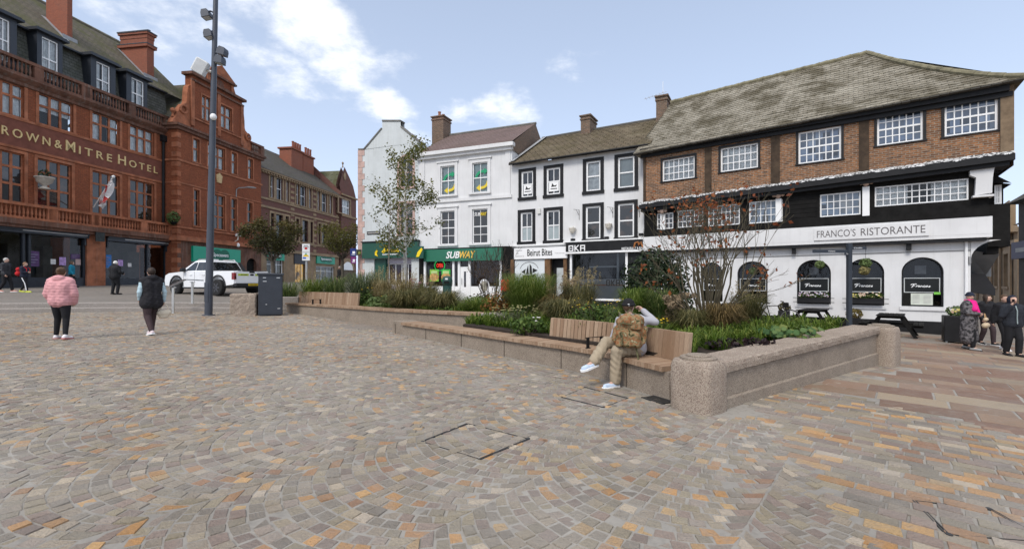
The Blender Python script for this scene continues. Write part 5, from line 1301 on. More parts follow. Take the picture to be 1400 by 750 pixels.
mb = MB(); mb.box(r[0], r[1], -.026, -.014, zh-.349, zh-.301); mb.build('copper_line', plain('copper_line', (.28,.12,.07), .5), sf)
mb = MB(); q0 = BH.u(829); blockO(mb, q0, q0+.75, zh-.36, zh-.04, -.05); mb.build('window_lettering', BLACKL, sf)
mb = MB(); mb.poly([(r[0]-.2,.85,-1),(r[1]+.2,.85,-1),(r[1]+.2,.85,r[3]+.2),(r[0]-.2,.85,r[3]+.2)]); mb.build('shop_interior', plain('dark_restaurant', (.035,.037,.042), .8, .6, 1.2), sf)
mb = MB(); mb.box(BH.u(841), BH.u(841)+.12, .3, .4, r[2], r[3]); mb.box(r[0]+.8, r[1]-.5, .5, .55, r[3]-.75, r[3]-.68); mb.build('pillar', plain('grey_pillar', (.2,.22,.24), .6), sf)
wb = MB(); wb.box(BH.u(776), r[0]-.12, -.05, .9, -1, sgO[2]); wb.box(r[1]+.12, c, -.05, .9, -1, sgO[2]); wb.box(r[0]-.12, r[1]+.12, -.06, .1, -1, r[2]-.101); wb.build('shop_surround', BLACKP, bh)
# small fittings on the white wall: lanterns, alarm, floodlights
CREAM = plain('cream_fitting', (.62,.58,.50), .5)
for x, y in ((782.5, 314.5), (832, 309)):
    u_, z_ = BH.uz(x, y, -.15); mb = MB(); mb.lathe((u_, -.16, z_-.18), [(.05,0),(.14,.1),(.19,.25),(.2,.3),(.02,.31)], 12); mb.tube([(u_,-.16,z_+.12),(u_,0,z_+.2)], .02, 5); mb.build('wall_lamp', CREAM, bh)
u_, z_ = BH.uz(737.5, 288.5, 0); mb = MB(); mb.bbox(u_-.1, u_+.1, -.1, -.001, z_-.16, z_+.16, .02); mb.build('alarm_box', plain('alarm_white', (.60,.60,.56), .5), bh)
for x, y in ((791, 288), (837, 285), (873.5, 284)):
    u_, z_ = BH.uz(x+1, y+5, 0); mb = MB(); mb.tube([(u_,-.02,z_-.3),(u_,-.02,z_+.25),(u_-.22,-.3,z_+.25)], .012, 5); mb.tube([(u_,-.02,z_-.05),(u_-.12,-.2,z_+.24)], .01, 5); mb.build('sign_bracket', BLACKP, bh)
for x, y in ((784, 328), (830, 325.5), (877, 321)):
    u_, z_ = BH.uz(x, y, -.2); mb = MB(); mb.bbox(u_-.12, u_+.12, -.35, -.2, z_-.06, z_+.08, .02); mb.tube([(u_,-.2,z_),(u_,0,z_)], .02, 5); mb.build('floodlight', BLACKP, bh)
# ================================================================= timber framed corner restaurant
f0 = BH.world(c, 0, 0); f0 = (6.95, 23.28)
FR = Bld('corner_restaurant', 'timber framed restaurant with jettied brick floor, white arched ground floor and stone roof', 'restaurant', f0, FD, G(*f0)); fr = FR.root
zz = lambda z: z - FR.zb
UE = FR.u(1327)                                   # right end of the ground floor
# ground floor
arch = [(2.61,3.58),(4.2,5.42),(6.52,7.71),(8.21,9.41),(9.92,11.1)]; ar = [(a, b, zz(.57), zz(2.42)) for a, b in arch]; rise = .56
zb0, zb1 = zz(3.05), zz(3.77)
mb = MB(); wall(mb, 0, UE, zz(-1.2), zb0, ar, 0, .28); mb.poly([(UE,0,zz(-1.2)),(UE,8,zz(-1.2)),(UE,8,zb0),(UE,0,zb0)]); mb.poly([(0,8,zz(-1.2)),(0,0,zz(-1.2)),(0,0,zb0),(0,8,zb0)])
for r in ar:
    cx_, rx_ = (r[0]+r[1])/2, (r[1]-r[0])/2; prev = {}
    for sgn in (-1, 1):
        arc = [(cx_+sgn*rx_*math.cos(math.pi/2*q/8), r[3]-rise+rise*math.sin(math.pi/2*q/8)) for q in range(9)]
        pts = arc + [(cx_+sgn*rx_, r[3])]
        mb.poly([(p[0], 0, p[1]) for p in (pts if sgn < 0 else pts[::-1])])
        for p, q in zip(arc, arc[1:]): mb.poly([(p[0],0,p[1]),(q[0],0,q[1]),(q[0],.28,q[1]),(p[0],.28,p[1])])
mb.build('ground_floor_wall', WHITE, fr)
mb = MB(); mb.box(-.0, UE+.01, -.03, -.003, zz(-1.2), zz(.03)); mb.build('plinth', BLACKP, fr)
mb = MB()
for r in ar[2:]: mb.box(r[0]-.06, r[1]+.06, -.06, .1, r[2]-.14, r[2]-.002); mb.mk()
mb.build_each('window_sill', WHITE, fr)
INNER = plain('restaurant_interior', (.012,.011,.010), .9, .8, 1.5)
def francos(par, a, b, zc, y):
    """flowing white script on the glass"""
    w = b-a; mb = MB()
    S_ = lambda pts, r=.013: mb.tube([(a+w*p[0], y, zc+w*p[1]) for p in pts], r, 5)
    S_([(.02,-.03),(.05,-.05),(.10,.02),(.13,.10),(.11,.145)]); S_([(.0,.09),(.04,.135),(.12,.15),(.20,.145),(.27,.16)], .014); S_([(.06,.04),(.12,.055),(.19,.06)])
    x = .24
    for ch in 'rancos':
        if ch == 'r': pts = [(x,-.03),(x+.02,.06),(x+.03,.055),(x+.07,.06),(x+.06,.04)]; adv = .085
        elif ch == 'a': pts = [(x+.08,.05),(x+.03,.06),(x,.0),(x+.03,-.03),(x+.07,.02),(x+.085,.055),(x+.08,-.02),(x+.11,-.02)]; adv = .12
        elif ch == 'n': pts = [(x,-.03),(x+.02,.055),(x+.02,.02),(x+.07,.06),(x+.08,.03),(x+.075,-.02),(x+.11,-.02)]; adv = .125
        elif ch == 'c': pts = [(x+.085,.04),(x+.05,.06),(x+.005,.02),(x+.02,-.025),(x+.06,-.03),(x+.1,.0)]; adv = .11
        elif ch == 'o': pts = [(x+.06,.055),(x+.01,.03),(x+.01,-.02),(x+.05,-.03),(x+.085,.01),(x+.06,.055),(x+.11,.05)]; adv = .12
        else: pts = [(x+.0,-.02),(x+.05,.02),(x+.06,.065),(x+.08,.01),(x+.06,-.03),(x+.0,-.025)]; adv = .1
        S_(pts); x += adv
    mb.build('script_lettering', WHITES, par)
for k, r in enumerate(ar):
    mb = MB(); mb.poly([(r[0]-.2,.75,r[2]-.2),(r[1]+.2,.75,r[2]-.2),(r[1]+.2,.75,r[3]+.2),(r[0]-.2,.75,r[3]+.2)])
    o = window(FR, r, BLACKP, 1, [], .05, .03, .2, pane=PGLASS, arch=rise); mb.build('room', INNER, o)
    a, b = r[0]+.08, r[1]-.08; q0, q1 = r[2]+.52, r[2]+1.08
    bd = MB()
    for x0, x1, z0, z1 in ((a, b, q0, q0+.025), (a, b, q1-.025, q1), (a, a+.025, q0+.025, q1-.025), (b-.025, b, q0+.025, q1-.025)): bd.box(x0, x1, .165, .18, z0, z1)
    bd.build('border_line', plain('pale_grey_line', (.55,.57,.57), .5), o)
    bd = MB(); bd.box(a+.026, b-.026, .182, .19, q0+.026, q1-.026); bd.build('dark_film', plain('dark_film', (.012,.013,.013), .25), o)
    francos(o, a+.2, b-.2, (q0+q1)/2-.05, .172)
    if k == 4:
        bd = MB(); bd.box(r[0]+.28, r[1]-.28, .155, .168, r[2]+.06, q0-.03); m_ = bd.build('menu_sheet', plain('menu_paper', (.55,.58,.50), .6, .1, 6), o)
        bd = MB()
        for cx2 in (.33, .64):
            for q in range(7): bd.box(r[0]+cx2, r[0]+cx2+.2, .152, .154, r[2]+.12+q*.048, r[2]+.135+q*.048)
        bd.build('menu_print', faint, m_)
        bd = MB(); bd.box(r[1]-.25, r[1]-.07, .15, .165, q0-.06, q0+.03); bd.build('green_sticker', plain('lime_sticker', (.20,.55,.08), .5), o)
    if k in (2, 4):
        bd = MB(); bd.box(r[0]+.42, r[0]+.75, .5, .56, r[3]-.62, r[3]-.3); bd.build('inside_picture', plain('dim_picture', (.16,.16,.17), .7, .3, 5), o)
# white fascia band with painted names
UB = FR.u(1357, -.35)
mb = MB(); mb.box(-.1, UB, -.35, .5, zb0+.12, zb1); mb.box(-.1, UB, -.345, .5, zb0+.0, zb0+.119); mb.box(UB-.02, UB-.001, .5, 3, zb0, zb1); mb.build('fascia_band', WHITE, fr)
mb = MB(); mb.box(-.1, UE+.35, -.30, .4, zb0-.12, zb0-.003)
for x in np.arange(.8, UE, 1.85): mb.box(x, x+.14, -.2, -.003, zb0-.36, zb0-.121)
mb.build('jetty_beam', BLACKP, fr)
mb = MB(); mb.tube([(0,-.03,zb0-.45),(UE,-.03,zb0-.42)], .012, 5); mb.build('cable', plain('grey_cable', (.2,.2,.2), .6), fr)
r = FR.rect(1113, 1270, 313, 330.5, -.35)
zA0, zA1 = zz(CAMZ+(385-329)/620*FR.ut(1113,-.35)[1]), zz(CAMZ+(385-312.5)/620*FR.ut(1113,-.35)[1])
mb = MB(); mb.box(r[0], r[1], -.40, -.351, zA0, zA1); nb = mb.build('name_board', WHITE, fr)
hh = zA1-zA0
def seriftext(par, s, u0, u1, z0, z1, y, mat):
    o = text(par, s, u0, u1, z0, z1, y, mat, .004); return o
GREYL = plain('grey_serif_letters', (.13,.12,.12), .6, .1, 3)
seriftext(nb, "FRANCO'S", r[0]+.10, r[0]+(r[1]-r[0])*.39, zA0+.22*hh, zA0+.80*hh, -.401, GREYL); seriftext(nb, 'RISTORANTE', r[0]+(r[1]-r[0])*.435, r[1]-.10, zA0+.22*hh, zA0+.80*hh, -.401, GREYL)
text(fr, 'GUILDHALL', FR.u(906,-.35), FR.u(956,-.35), zb0+.27, zb0+.48, -.35, plain('faint_painted_letters', (.40,.39,.38), .7), .003); text(fr, 'MUSEUM', FR.u(962,-.35), FR.u(1003,-.35), zb0+.27, zb0+.48, -.35, GREYL, .003)
# black boarded first floor
UM = FR.u(1352, -.30); zm1_ = zz(5.55)
mids = [(.59,1.4,4.11,4.9),(1.6,2.8,4.12,4.95),(3.01,4.36,4.09,5.03),(4.73,6.03,4.08,5.05),(7.35,8.68,4.15,5.08),(9.11,11.71,4.40,5.17)]
mids = [(a, b, zz(d), zz(e)) for a, b, d, e in mids]
mb = MB(); z = zb1+.002
wall(mb, -.05, UM, zb1+.002, zm1_+.35, mids, -.30, .12)
mb.poly([(UM,-.3,zb1),(UM,6,zb1),(UM,6,zm1_+.3),(UM,-.3,zm1_+.3)]); mb.poly([(-.05,6,zb1),(-.05,-.3,zb1),(-.05,-.3,zm1_+.3),(-.05,6,zm1_+.3)])
mb.build('boarded_floor', BLACKW, fr)
mb = MB()
for k in range(9):
    z0 = zb1+.05+k*.185
    for a, b in ((-.05,.5),(6.15,7.25),(8.8,9.0)): mb.prism([(a,z0),(b,z0),(b,z0+.17),(a,z0+.17)], -.33, -.301)
mb.box(-.05, UM, -.36, -.301, zb1+.003, zb1+.30); mb.build('weatherboard', BLACKW, fr)
MIDG = darkglass('blue_grey_glass', (.05,.075,.115), (.11,.13,.15), .9, 1.8, .21)
for k, r in enumerate(mids):
    n_ = (4, 6, 7, 6, 6, 12)[k]; window(FR, r, WHITEP, n_, 3 if k != 5 else 3, .05, .03, -.2, pane=MIDG if k in (3,4) else PGLASS if k == 5 else DGLASS, curtain=('open', CURTAIN) if k == 5 else None, sash=False)
# carved heads on white posts
for px_, py_ in ((905, 288), (1064, 266), (1184, 249)):
    u_, z_ = FR.uz(px_, py_, -.45); z_ = max(z_, 0); mb = MB(); mb.box(u_-.11, u_+.11, -.37, -.302, zb1+.305, z_-.16); ps_ = mb.build('white_post', WHITEP, fr)
    mb = MB(); mb.ell((u_, -.45, z_), (.12,.11,.16), 12, 8); mb.ell((u_, -.56, z_-.02), (.03,.04,.05), 8, 5); mb.ell((u_-.16, -.42, z_), (.09,.07,.09), 8, 6); mb.ell((u_+.16, -.42, z_), (.09,.07,.09), 8, 6)
    hd = mb.build('carved_head', plain('painted_head', (.50,.36,.29), .6, .3, 12), ps_, True)
    mb = MB(); mb.ell((u_, -.44, z_+.12), (.14,.11,.07), 12, 6); mb.build('carved_cap', plain('red_painted_cap', (.32,.09,.06), .6, .3, 8), ps_, True)
# jettied cornice with white flashing: it climbs a little to the right, as the old frame does
UJ = FR.u(1388, -.75); sl = .031
def SZ(u, z): return zz(z + sl*u)
def slant(mb, u0, u1, y0, y1, za, zb_):
    i = mb.add([(u0,y0,SZ(u0,za)),(u1,y0,SZ(u1,za)),(u1,y1,SZ(u1,za)),(u0,y1,SZ(u0,za)),(u0,y0,SZ(u0,zb_)),(u1,y0,SZ(u1,zb_)),(u1,y1,SZ(u1,zb_)),(u0,y1,SZ(u0,zb_))])
    for q in ((0,3,2,1),(4,5,6,7),(0,1,5,4),(1,2,6,5),(2,3,7,6),(3,0,4,7)): mb.face([i+k for k in q])
mb = MB(); slant(mb, -.15, UJ, -.78, .2, 5.16, 5.40); slant(mb, -.12, UJ-.1, -.62, .2, 5.02, 5.157); mb.build('jetty_cornice', BLACKP, fr)
t = NT('worn_white_flashing'); oo = t.obj(); t.bsdf(t.mix(t.ramp(t.noise(oo, 13, 4, .7), [(.46, 0.), (.54, 1.)]), (.05,.05,.05), (.70,.70,.69)), .7, .3, 0, t.noise(oo, 30, 3), .6, .02); FLASH = t.mat
mb = MB(); n_ = 90; rw = random.Random(4); rows = []
for k in range(n_+1):
    u_ = -.15+(UJ+.15)*k/n_; w_ = rw.uniform(-.03, .03); rows.append(mb.add([(u_,-.80+w_*.4,SZ(u_,5.37+w_)),(u_,-.78+w_,SZ(u_,5.405)),(u_,-.545,SZ(u_,5.53+w_*.5)),(u_,-.54,SZ(u_,5.40))]))
for r0, r1 in zip(rows, rows[1:]):
    for q in range(3): mb.face([r0+q, r0+q+1, r1+q+1, r1+q][::-1])
mb.build('flashing', FLASH, fr)
# brick upper floor
UT = FR.u(1386, -.55); ups = [(.96,2.48,6.40,7.45),(3.61,5.13,6.48,7.57),(6.62,8.06,6.38,7.70),(9.17,10.48,6.68,7.90),(11.05,12.38,6.67,7.90)]; ups = [(a, b, zz(d), zz(e)) for a, b, d, e in ups]
zt_ = zz(8.12)
mb = MB(); wall(mb, .0, UT-.32, zz(5.40), zt_, ups, -.55, .12); mb.poly([(UT,-.55,zz(5.4)),(UT,7,zz(5.4)),(UT,7,zt_),(UT,-.55,zt_)]); mb.poly([(0,7,zz(5.4)),(0,-.55,zz(5.4)),(0,-.55,zt_),(0,7,zt_)]); mb.build('brick_wall', FBRICK, fr)
OAK = plain('dark_oak', (.055,.036,.022), .8, .5, 4, .5, 20); PALEOAK = plain('pale_weathered_oak', (.19,.135,.085), .85, .3, 4, .4, 20)
mb = MB()
for a, b in ((2.93,3.22),(5.62,5.95),(8.62,8.93)): mb.box(a, b, -.60, -.551, SZ((a+b)/2,5.45), zt_); mb.mk()
mb.box(.0, .12, -.60, -.551, zz(5.45), zt_)
mb.build_each('oak_post', OAK, fr)
mb = MB(); mb.box(UT-.32, UT, -.61, -.3, SZ(UT,5.40), zt_); mb.build('corner_post', PALEOAK, fr)
mb = MB()
for r in ups: mb.mk(); surround(mb, r, .085, -.60, -.552, .05, .0, .09)
r = ups[4]; mb.box(r[1]+.086, r[1]+.30, -.605, -.552, r[2]-.05, zt_-.15)
mb.build_each('window_surround', BLACKP, fr)
BLUEG = darkglass('sky_painted_glass', (.035,.055,.095), (.06,.085,.125), 1., 1.6, .25)  # the sky's reflection is put into the blue base colour
for k, r in enumerate(ups):
    window(FR, r, WHITEP, 6, 4 if k > 1 else 3, .065, .035, -.45, pane=BLUEG if k > 1 else PGLASS, curtain=None if k > 1 else ('full', CURTAIN), sash=True)
# eaves beam and the hipped stone roof, sagging a little
mb = MB(); e0, e1 = -.35, FR.u(1397, -.9)
mb.box(-.1, e1-.25, -.80, -.5, zz(7.88), zz(8.12)); mb.box(-.1, e1-.15, -.66, -.52, zz(7.72), zz(7.879)); mb.build('eaves_beam', BLACKP, fr)
FROOF = roofmat('lichened_stone_slate', (.285,.255,.20), (.175,.155,.115), (.36,.335,.275), .34, .17, (.10,.085,.055), .9, 1.0)
yr_ = 4.0; er = FR.u(1402, -1.0)
apL, apR = FR.uz(918.4, 140.7, yr_), FR.uz(1185.8, 73.5, yr_)
mb = MB(); rows = []; NR, NC = 26, 60; rw = random.Random(9)
zeave = lambda u: zz(7.90 + .018*u)
for j in range(NR+1):
    f_ = j/NR; row = []
    lift = .022 if j < NR else 0
    for st in (0, 1):
        if j == NR and st: continue
        for i in range(NC+1):
            g_ = i/NC; ul = e0+(apL[0]-.05-e0)*f_; ur = er+(apR[0]-er)*(f_**.82)
            u_ = ul+(ur-ul)*g_; y_ = -1.0+(yr_+1.0)*f_
            ze = zeave(e0+(er-e0)*g_); zr_ = apL[1]+(apR[1]-apL[1])*g_
            sag = -.10*math.sin(math.pi*f_)-.05*math.sin(g_*9)*math.sin(math.pi*f_)
            z_ = ze+(zr_-ze)*(f_ + .0)+sag + (lift if st == 1 or j == 0 else 0)*0
            dz = rw.uniform(-.008, .008)
            row.append((u_, y_-(.015 if st else 0), z_+dz*1.4+(.022 if st else .0)))
    a_ = row[:NC+1]; b_ = row[NC+1:] or a_
    rows.append((mb.add(a_), mb.add(b_) if row[NC+1:] else None))
for j in range(NR):
    lo_ = rows[j][1]; hi_ = rows[j+1][0]; base = rows[j][0]
    for i in range(NC):
        mb.face([lo_+i, lo_+i+1, hi_+i+1, hi_+i]); mb.face([base+i, base+i+1, lo_+i+1, lo_+i])
# hip end and back
zb_ = zz(7.9)
mb.poly([(er,-1.0,zeave(er)),(er,9,zeave(er)),(apR[0],yr_,apR[1])]); mb.poly([(er,9,zeave(er)),(e0,9,zeave(0)),(apL[0],yr_,apL[1]),(apR[0],yr_,apR[1])]); mb.poly([(e0,9,zeave(0)),(e0,-1.0,zeave(0)),(apL[0],yr_,apL[1])])
mb.poly([(e0,-.99,zeave(0)-.03),(e0,7,zeave(0)-.03),(er,7,zeave(er)-.03),(er,-.99,zeave(er)-.03)])
rf = mb.build('roof', FROOF, fr)
mb = MB(); n_ = 30; pts = [(apL[0]-.05+(apR[0]-apL[0]+.05)*k/n_, yr_, apL[1]+(apR[1]-apL[1])*k/n_+.03+.012*math.sin(k*2.1)) for k in range(n_+1)]
for p, q in zip(pts, pts[1:]): mb.tube([p, (q[0], q[1], q[2]+.02)], .12, 8)
hp = [(apR[0]+(er-apR[0])*(1-(1-k/16.)**.82), yr_-(yr_+1)*k/16., apR[1]+(zeave(er)-apR[1])*k/16.-.10*math.sin(math.pi*k/16.)+.04) for k in range(17)]
for p, q in zip(hp, hp[1:]): mb.tube([p, (q[0], q[1], q[2]+.015)], .10, 8)
mb.build('ridge_stones', plain('lichened_ridge', (.20,.18,.115), .9, .35, 4, .4, 20), rf)
mb = MB()
for k in range(52): # eaves course seen edge-on
    u_ = e0+(er-e0)*k/52; mb.box(u_, u_+(er-e0)/52-.015, -1.03, -.75, zeave(u_)-.03-rw.uniform(0,.02), zeave(u_)-.004)
mb.build('eaves_course', plain('dark_slate_edge', (.075,.07,.06), .9), rf)
# coved bracket at the corner and the side jetty
mb = MB(); b0, b1 = FR.u(1332, -.4), FR.u(1362, -.6)
zc0, zc1 = zz(4.55), zz(5.42)
P_ = [(b0, zc0-.05), (b0+.42, zc0)] + [(b0+.42+(b1-b0-.42)*(1-math.cos(math.pi/2*q/8)), zc0+.0+(zc1-zc0)*math.sin(math.pi/2*q/8)) for q in range(1, 9)] + [(b0-.12, zc1), (b0-.12, zc1-.2), (b0+.03, zc1-.3)]
mb.prism(P_, -.52, .0); mb.box(b0-.06, b0+.46, -.56, -.02, zc0-.12, zc0-.051); mb.build('coved_bracket', WHITE, fr)
sj = FR.u(1378.5, .6); mb = MB(); mb.box(UB+.001, sj, .35, 4.0, zz(2.75), zz(4.25)); mb.box(UB+.001, sj-.25, .5, 4, zz(2.5), zz(2.749)); mb.build('side_jetty', BLACKW, fr)
sw = (FR.u(1359, .9), FR.u(1369, .9), zz(4.30), zz(5.0)); mb = MB(); mb.box(UM+.01, FR.u(1372,.9), .92, 4, zz(4.251), zz(5.2)); mb.build('side_oriel', BLACKW, fr)
window(FR, sw, WHITEP, 2, 3, .06, .035, .9, pane=DGLASS)
mb = MB(); mb.poly([(UM,.6,zz(5.15)),(FR.u(1382,.7),.6,zz(4.95)),(FR.u(1382,.7),4,zz(4.95)),(UM,4,zz(5.5))]); mb.poly([(UM,.6,zz(5.12)),(UM,.6,zz(5.6)),(FR.u(1382,.7),.6,zz(4.99))][::-1]); mb.build('oriel_roof', BLACKW, fr)
q = [FR.uz(x, y, .2) for x, y in ((1328, 322), (1345, 318))]
mb = MB(); mb.prism([(UE+.002, zz(3.0)), (UE+.002, zz(2.3))] + [(UE+.75-.75*math.cos(math.pi/2*k/7), zz(2.3)+.66*math.sin(math.pi/2*k/7)) for k in range(1, 8)], -.05, .12); mb.build('corner_brace', WHITE, fr)
mb = MB(); mb.poly([(UE+.03,1.0,zz(2.7)),(UE+.9,1.0,zz(2.5)),(UE+.75,2.2,zz(1.75)),(UE+.03,2.2,zz(1.75))]); mb.box(UE+.001, UE+.9, 2.21, 5, zz(1.7), zz(2.7)); mb.build('soffit_panel', plain('grey_soffit', (.20,.205,.21), .6), fr)
# awning over the side entrance
aw = FR.u(1358, 1.2); mb = MB(); mb.prism([(UE+.02, zz(1.15)), (aw, zz(1.0)), (aw, zz(1.25)), (UE+.5, zz(1.8)), (UE+.02, zz(1.8))], .9, 2.6); mb.build('awning', plain('black_canvas', (.02,.02,.022), .8), fr)
mb = MB(); mb.box(UE-.06, UE+.002, -.08, -.003, zz(2.15), zz(2.4)); mb.build('wall_lamp', plain('grey_lamp', (.25,.25,.25), .5), fr)
pipe([(UE-.12,-.06,zb0-.1),(UE-.12,-.06,zz(-.6))], fr, WHITEP, .045)
# ================================================================= buildings down the side lane
AD = Vector((-.83, -1.0)).normalized(); q = at(1322, 385, 46)
AL = Bld('stone_terrace', 'brown stone terrace with tall arched windows down the side lane', 'terrace', (q.x, q.y), AD, G(q.x, q.y)); al = AL.root
ca = AL.u(1391.5); za = AL.z(1386, 312)
hs = []
for k in range(6): x = 1.5+k*(ca-2)/6; hs.append((x, x+1.5, 1.2, 3.4)); hs.append((x, x+1.5, 4.6, 6.6))
mb = MB(); wall(mb, 0, ca, -1, za, hs, 0, .3); shell(mb, 0, ca, 0, 9, -1, za); mb.build('wall', BUFF, al)
mb = MB()
for h in hs: surround(mb, h, .25, -.06, -.002, .15)
mb.box(-.1, ca, -.3, -.003, za-.3, za+.1); mb.box(-.1, ca, -.15, -.003, 3.9, 4.15)
for x in np.arange(.3, ca, (ca-2)/6): mb.box(x, x+.4, -.15, -.061, -1, za-.31)
mb.build('stone_dressing', BUFF, al)
for h in hs: window(AL, h, WHITEP, 2, [.5], .07, .05, .2, pane=DGLASS, name='window')
mb = MB(); mb.poly([(0,-.2,za+.1),(ca,-.2,za+.1),(ca,4,za+2.4),(0,4,za+2.4)]); rfa = mb.build('roof', SL3, al)
chimney(AL, ca-4.5, ca-3.3, 1.6, 3.2, za, za+3.0, CBRICK, rfa, 3)
q = at(1392.5, 385, 22); DK = Bld('side_building', 'dark edged shop building at the right end of the lane', 'shop building', (q.x, q.y), Vector((-.6, -1.0)).normalized(), G(q.x, q.y)); dk_ = DK.root
cd = 3.5; zd = DK.z(1392.5, 278)
mb = MB(); wall(mb, 0, cd, -1, zd, [(.6, 2.6, 1.0, 3.0)], 0, .2); shell(mb, 0, cd, 0, 8, -1, zd); mb.build('wall', plain('dark_brown_render', (.075,.06,.05), .8, .3, 2), dk_)
mb = MB(); mb.box(.0, cd, -.25, -.003, 3.1, 3.9); sgn_ = mb.build('shop_sign', plain('deep_purple_sign', (.035,.02,.06), .5), dk_)
mb = MB(); mb.box(.5, 2.6, -.26, -.251, 3.4, 3.6); mb.build('sign_line', faint, sgn_)
window(DK, (.6, 2.6, 1.0, 3.0), NAVYP, 2, [.5], .08, .05, .12)
mb = MB(); mb.poly([(-.3,-.4,zd),(cd,-.4,zd),(cd,4,zd+3.2),(-.3,4,zd+3.2)]); mb.poly([(-.3,-.4,zd),(-.3,4,zd+3.2),(-.3,4,zd-.1)]); mb.build('roof', SL3, dk_)
# ================================================================= street furniture and vehicles
# ---- lamp mast
p = gpt(285, 431); mast = thing('lamp_mast', 'tall dark steel mast carrying floodlights and a white loudspeaker box', 'lamp mast', p)
MASTM = plain('dark_blue_grey_steel', (.045,.052,.068), .4, .12, 2, spec=.5)
HM = 15.5; lean = .0228; Ym = p.y
ax_ = lambda z: Vector((lean*z, 0, z))
mb = MB(); zs = [0, .02, 1, 3, 6, 9, 12, HM]; mb.tube([ax_(z) for z in zs], [.128-.066*z/HM for z in zs], 18)
mb.tube([(0,0,0),(0,0,.03)], .21, 18); mb.build('pole', MASTM, mast, True)
mb = MB(); mb.bbox(-.07, .07, -.135, -.10, .5, 1.2, .01); mb.build('access_door', MASTM, mast)
def zpx(y): return CAMZ-(y-HY)/F*Ym-p.z
def fl(xpx, ypx, side, tilt, mat=None, s=.84):
    z = zpx(ypx); x = (xpx-CX)/F*Ym-p.x; mb = MB()
    mb.T = Matrix.Translation((x, -.05, z)) @ Matrix.Rotation(R(tilt), 4, 'Y')
    prof = [(-.17*s,-.15*s),(.17*s,-.15*s),(.165*s,.02*s),(.12*s,.14*s),(-.10*s,.16*s),(-.165*s,.02*s)]
    mb.prism(prof, -.16*s, .16*s); mb.box(-.175*s, .175*s, -.165*s, .165*s, -.17*s, -.151*s)
    o = mb.build('floodlight', MASTM, mast)
    mb = MB(); a = ax_(z+.06); mb.tube([(a.x, 0, a.z), ((x+a.x)/2, -.03, z+.12), (x, -.05, z+.1)], .03, 6); mb.build('bracket', MASTM, o)
    mb = MB(); mb.T = Matrix.Translation((x, -.05, z)) @ Matrix.Rotation(R(tilt), 4, 'Y'); mb.box(-.14*s, .14*s, -.13*s, .13*s, -.176*s, -.171*s); mb.build('lens', plain('lamp_lens', (.45,.45,.43), .15), o)
fl(283.6, 20.8, -1, -14); fl(287.2, 48, -1, -12); fl(305.5, 71.5, 1, 14); fl(302, 83, 1, 8)
z = zpx(94); x = (277.5-CX)/F*Ym-p.x; mb = MB(); mb.T = Matrix.Translation((x, -.1, z)) @ Matrix.Rotation(R(28), 4, 'Y') @ Matrix.Rotation(R(25), 4, 'Z')
mb.bbox(-.22, .20, -.2, .2, -.24, .26, .04); sp_ = mb.build('speaker_box', plain('off_white_casing', (.62,.63,.62), .5, .1, 3), mast)
mb = MB(); mb.tube([(x, -.1, z-.05), (x+.28, -.05, z-.12), tuple(ax_(z-.15))], .05, 8); mb.build('bracket', STEEL, sp_)
mb = MB(); a = ax_(zpx(162)); mb.ell((a.x+.12, -.16, a.z), (.11,.11,.12), 12, 8); mb.tube([tuple(a), (a.x+.1, -.12, a.z+.08)], .04, 6); mb.build('camera_dome', plain('white_casing', (.75,.75,.74), .4), mast)
# ---- dark cabinet
p = gpt(370, 430.5); cb = thing('street_cabinet', 'tall dark navy steel cabinet at the end of the upper bench', 'cabinet', p, R(28))
CAB = plain('cabinet_navy_steel', (.028,.033,.043), .38, .15, 3, spec=.5)
mb = MB(); mb.bbox(-.40, .40, -.34, .34, .03, 1.50, .015); mb.build('body', CAB, cb)
mb = MB(); mb.bbox(-.44, .44, -.38, .38, 1.50, 1.57, .02); mb.build('lid', CAB, cb)
mb = MB(); mb.box(-.36, .36, -.30, .30, -.05, .03); mb.build('plinth', BLACKP, cb)
mb = MB(); mb.box(-.36, .36, -.352, -.341, .08, 1.46); d_ = mb.build('door', CAB, cb)
for x, z, w_ in ((-.2, 1.40, .1), (.25, 1.40, .12), (-.19, 1.27, .12), (-.14, .42, .05), (.27, .26, .09)):
    mb = MB(); mb.box(x-w_/2, x+w_/2, -.357, -.353, z-.015, z+.015); mb.build('latch', STEEL, d_)
mb = MB()
for k in range(5): mb.box(-.412, -.401, -.2, .2, 1.0+k*.06, 1.03+k*.06)
mb.build('vent', BLACKP, cb)
# ---- handrail at the steps
a, b = gpt(236.7, 428), gpt(263, 416.5)
hl = thing('handrail', 'short stainless steel handrail sloping down beside the granite steps', 'handrail', a)
b_ = Vector((b.x-a.x, b.y-a.y, b.z-a.z)); top_a, top_b = 1.02, 1.02
za_, zb_ = CAMZ-(391-HY)/F*a.y-a.z, CAMZ-(384-HY)/F*b.y-a.z
for q, zt in ((Vector((0,0,0)), za_), (b_, zb_)):
    mb = MB(); mb.box(q.x-.04, q.x+.04, q.y-.02, q.y+.02, q.z, zt-.03); mb.box(q.x-.08, q.x+.08, q.y-.08, q.y+.08, q.z, q.z+.012); mb.box(q.x-.10, q.x+.10, q.y-.02, q.y+.02, zt-.06, zt-.03); mb.build('post', STEEL, hl)
mb = MB(); d_ = b_.normalized(); e0 = Vector((-.12,-.05,za_-.06)); e1 = Vector((b_.x*.62, b_.y*.62, zb_+.03)); e2 = Vector((b_.x+.35, b_.y+.12, zb_+.0))
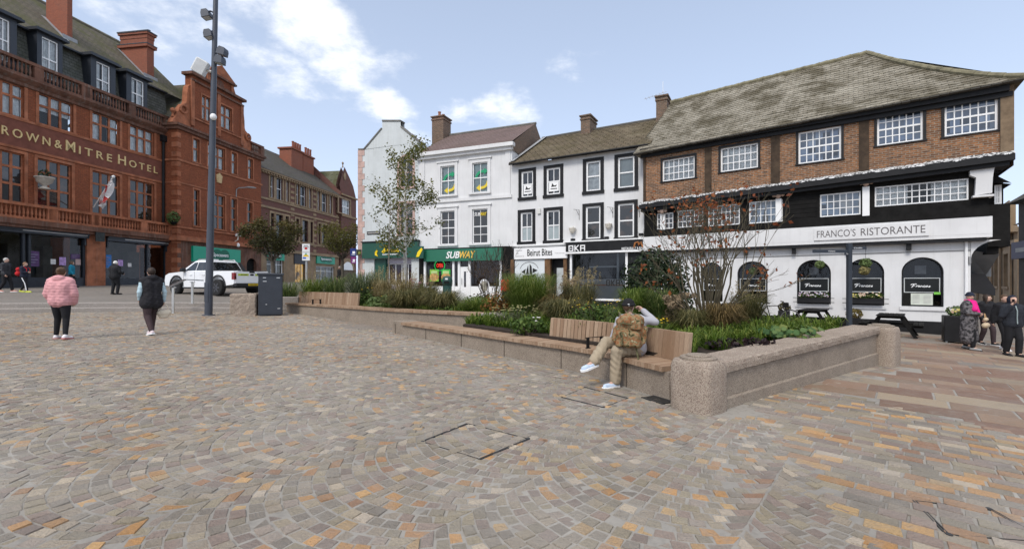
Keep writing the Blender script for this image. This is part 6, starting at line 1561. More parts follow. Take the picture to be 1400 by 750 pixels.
for p0_, p1_ in ((e0, e1), (e1, e2)):
    dd = (p1_-p0_).normalized(); sd_ = dd.cross(Vector((0,0,1))).normalized()*.07; up_ = sd_.cross(dd).normalized()*.05
    i = mb.add([p0_-sd_, p0_+sd_, p1_+sd_, p1_-sd_, p0_-sd_+up_, p0_+sd_+up_, p1_+sd_+up_, p1_-sd_+up_])
    for q in ((0,3,2,1),(4,5,6,7),(0,1,5,4),(1,2,6,5),(2,3,7,6),(3,0,4,7)): mb.face([i+k for k in q])
mb.build('rail', STEEL, hl)
# ---- road sign on a post by the shops
def sign_post(): pass
q = at(419, 412, 21.5); q.z = G(q.x, q.y)
sp = thing('road_sign', 'white rectangular traffic sign on a grey post in front of shops', 'road sign', q, R(8))
zt = CAMZ-(333.5-HY)/F*q.y-q.z; zb_ = CAMZ-(356-HY)/F*q.y-q.z; w_ = 10/F*q.y/2
mb = MB(); mb.tube([(0,0,0),(0,0,zt-.05)], .045, 10); mb.build('post', plain('galvanised_post', (.35,.36,.36), .5, .1, 3), sp)
mb = MB(); mb.bbox(-w_, w_, -.075, -.05, zb_, zt, .008); pl = mb.build('plate', plain('sign_white', (.70,.71,.70), .5, .04, 3), sp)
mb = MB(); mb.box(-w_+.02, w_-.02, -.080, -.076, (zt+zb_)/2-.01, (zt+zb_)/2+.01); mb.build('divider', plain('sign_grey', (.3,.3,.3), .5), pl)
mb = MB(); c_ = zb_+(zt-zb_)*.73; mb.box(-.06, .06, -.080, -.076, c_-.05, c_+.05); mb.build('red_symbol', plain('sign_red', (.45,.03,.03), .5), pl)
mb = MB(); c_ = zb_+(zt-zb_)*.30; mb.prism([(-.14,c_-.05),(.15,c_-.05),(.08,c_+.03),(-.08,c_+.03)], -.080, -.076); mb.build('yellow_symbol', plain('sign_yellow', (.70,.45,.03), .5), pl)
mb = MB(); mb.prism([(-.05,c_+.031),(.05,c_+.031),(.0,c_+.14)], -.080, -.076); mb.build('green_symbol', plain('sign_green', (.03,.25,.08), .5), pl)
mb = MB(); mb.prism([(-.14,c_-.16),(.0,c_-.16),(.0,c_-.08),(-.14,c_-.08)], -.080, -.076); mb.build('blue_symbol', plain('sign_blue', (.05,.12,.45), .5), pl)
mb = MB()
for k, l in enumerate((.10,.13)): mb.box(-l, l, -.080, -.076, zt-.10-k*.07, zt-.075-k*.07)
mb.build('black_text', BLACKL, pl)
# ---- projecting signs at the left house corner
q = GH.world(-.05, -.15, 0)
for (x0, x1, yt, yb, col, nm, lab) in ((479, 487, 339.5, 350, (.012,.03,.16), 'hanging_sign', 'dark blue hanging sign beside the pink corner stones'), (480, 486.5, 351, 360, (.16,.02,.15), 'hanging_sign', 'magenta hanging sign below the dark blue one'), (487.5, 494, 341, 349, (.03,.035,.02), 'hanging_sign', 'small black bracket sign fixed to the pink corner stones')):
    Y_ = q.y-.3; a, b = at(x0, yt, Y_), at(x1, yb, Y_); t_ = thing(nm, lab, 'hanging sign', ((a.x+b.x)/2, Y_, b.z))
    mb = MB(); w_, h_ = (b.x-a.x)/2, a.z-b.z; mb.bbox(-w_, w_, -.04, .04, 0, h_, .01); bo_ = mb.build('board', plain(lab[:12]+' paint', col, .45), t_)
    mb = MB(); mb.box(-w_*.2, w_*.7, -.046, -.041, h_*.35, h_*.62); mb.box(-w_*.5, w_*.7, -.046, -.041, h_*.18, h_*.26); mb.build('white_mark', WHITES if x0 != 487.5 else plain('sign_olive', (.25,.26,.04), .5), bo_)
    mb = MB(); mb.box(w_, max(w_+.05, -.03+q.x+.1-(a.x+b.x)/2), -.015, .015, h_*.8, h_*.9); mb.build('bracket', BLACKP, t_)
# ---- fingerpost in front of the restaurant
q = at(1161, 440, 12.6); q.z = G(q.x, q.y); q = Vector(q)
fp = thing('fingerpost', 'slim black fingerpost with three direction arms before the arched windows', 'signpost', q)
SLATE = plain('slate_blue_paint', (.03,.037,.048), .45, .1, 3)
zt = CAMZ-(333-HY)/F*q.y-q.z
mb = MB(); mb.bbox(-.055, .055, -.055, .055, 0, zt, .01); mb.build('post', SLATE, fp)
def arm(x1, z, h, label, y, ang, col=SLATE):
    mb = MB(); mb.T = Matrix.Translation((0, y, z)) @ Matrix.Rotation(R(ang), 4, 'Z'); s_ = 1 if x1 > 0 else -1; L_ = abs(x1)
    mb.box(s_*.06, x1, -.012, .012, -h/2, h/2); o = mb.build('direction_arm', col, fp)
    T_ = Matrix.Translation((0, y, z)) @ Matrix.Rotation(R(ang), 4, 'Z'); m_ = x1*.5
    text(o, label, m_-.10, m_+.10, -h*.2, h*.22, -.013, WHITES, .002, T=T_)
arm(-1.08, zpx(0)*0 + (CAMZ-(343.5-HY)/F*q.y-q.z), .085, 'Toilets', -.02, 4); arm(.42, CAMZ-(339-HY)/F*q.y-q.z, .085, 'Castle', .0, -12); arm(-.32, CAMZ-(347-HY)/F*q.y-q.z, .085, 'Market', .02, 38)
# ---- picnic tables
def picnic():
    t = thing('picnic_table', 'black picnic table', 'picnic table', (0,0,0), 0, 'picnic tables outside the restaurant')
    mb = MB()
    for k in range(5): mb.bbox(-.75, .75, -.36+k*.146, -.36+k*.146+.135, .70, .74, .006)
    mb.build('tabletop', BLACKW, t)
    for s in (-1, 1):
        mb = MB(); [mb.bbox(-.75, .75, s*.72-.13+k*.135, s*.72-.13+k*.135+.125, .42, .455, .006) for k in range(2)]; mb.build('seat', BLACKW, t)
    for x in (-.55, .55):
        mb = MB()
        for s in (-1, 1): mb.prism([(0,0)]*0 or [(s*.72,0),(s*.60,0),(s*.20,.70),(s*.32,.70)][::s], x-.03, x+.03) if False else None
        for s in (-1, 1):
            P4 = [(s*.72, 0), (s*.61, 0), (s*.22, .70), (s*.33, .70)]
            i = mb.add([(x-.03, a, b) for a, b in P4]+[(x+.03, a, b) for a, b in P4])
            for f_ in ((0,1,2,3),(7,6,5,4),(0,4,5,1),(1,5,6,2),(2,6,7,3),(3,7,4,0)): mb.face([i+k for k in f_])
        mb.box(x+.031, x+.075, -.85, .85, .34, .42); mb.box(x+.031, x+.075, -.34, .34, .62, .70); mb.build('leg_frame', BLACKW, t)
    return t
pt = picnic(); fa = math.atan2(FD.y, FD.x)
first = True
for px_, off, lab, rz_ in ((1111, -2.6, 'black picnic table under the middle arched window with flower box', 80), (1218, -2.2, 'black picnic table between the last arched window and the fingerpost', 84), (1003, -2.2, 'black picnic table half hidden behind the planting, farthest left of the tables', 86)):
    u_ = FR.u(px_, off); w_ = FR.world(u_, off, 0); z_ = G(w_.x, w_.y)
    if first: pt.location = (w_.x, w_.y, z_); pt.rotation_euler = (0,0,fa+R(rz_)); pt['label'] = lab; first = False
    else: copy_thing(pt, (w_.x, w_.y, z_), fa+R(rz_), lab)
# ---- bicycle leaning behind the planting
RUB = plain('black_rubber', (.02,.02,.02), .8, .2, 10)
def bicycle(q, rz_):
    t = thing('bicycle', 'dark bicycle parked behind the planting beside the picnic table', 'bicycle', q, rz_)
    for x in (-.52, .52):
        mb = MB(); mb.tube([(x+.33*math.cos(a_), 0, .34+.33*math.sin(a_)) for a_ in [2*math.pi*k/28 for k in range(29)]], .020, 6); wl_ = mb.build('wheel', RUB, t)
        mb = MB(); mb.tube([(x+.31*math.cos(a_), 0, .34+.31*math.sin(a_)) for a_ in [2*math.pi*k/28 for k in range(29)]], .010, 5)
        for k in range(12): mb.tube([(x,0,.34),(x+.31*math.cos(k*math.pi/6),0,.34+.31*math.sin(k*math.pi/6))], .002, 3)
        mb.build('rim', STEEL, wl_)
    mb = MB(); bb = (-.1,0,.28); st = (-.22,0,.80); hd = (.33,0,.82)
    for a, b in ((bb, st), (bb, (.37,0,.65)), (st, hd), (bb, (-.52,0,.34)), (st, (-.52,0,.34)), (hd, (.52,0,.34)), (hd, (.31,0,.95))): mb.tube([a, b], .018, 7)
    mb.build('frame', BLACKP, t)
    mb = MB(); mb.ell((-.25,0,.90), (.14,.07,.035), 10, 6); mb.tube([(-.22,0,.8),(-.24,0,.88)], .014, 6); mb.build('saddle', RUB, t)
    mb = MB(); mb.tube([(.22,-.26,.98),(.31,-.1,.97),(.31,.1,.97),(.22,.26,.98)], .014, 6); mb.build('handlebar', BLACKP, t)
    mb = MB(); mb.bbox(.28,.48,-.14,.14,.76,.94,.02); mb.build('basket', BLACKW, t)
u_ = FR.u(1058, -3.3); w_ = FR.world(u_, -3.3, 0); bicycle((w_.x, w_.y, G(w_.x, w_.y)), fa+R(6))
# ---- pots, window boxes and hanging balls at the restaurant
def leafball(mb, c, r, n, s, rnd, tn):
    for k in range(n):
        v = Vector((rnd.gauss(0,1), rnd.gauss(0,1), rnd.gauss(0,1))).normalized(); q = Vector(c)+Vector((v.x*r[0], v.y*r[1], v.z*r[2]))*rnd.uniform(.75,1.05)
        d_ = (v+Vector((rnd.uniform(-.7,.7), rnd.uniform(-.7,.7), rnd.uniform(-.7,.7)))).normalized(); a = d_.orthogonal().normalized(); a = Matrix.Rotation(rnd.uniform(0,6.28), 3, d_) @ a; b = d_.cross(a)
        L_ = s*rnd.uniform(.7,1.4); mb.poly([q-a*L_*.5, q+b*L_*.32+d_*L_*.1, q+a*L_*.6, q-b*L_*.32+d_*L_*.1]); tn.append(rnd.random())
LEAF_MID = leafmat('mid_green_leaves', [(.03,.06,.012),(.08,.14,.028),(.15,.22,.05)])
LEAF_DARK = leafmat('dark_evergreen_leaves', [(.010,.020,.008),(.022,.040,.014),(.05,.075,.028)], 3, .15)
LEAF_PALE = leafmat('pale_green_leaves', [(.06,.10,.03),(.12,.19,.055),(.20,.27,.10)])
def blossoms(mb, c, r, n, s, rnd, tn):
    for k in range(n):
        q = Vector(c)+Vector((rnd.uniform(-1,1)*r[0], rnd.uniform(-1,.6)*r[1], rnd.uniform(-.2,1)*r[2]))
        tv = rnd.random(); v = Vector((rnd.uniform(-.5,.5), -1, rnd.uniform(.0,.8))).normalized(); a = v.orthogonal().normalized(); b = v.cross(a)
        pts = [q+(a*math.cos(k2*1.0472)+b*math.sin(k2*1.0472))*s*(1 if k2 % 2 else .75) for k2 in range(6)]; mb.poly(pts); tn.append(tv)
FLOW = {'white pink and blue': leafmat('mixed_blossom', [(.60,.58,.60),(.50,.28,.42),(.62,.60,.50),(.30,.30,.55)], 6, .2), 'yellow and pink': leafmat('yellow_pink_blossom', [(.65,.55,.12),(.62,.58,.50),(.55,.30,.32)], 6, .2)}
rnd = random.Random(21)
for k, fl_ in ((2, 'white pink and blue'), (3, 'yellow and pink')):
    r = ar[k]; q = FR.world((r[0]+r[1])/2, -.13, 0); q.z = r[2]+FR.zb+.06
    t = thing('window_box', 'black window box of %s flowers on the arched window %s' % (fl_, 'nearest the bicycle' if k == 2 else 'behind the fingerpost'), 'window box', q, fa, 'flower boxes on the restaurant windows')
    w_ = (r[1]-r[0])/2-.04; mb = MB(); mb.bbox(-w_, w_, -.11, .09, 0, .22, .01); mb.build('trough', BLACKP, t)
    mb = MB()
    for z_ in (.03, .20): mb.tube([(-w_-.16, -.12, z_), (w_+.16, -.12, z_)], .012, 5)
    mb.build('rail', BLACKP, t)
    mb = MB(); tn = []; 
    for j in range(9): leafball(mb, (-w_+.1+j*(2*w_-.2)/8, -.04, .27+rnd.uniform(-.03,.06)), (.11,.10,.10), 45, .06, rnd, tn)
    o = mb.build('leaves', LEAF_MID, t); set_tone(o, tn)
    mb = MB(); tn = []; blossoms(mb, (0, -.08, .30), (w_-.05, .10, .16), 60, .035, rnd, tn); o = mb.build('blossom', FLOW[fl_], t); set_tone(o, tn)
for px_, py_, r_, col, lab in ((1121, 361.5, .165, (.20,.27,.10), 'pale green foliage ball hanging in front of the middle arched window'), (1183.5, 359, .185, (.16,.23,.08), 'green foliage ball hanging above a straw ball at the arched window'), (1181.5, 369.5, .175, (.36,.31,.13), 'straw coloured ball hanging below the green foliage ball'), (1029, 370.5, .16, (.12,.17,.07), 'dim green foliage ball hanging at the window behind the bare shrub')):
    u_, z_ = FR.uz(px_, py_, -.22); q = FR.world(u_, -.22, z_); t = thing('hanging_ball', lab, 'hanging ball', q, fa, 'foliage balls hung at the restaurant windows')
    mb = MB(); tn = []; leafball(mb, (0,0,0), (r_, r_, r_*.95), 260, .075, rnd, tn); o = mb.build('ball', leafmat(lab[:10]+' ball', [dk(col,.45), col, dk(col,1.4)], 8, .2), t); set_tone(o, tn)
    if py_ < 369: mb = MB(); mb.tube([(0,0,r_*.9),(0,.0,zb0+FR.zb-.1-q.z)], .006, 4); mb.build('wire', BLACKP, t)
def pot(q, lab, w_, h_, leaf, lr, n, mat=BLACKP, nm='plant_pot', rz_=0.):
    t = thing(nm, lab, 'plant pot', q, rz_)
    mb = MB(); mb.bbox(-w_, w_, -w_, w_, .06, h_, .02); mb.build('box', mat, t)
    mb = MB()
    for sx in (-1, 1):
        for sy in (-1, 1): mb.ell((sx*w_*.8, sy*w_*.8, .035), (.035,.02,.035), 8, 6); mb.mk()
    mb.build_each('castor', STEEL, t)
    mb = MB(); tn = []; leafball(mb, (0,0,h_+lr*.6), (lr, lr, lr*.8), n, .09, rnd, tn); o = mb.build('foliage', leaf, t); set_tone(o, tn); return t
u_ = FR.u(1168, -.45); w_ = FR.world(u_, -.45, 0); w_.z = G(w_.x, w_.y); pot(w_, 'yellowing bush in a black pot against the white wall behind the fingerpost', .20, .42, leafmat('yellowing_leaves', [(.09,.07,.02),(.19,.15,.045),(.30,.22,.09)]), .26, 320, rz_=fa)
w_ = at(1306, 450, 14.4); w_.z = G(w_.x, w_.y); pt_ = pot(w_, 'tall black box planter with pale flowers at the restaurant corner', .29, .86, LEAF_PALE, .22, 160, rz_=fa)
mb = MB(); tn = []; blossoms(mb, (.1,-.1,.98), (.22,.2,.12), 40, .04, rnd, tn); o = mb.build('blossom', FLOW['yellow and pink'], pt_); set_tone(o, tn)
u_ = FR.u(1072, -1.2); w_ = FR.world(u_, -1.2, 0); w_.z = G(w_.x, w_.y); pot(w_, 'dark pot with a browning plant near the bicycle saddle', .2, .55, leafmat('brown_green_leaves', [(.06,.05,.02),(.12,.10,.04),(.17,.15,.05)]), .22, 220, rz_=fa)
# ---- litter bin by the sandwich shop, red cone etc.
q = at(611.5, 408, 26.2); q.z = G(q.x, q.y); t = thing('litter_bin', 'dark green litter bin with rounded hood outside the sandwich shop', 'litter bin', q)
BING = plain('bin_green', (.015,.06,.05), .4, .1, 3, spec=.5)
mb = MB(); mb.lathe((0,0,0), [(.27,0),(.28,.04),(.26,.06),(.26,.95),(.29,.97)], 20); mb.build('body', BING, t)
mb = MB(); mb.lathe((0,0,.975), [(.30,0),(.31,.25),(.28,.40),(.18,.5),(.02,.53)], 20); hd = mb.build('hood', BING, t, True)
mb = MB(); mb.box(-.14, .14, -.315, -.2, 1.06, 1.2); mb.build('opening', plain('black_pit', (.008,.008,.008), .9), hd)
mb = MB(); mb.box(-.07, .07, -.318, -.316+.02, 1.28, 1.36); mb.build('badge', WHITES, hd)
q = at(662, 405, 25.8); q.z = G(q.x, q.y); t = thing('pavement_board', 'white oval pavement board standing outside the sandwich shop', 'pavement board', q)
mb = MB(); mb.prism([(.30*math.cos(2*math.pi*k/20), .95+.42*math.sin(2*math.pi*k/20)) for k in range(20)], -.03, .03); mb.box(-.24, .24, -.06, .06, 0, .56); o = mb.build('board', WHITEP, t)
mb = MB(); mb.prism([(.20*math.cos(2*math.pi*k/20), .95+.30*math.sin(2*math.pi*k/20)) for k in range(20)], -.036, -.031); mb.build('picture', plain('board_picture', (.30,.28,.22), .6, .6, 7), o)
# ---- wall camera, lamp and hanging basket on the hotel; flag, urn
u_, z_ = H.uz(327, 326, wo-.5); q = H.world(u_, wo-.4, z_); t = thing('security_camera', 'white security camera on a bracket above the hotel arch', 'camera', q, math.atan2(HD.y, HD.x))
mb = MB(); mb.tube([(0,.4,-.3),(0,.05,-.1),(0,0,.25)], .05, 8); mb.build('bracket', CREAM, t); mb = MB(); mb.bbox(-.12,.12,-.2,.2,.2,.45,.02); mb.build('camera_head', WHITEP, t)
mb = MB(); mb.lathe((.12,.1,-.5), [(.02,-.25),(.12,-.2),(.14,0),(.02,.12)], 10); mb.build('camera_dome', WHITEP, t)
u_, z_ = H.uz(337, 256, wo-.9); q = H.world(u_, wo, z_-.3); t = thing('street_light', 'grey wall mounted street light arm on the hotel wing', 'street light', q, math.atan2(HD.y, HD.x))
mb = MB(); mb.tube([(-.2,-.02,-.6),(-.2,-.05,.1),(-.1,-.25,.25),(.3,-.7,.35)], .045, 8); mb.build('arm', plain('grey_lamp', (.25,.25,.25), .5), t); mb = MB(); mb.ell((.5,-.95,.38), (.45,.14,.09), 12, 7, Matrix.Rotation(R(-50), 3, 'Z')); mb.build('lamp_head', plain('grey_lamp', (.25,.25,.25), .5), t)
u_, z_ = H.uz(233.5, 298, wo+.4); q = H.world(u_, wo+.1, z_); t = thing('hanging_basket', 'leafy hanging basket on the hotel corner above the shopfront', 'hanging basket', q)
mb = MB(); tn = []; leafball(mb, (0,-.1,0), (.42,.42,.5), 320, .16, rnd, tn); o = mb.build('foliage', LEAF_PALE, t); set_tone(o, tn)
mb = MB(); mb.lathe((0,-.1,-.3), [(.05,-.25),(.25,-.1),(.33,.1)], 12); mb.build('basket', BLACKW, t)
u_, z_ = H.uz(61, 282, -.6); q = H.world(u_, -.59, zBal1+hz); t = thing('stone_urn', 'pale stone urn with a small plant on the hotel balcony rail', 'urn', q)
mb = MB(); mb.lathe((0,0,0), [(.26,0),(.26,.08),(.10,.16),(.12,.24),(.36,.42),(.40,.62),(.46,.66),(.46,.72),(.3,.72)], 20); mb.build('urn', plain('pale_urn_stone', (.42,.38,.32), .85, .25, 4), t, True)
mb = MB(); tn = []; leafball(mb, (0,0,.85), (.28,.28,.35), 90, .14, rnd, tn); o = mb.build('foliage', LEAF_DARK, t); set_tone(o, tn)
# flag pole leaning out from the balcony with a furled white and red flag
u0_, z0_ = H.uz(128, 283, -.7); yo = -3.2; u1_, z1_ = H.uz(155, 241.5, yo)
q = H.world(u0_, -.7, z0_); t = thing('flag', 'furled white flag with red cross on a pole slanting from the hotel', 'flag', q, math.atan2(HD.y, HD.x))
e = Vector((u1_-u0_, yo+.7, z1_-z0_)); mb = MB(); mb.tube([(0,0,0), tuple(e)], .035, 8); mb.ell(tuple(e), (.09,.09,.09), 10, 6); mb.build('pole', plain('white_pole', (.7,.7,.68), .5), t)
mb = MB(); rows = []; n_ = 16
for k in range(n_+1):
    f_ = .30+.62*k/n_; c_ = e*f_; drop = .95*math.sin(math.pi*min(1, (1-k/n_)*.75+.06))+.08; w_ = .14
    fold = [Vector((math.sin(j*2.2+k*.5)*w_, math.cos(j*1.7+k*.4)*w_*.8, -drop*j/6)) for j in range(7)]
    rows.append(mb.add([c_+v for v in fold]))
for k, (r0, r1) in enumerate(zip(rows, rows[1:])):
    for j in range(6): mb.cur = 1 if (8 <= k <= 10 or j == 3) else 0; mb.face([r0+j, r0+j+1, r1+j+1, r1+j])
mb.build('cloth', [plain('flag_white', (.70,.68,.68), .8, .06, 3), plain('flag_red', (.50,.05,.05), .8)], t)
# ================================================================= white pickup truck
def pickup(q, rz_):
    t = thing('pickup_truck', 'white double cab pickup truck parked on the upper street', 'pickup truck', q, rz_)
    WP = plain('white_car_paint', (.80,.81,.82), .25, .02, 2, spec=.5, coat=.6); TRIM = plain('black_trim', (.02,.02,.022), .5, .1, 4); 
    hw = .93; L0, L1 = -2.68, 2.68
    # lower body side outline with wheel arches (x forward)
    def archpts(cx, r, z0): return [(cx+r*math.cos(a_), z0+r*math.sin(a_)) for a_ in [math.pi*k/10 for k in range(11)]][::-1]
    rx_, fx_ = -1.55, 1.68; zw_ = .40; ra = .50
    side = [(L0+.08,.55),(rx_-ra,.50)] + archpts(rx_, ra, zw_+.06)[1:-1] + [(rx_+ra,.42),(fx_-ra,.42)] + archpts(fx_, ra, zw_+.06)[1:-1] + [(fx_+ra,.45),(L1-.05,.50),(L1,.75),(L1-.06,1.02),(L1-.35,1.13),(1.35,1.20),(.95,1.215),(-.80,1.21),(-.82,1.215),(L0+.02,1.215),(L0,1.18),(L0,.60)]
    mb = MB()
    for s in (-1, 1):
        P_ = [(x, s*hw, z) for x, z in side]; Q_ = [(x, s*(hw-.25), z) for x, z in side]
        i = mb.add(P_+Q_); n = len(side)
        mb.face([i+k for k in (range(n) if s < 0 else range(n-1,-1,-1))])
        for k in range(n): f_ = [i+k, i+(k+1) % n, i+n+(k+1) % n, i+n+k]; mb.face(f_ if s > 0 else f_[::-1])
    mb.box(.9, L1-.08, -hw+.2, hw-.2, .5, 1.14); mb.box(L0+.02, -.84, -hw+.2, hw-.2, .55, .75); mb.box(-.84, .9, -hw+.2, hw-.2, .45, 1.2)
    i = mb.add([(.9,-hw+.02,1.21),(.9,hw-.02,1.21),(1.5,hw-.06,1.20),(1.5,-hw+.06,1.20),(L1-.3,hw-.12,1.13),(L1-.3,-hw+.12,1.13)]); mb.face([i,i+3,i+2,i+1]); mb.face([i+3,i+5,i+4,i+2])
    mb.build('body', WP, t)
    mb = MB(); mb.box(L0-.03, L0+.06, -hw+.06, hw-.06, .62, 1.19); tg = mb.build('tailgate', WP, t)
    mb = MB(); mb.box(L0-.036, L0-.031, -hw+.2, -.18, .98, 1.08); mb.box(L0-.036, L0-.031, .18, hw-.2, .98, 1.08); ys = mb.build('reflective_strip', plain('lime_strip', (.50,.62,.05), .5), tg)
    mb = MB()
    for s in (-1, 1):
        for k in range(5): mb.box(L0-.040, L0-.037, s*(.26+k*.07), s*(.31+k*.07), 1.01, 1.05)
    mb.build('strip_text', BLACKL, ys)
    mb = MB(); mb.ell((L0-.035,0,1.03), (.012,.12,.05), 14, 8); mb.build('badge', TRIM, tg)
    mb = MB(); mb.bbox(L0-.05, L0-.0, -.14, .14, 1.12, 1.20, .01); mb.build('handle', TRIM, tg)
    mb = MB(); mb.bbox(L0-.12, L0+.25, -hw+.04, hw-.04, .46, .61, .03); mb.box(L0-.02, L0+.5, -.6, .6, .38, .46); bp_ = mb.build('rear_bumper', TRIM, t)
    mb = MB(); mb.box(L0-.125, L0-.121, -.26, .26, .49, .59); npl = mb.build('number_plate', plain('yellow_plate', (.75,.52,.02), .5), bp_)
    mb = MB()
    for k in range(6): mb.box(L0-.128, L0-.126, -.22+k*.075, -.175+k*.075, .51, .57)
    mb.build('plate_characters', BLACKL, npl)
    for s in (-1, 1):
        mb = MB(); mb.bbox(L0-.035, L0+.16, s*hw-.13 if s > 0 else s*hw-.015, s*hw+.015 if s > 0 else s*hw+.13, .80, 1.13, .02); tl = mb.build('tail_light', plain('tail_red', (.22,.012,.012), .2, .3, 9, spec=.6), t)
        mb = MB(); mb.box(L0-.039, L0-.036, s*hw-.10 if s > 0 else s*hw+.02, s*hw-.02 if s > 0 else s*hw+.10, .85, .97); mb.build('lens', plain('tail_dark', (.04,.01,.01), .2), tl)
    # cab
    sec = [(1.42,1.205,hw-.06),(.55,1.74,hw-.24),(.25,1.80,hw-.26),(-.45,1.79,hw-.26),(-.66,1.72,hw-.24),(-.86,1.21,hw-.05)]
    mb = MB(); rows = [mb.add([(x, -w_, z), (x, w_, z)]) for x, z, w_ in sec]
    for r0, r1 in zip(rows, rows[1:]): mb.face([r0, r0+1, r1+1, r1])
    for s in (0, 1): mb.face([r+s for r in (rows if s == 0 else rows[::-1])])
    cab = mb.build('cab', WP, t)
    def sidepoint(x, z, s):
        # on the sloping side of the cab
        f_ = (z-1.21)/(1.76-1.21); return (x, s*((hw-.05)+(hw-.25-(hw-.05))*f_+.006), z)
    GL_ = darkglass('car_glass', (.008,.009,.010), (.035,.033,.03), .8, 2.)
    for s in (-1, 1):
        for w4 in ([(1.10,1.26),(.28,1.26),(.28,1.68),(.52,1.67)], [(.22,1.26),(-.62,1.26),(-.56,1.60),(-.44,1.67),(.22,1.68)]):
            mb = MB(); P_ = [sidepoint(x, z, s) for x, z in w4]; mb.poly(P_ if s < 0 else P_[::-1]) if False else mb.poly(P_); mb.build('side_window', GL_, cab)
        mb = MB(); y_ = s*(hw+.004)
        for x in (1.12, .25, -.72): mb.box(x-.008, x+.008, s*(hw-.03), s*(hw+.003), .48, 1.2)
        mb.build('door_gap', plain('gap_dark', (.10,.10,.10), .8), t)
        for x in (.42, -.55): mb = MB(); mb.bbox(x, x+.22, min(s*hw, s*(hw+.035)), max(s*hw, s*(hw+.035)), 1.02, 1.06, .008); mb.build('door_handle', WP, t)
        mb = MB(); mb.bbox(.92, 1.10, min(s*(hw-.02), s*(hw+.22)), max(s*(hw-.02), s*(hw+.22)), 1.20, 1.38, .03); mb.build('wing_mirror', TRIM, t)
        mb = MB(); mb.tube([(.45,s*(hw-.30),1.80),(.3,s*(hw-.3),1.85),(-.5,s*(hw-.3),1.84),(-.62,s*(hw-.3),1.77)], .022, 6); mb.build('roof_rail', plain('silver_rail', (.5,.5,.5), .3, .05, 2, metal=.8), cab)
        mb = MB(); mb.prism([(-.62,1.70),(-.80,1.70),(-1.25,1.23),(-1.05,1.23)][::-1], s*(hw-.16)-.03, s*(hw-.16)+.03); mb.build('sport_bar', TRIM, t)
        mb = MB(); mb.box(L0+.1, -.86, s*(hw-.12)-.04, s*(hw-.12)+.09*s if s > 0 else s*(hw-.12)+.04, 1.216, 1.245) if s > 0 else mb.box(L0+.1, -.86, -hw+.03, -hw+.16, 1.216, 1.245); mb.build('bed_rail', TRIM, t)
        mb = MB(); mb.box(-1.0, 1.1, s*(hw-.02)-.06, s*(hw-.02)+.06, .34, .41); mb.build('side_step', TRIM, t)
        for cx_ in (rx_, fx_):
            mb = MB(); arcp = [(cx_+(ra+.0)*math.cos(a_), zw_+.06+(ra)*math.sin(a_)) for a_ in [math.pi*k/14 for k in range(15)]]; arco = [(cx_+(ra+.07)*math.cos(a_), zw_+.06+(ra+.07)*math.sin(a_)) for a_ in [math.pi*k/14 for k in range(15)]]
            for k in range(14): mb.prism([arcp[k], arco[k], arco[k+1], arcp[k+1]], min(s*hw, s*(hw+.03)), max(s*hw, s*(hw+.03)))
            mb.build('wheel_arch_trim', TRIM, t)
            mb = MB(); y0 = s*(hw-.02); mb.T = Matrix.Translation((cx_, y0, zw_)) @ Matrix.Rotation(R(90), 4, 'X')
            mb.lathe((0,0,-.13), [(.25,0),(.36,.0),(.40,.04),(.40,.22),(.36,.26),(.25,.26)], 28); wh = mb.build('wheel', RUB, t)
            mb = MB(); mb.T = Matrix.Translation((cx_, y0+s*.10, zw_)) @ Matrix.Rotation(R(90), 4, 'X'); mb.lathe((0,0,-.02), [(.25,0),(.26,.02),(.24,.04),(.05,.035)], 24)
            for k in range(6):
                a_ = k*math.pi/3; mb.T = Matrix.Translation((cx_, y0+s*.125, zw_)) @ Matrix.Rotation(a_, 4, 'Y'); mb.box(.03, .24, -.012, .012, -.035, .035)
            mb.build('rim', plain('dark_alloy', (.10,.10,.11), .35, .1, 3, metal=.6), wh)
    mb = MB(); mb.poly([(1.36,-hw+.12,1.25),(1.36,hw-.12,1.25),(.62,hw-.30,1.715),(.62,-hw+.30,1.715)]); wsx = mb.build('windscreen', GL_, cab); wsx.location = (.012, 0, .012)
    mb = MB(); mb.poly([(-.84,hw-.14,1.28),(-.84,-hw+.14,1.28),(-.685,-hw+.30,1.68),(-.685,hw-.30,1.68)]); rwx = mb.build('rear_window', GL_, cab); rwx.location = (-.012, 0, .0)
    for s in (-1, 1): mb = MB(); mb.bbox(L1-.12, L1+.0, s*.72-.15, s*.72+.15, .86, 1.02, .03); mb.build('headlight', plain('headlamp', (.5,.5,.5), .1), t)
    mb = MB(); mb.box(L1-.05, L1+.02, -.55, .55, .62, 1.0); mb.build('grille', TRIM, t)
    mb = MB(); mb.box(.15, .3, -.25, .25, 1.83, 1.87); mb.build('roof_bar', WP, cab)
    return t
px0 = gpt(300, 406.5); hdg = R(157)
rear = Vector((-.648*22.3, 22.3, 0)); fwd = Vector((math.cos(hdg), math.sin(hdg), 0)); lft = Vector((-fwd.y, fwd.x, 0))
cen = rear + fwd*1.55 - lft*.93; tq = Vector((cen.x, cen.y, 0)); tq.z = G(tq.x, tq.y) - .03
pickup(tq, hdg)
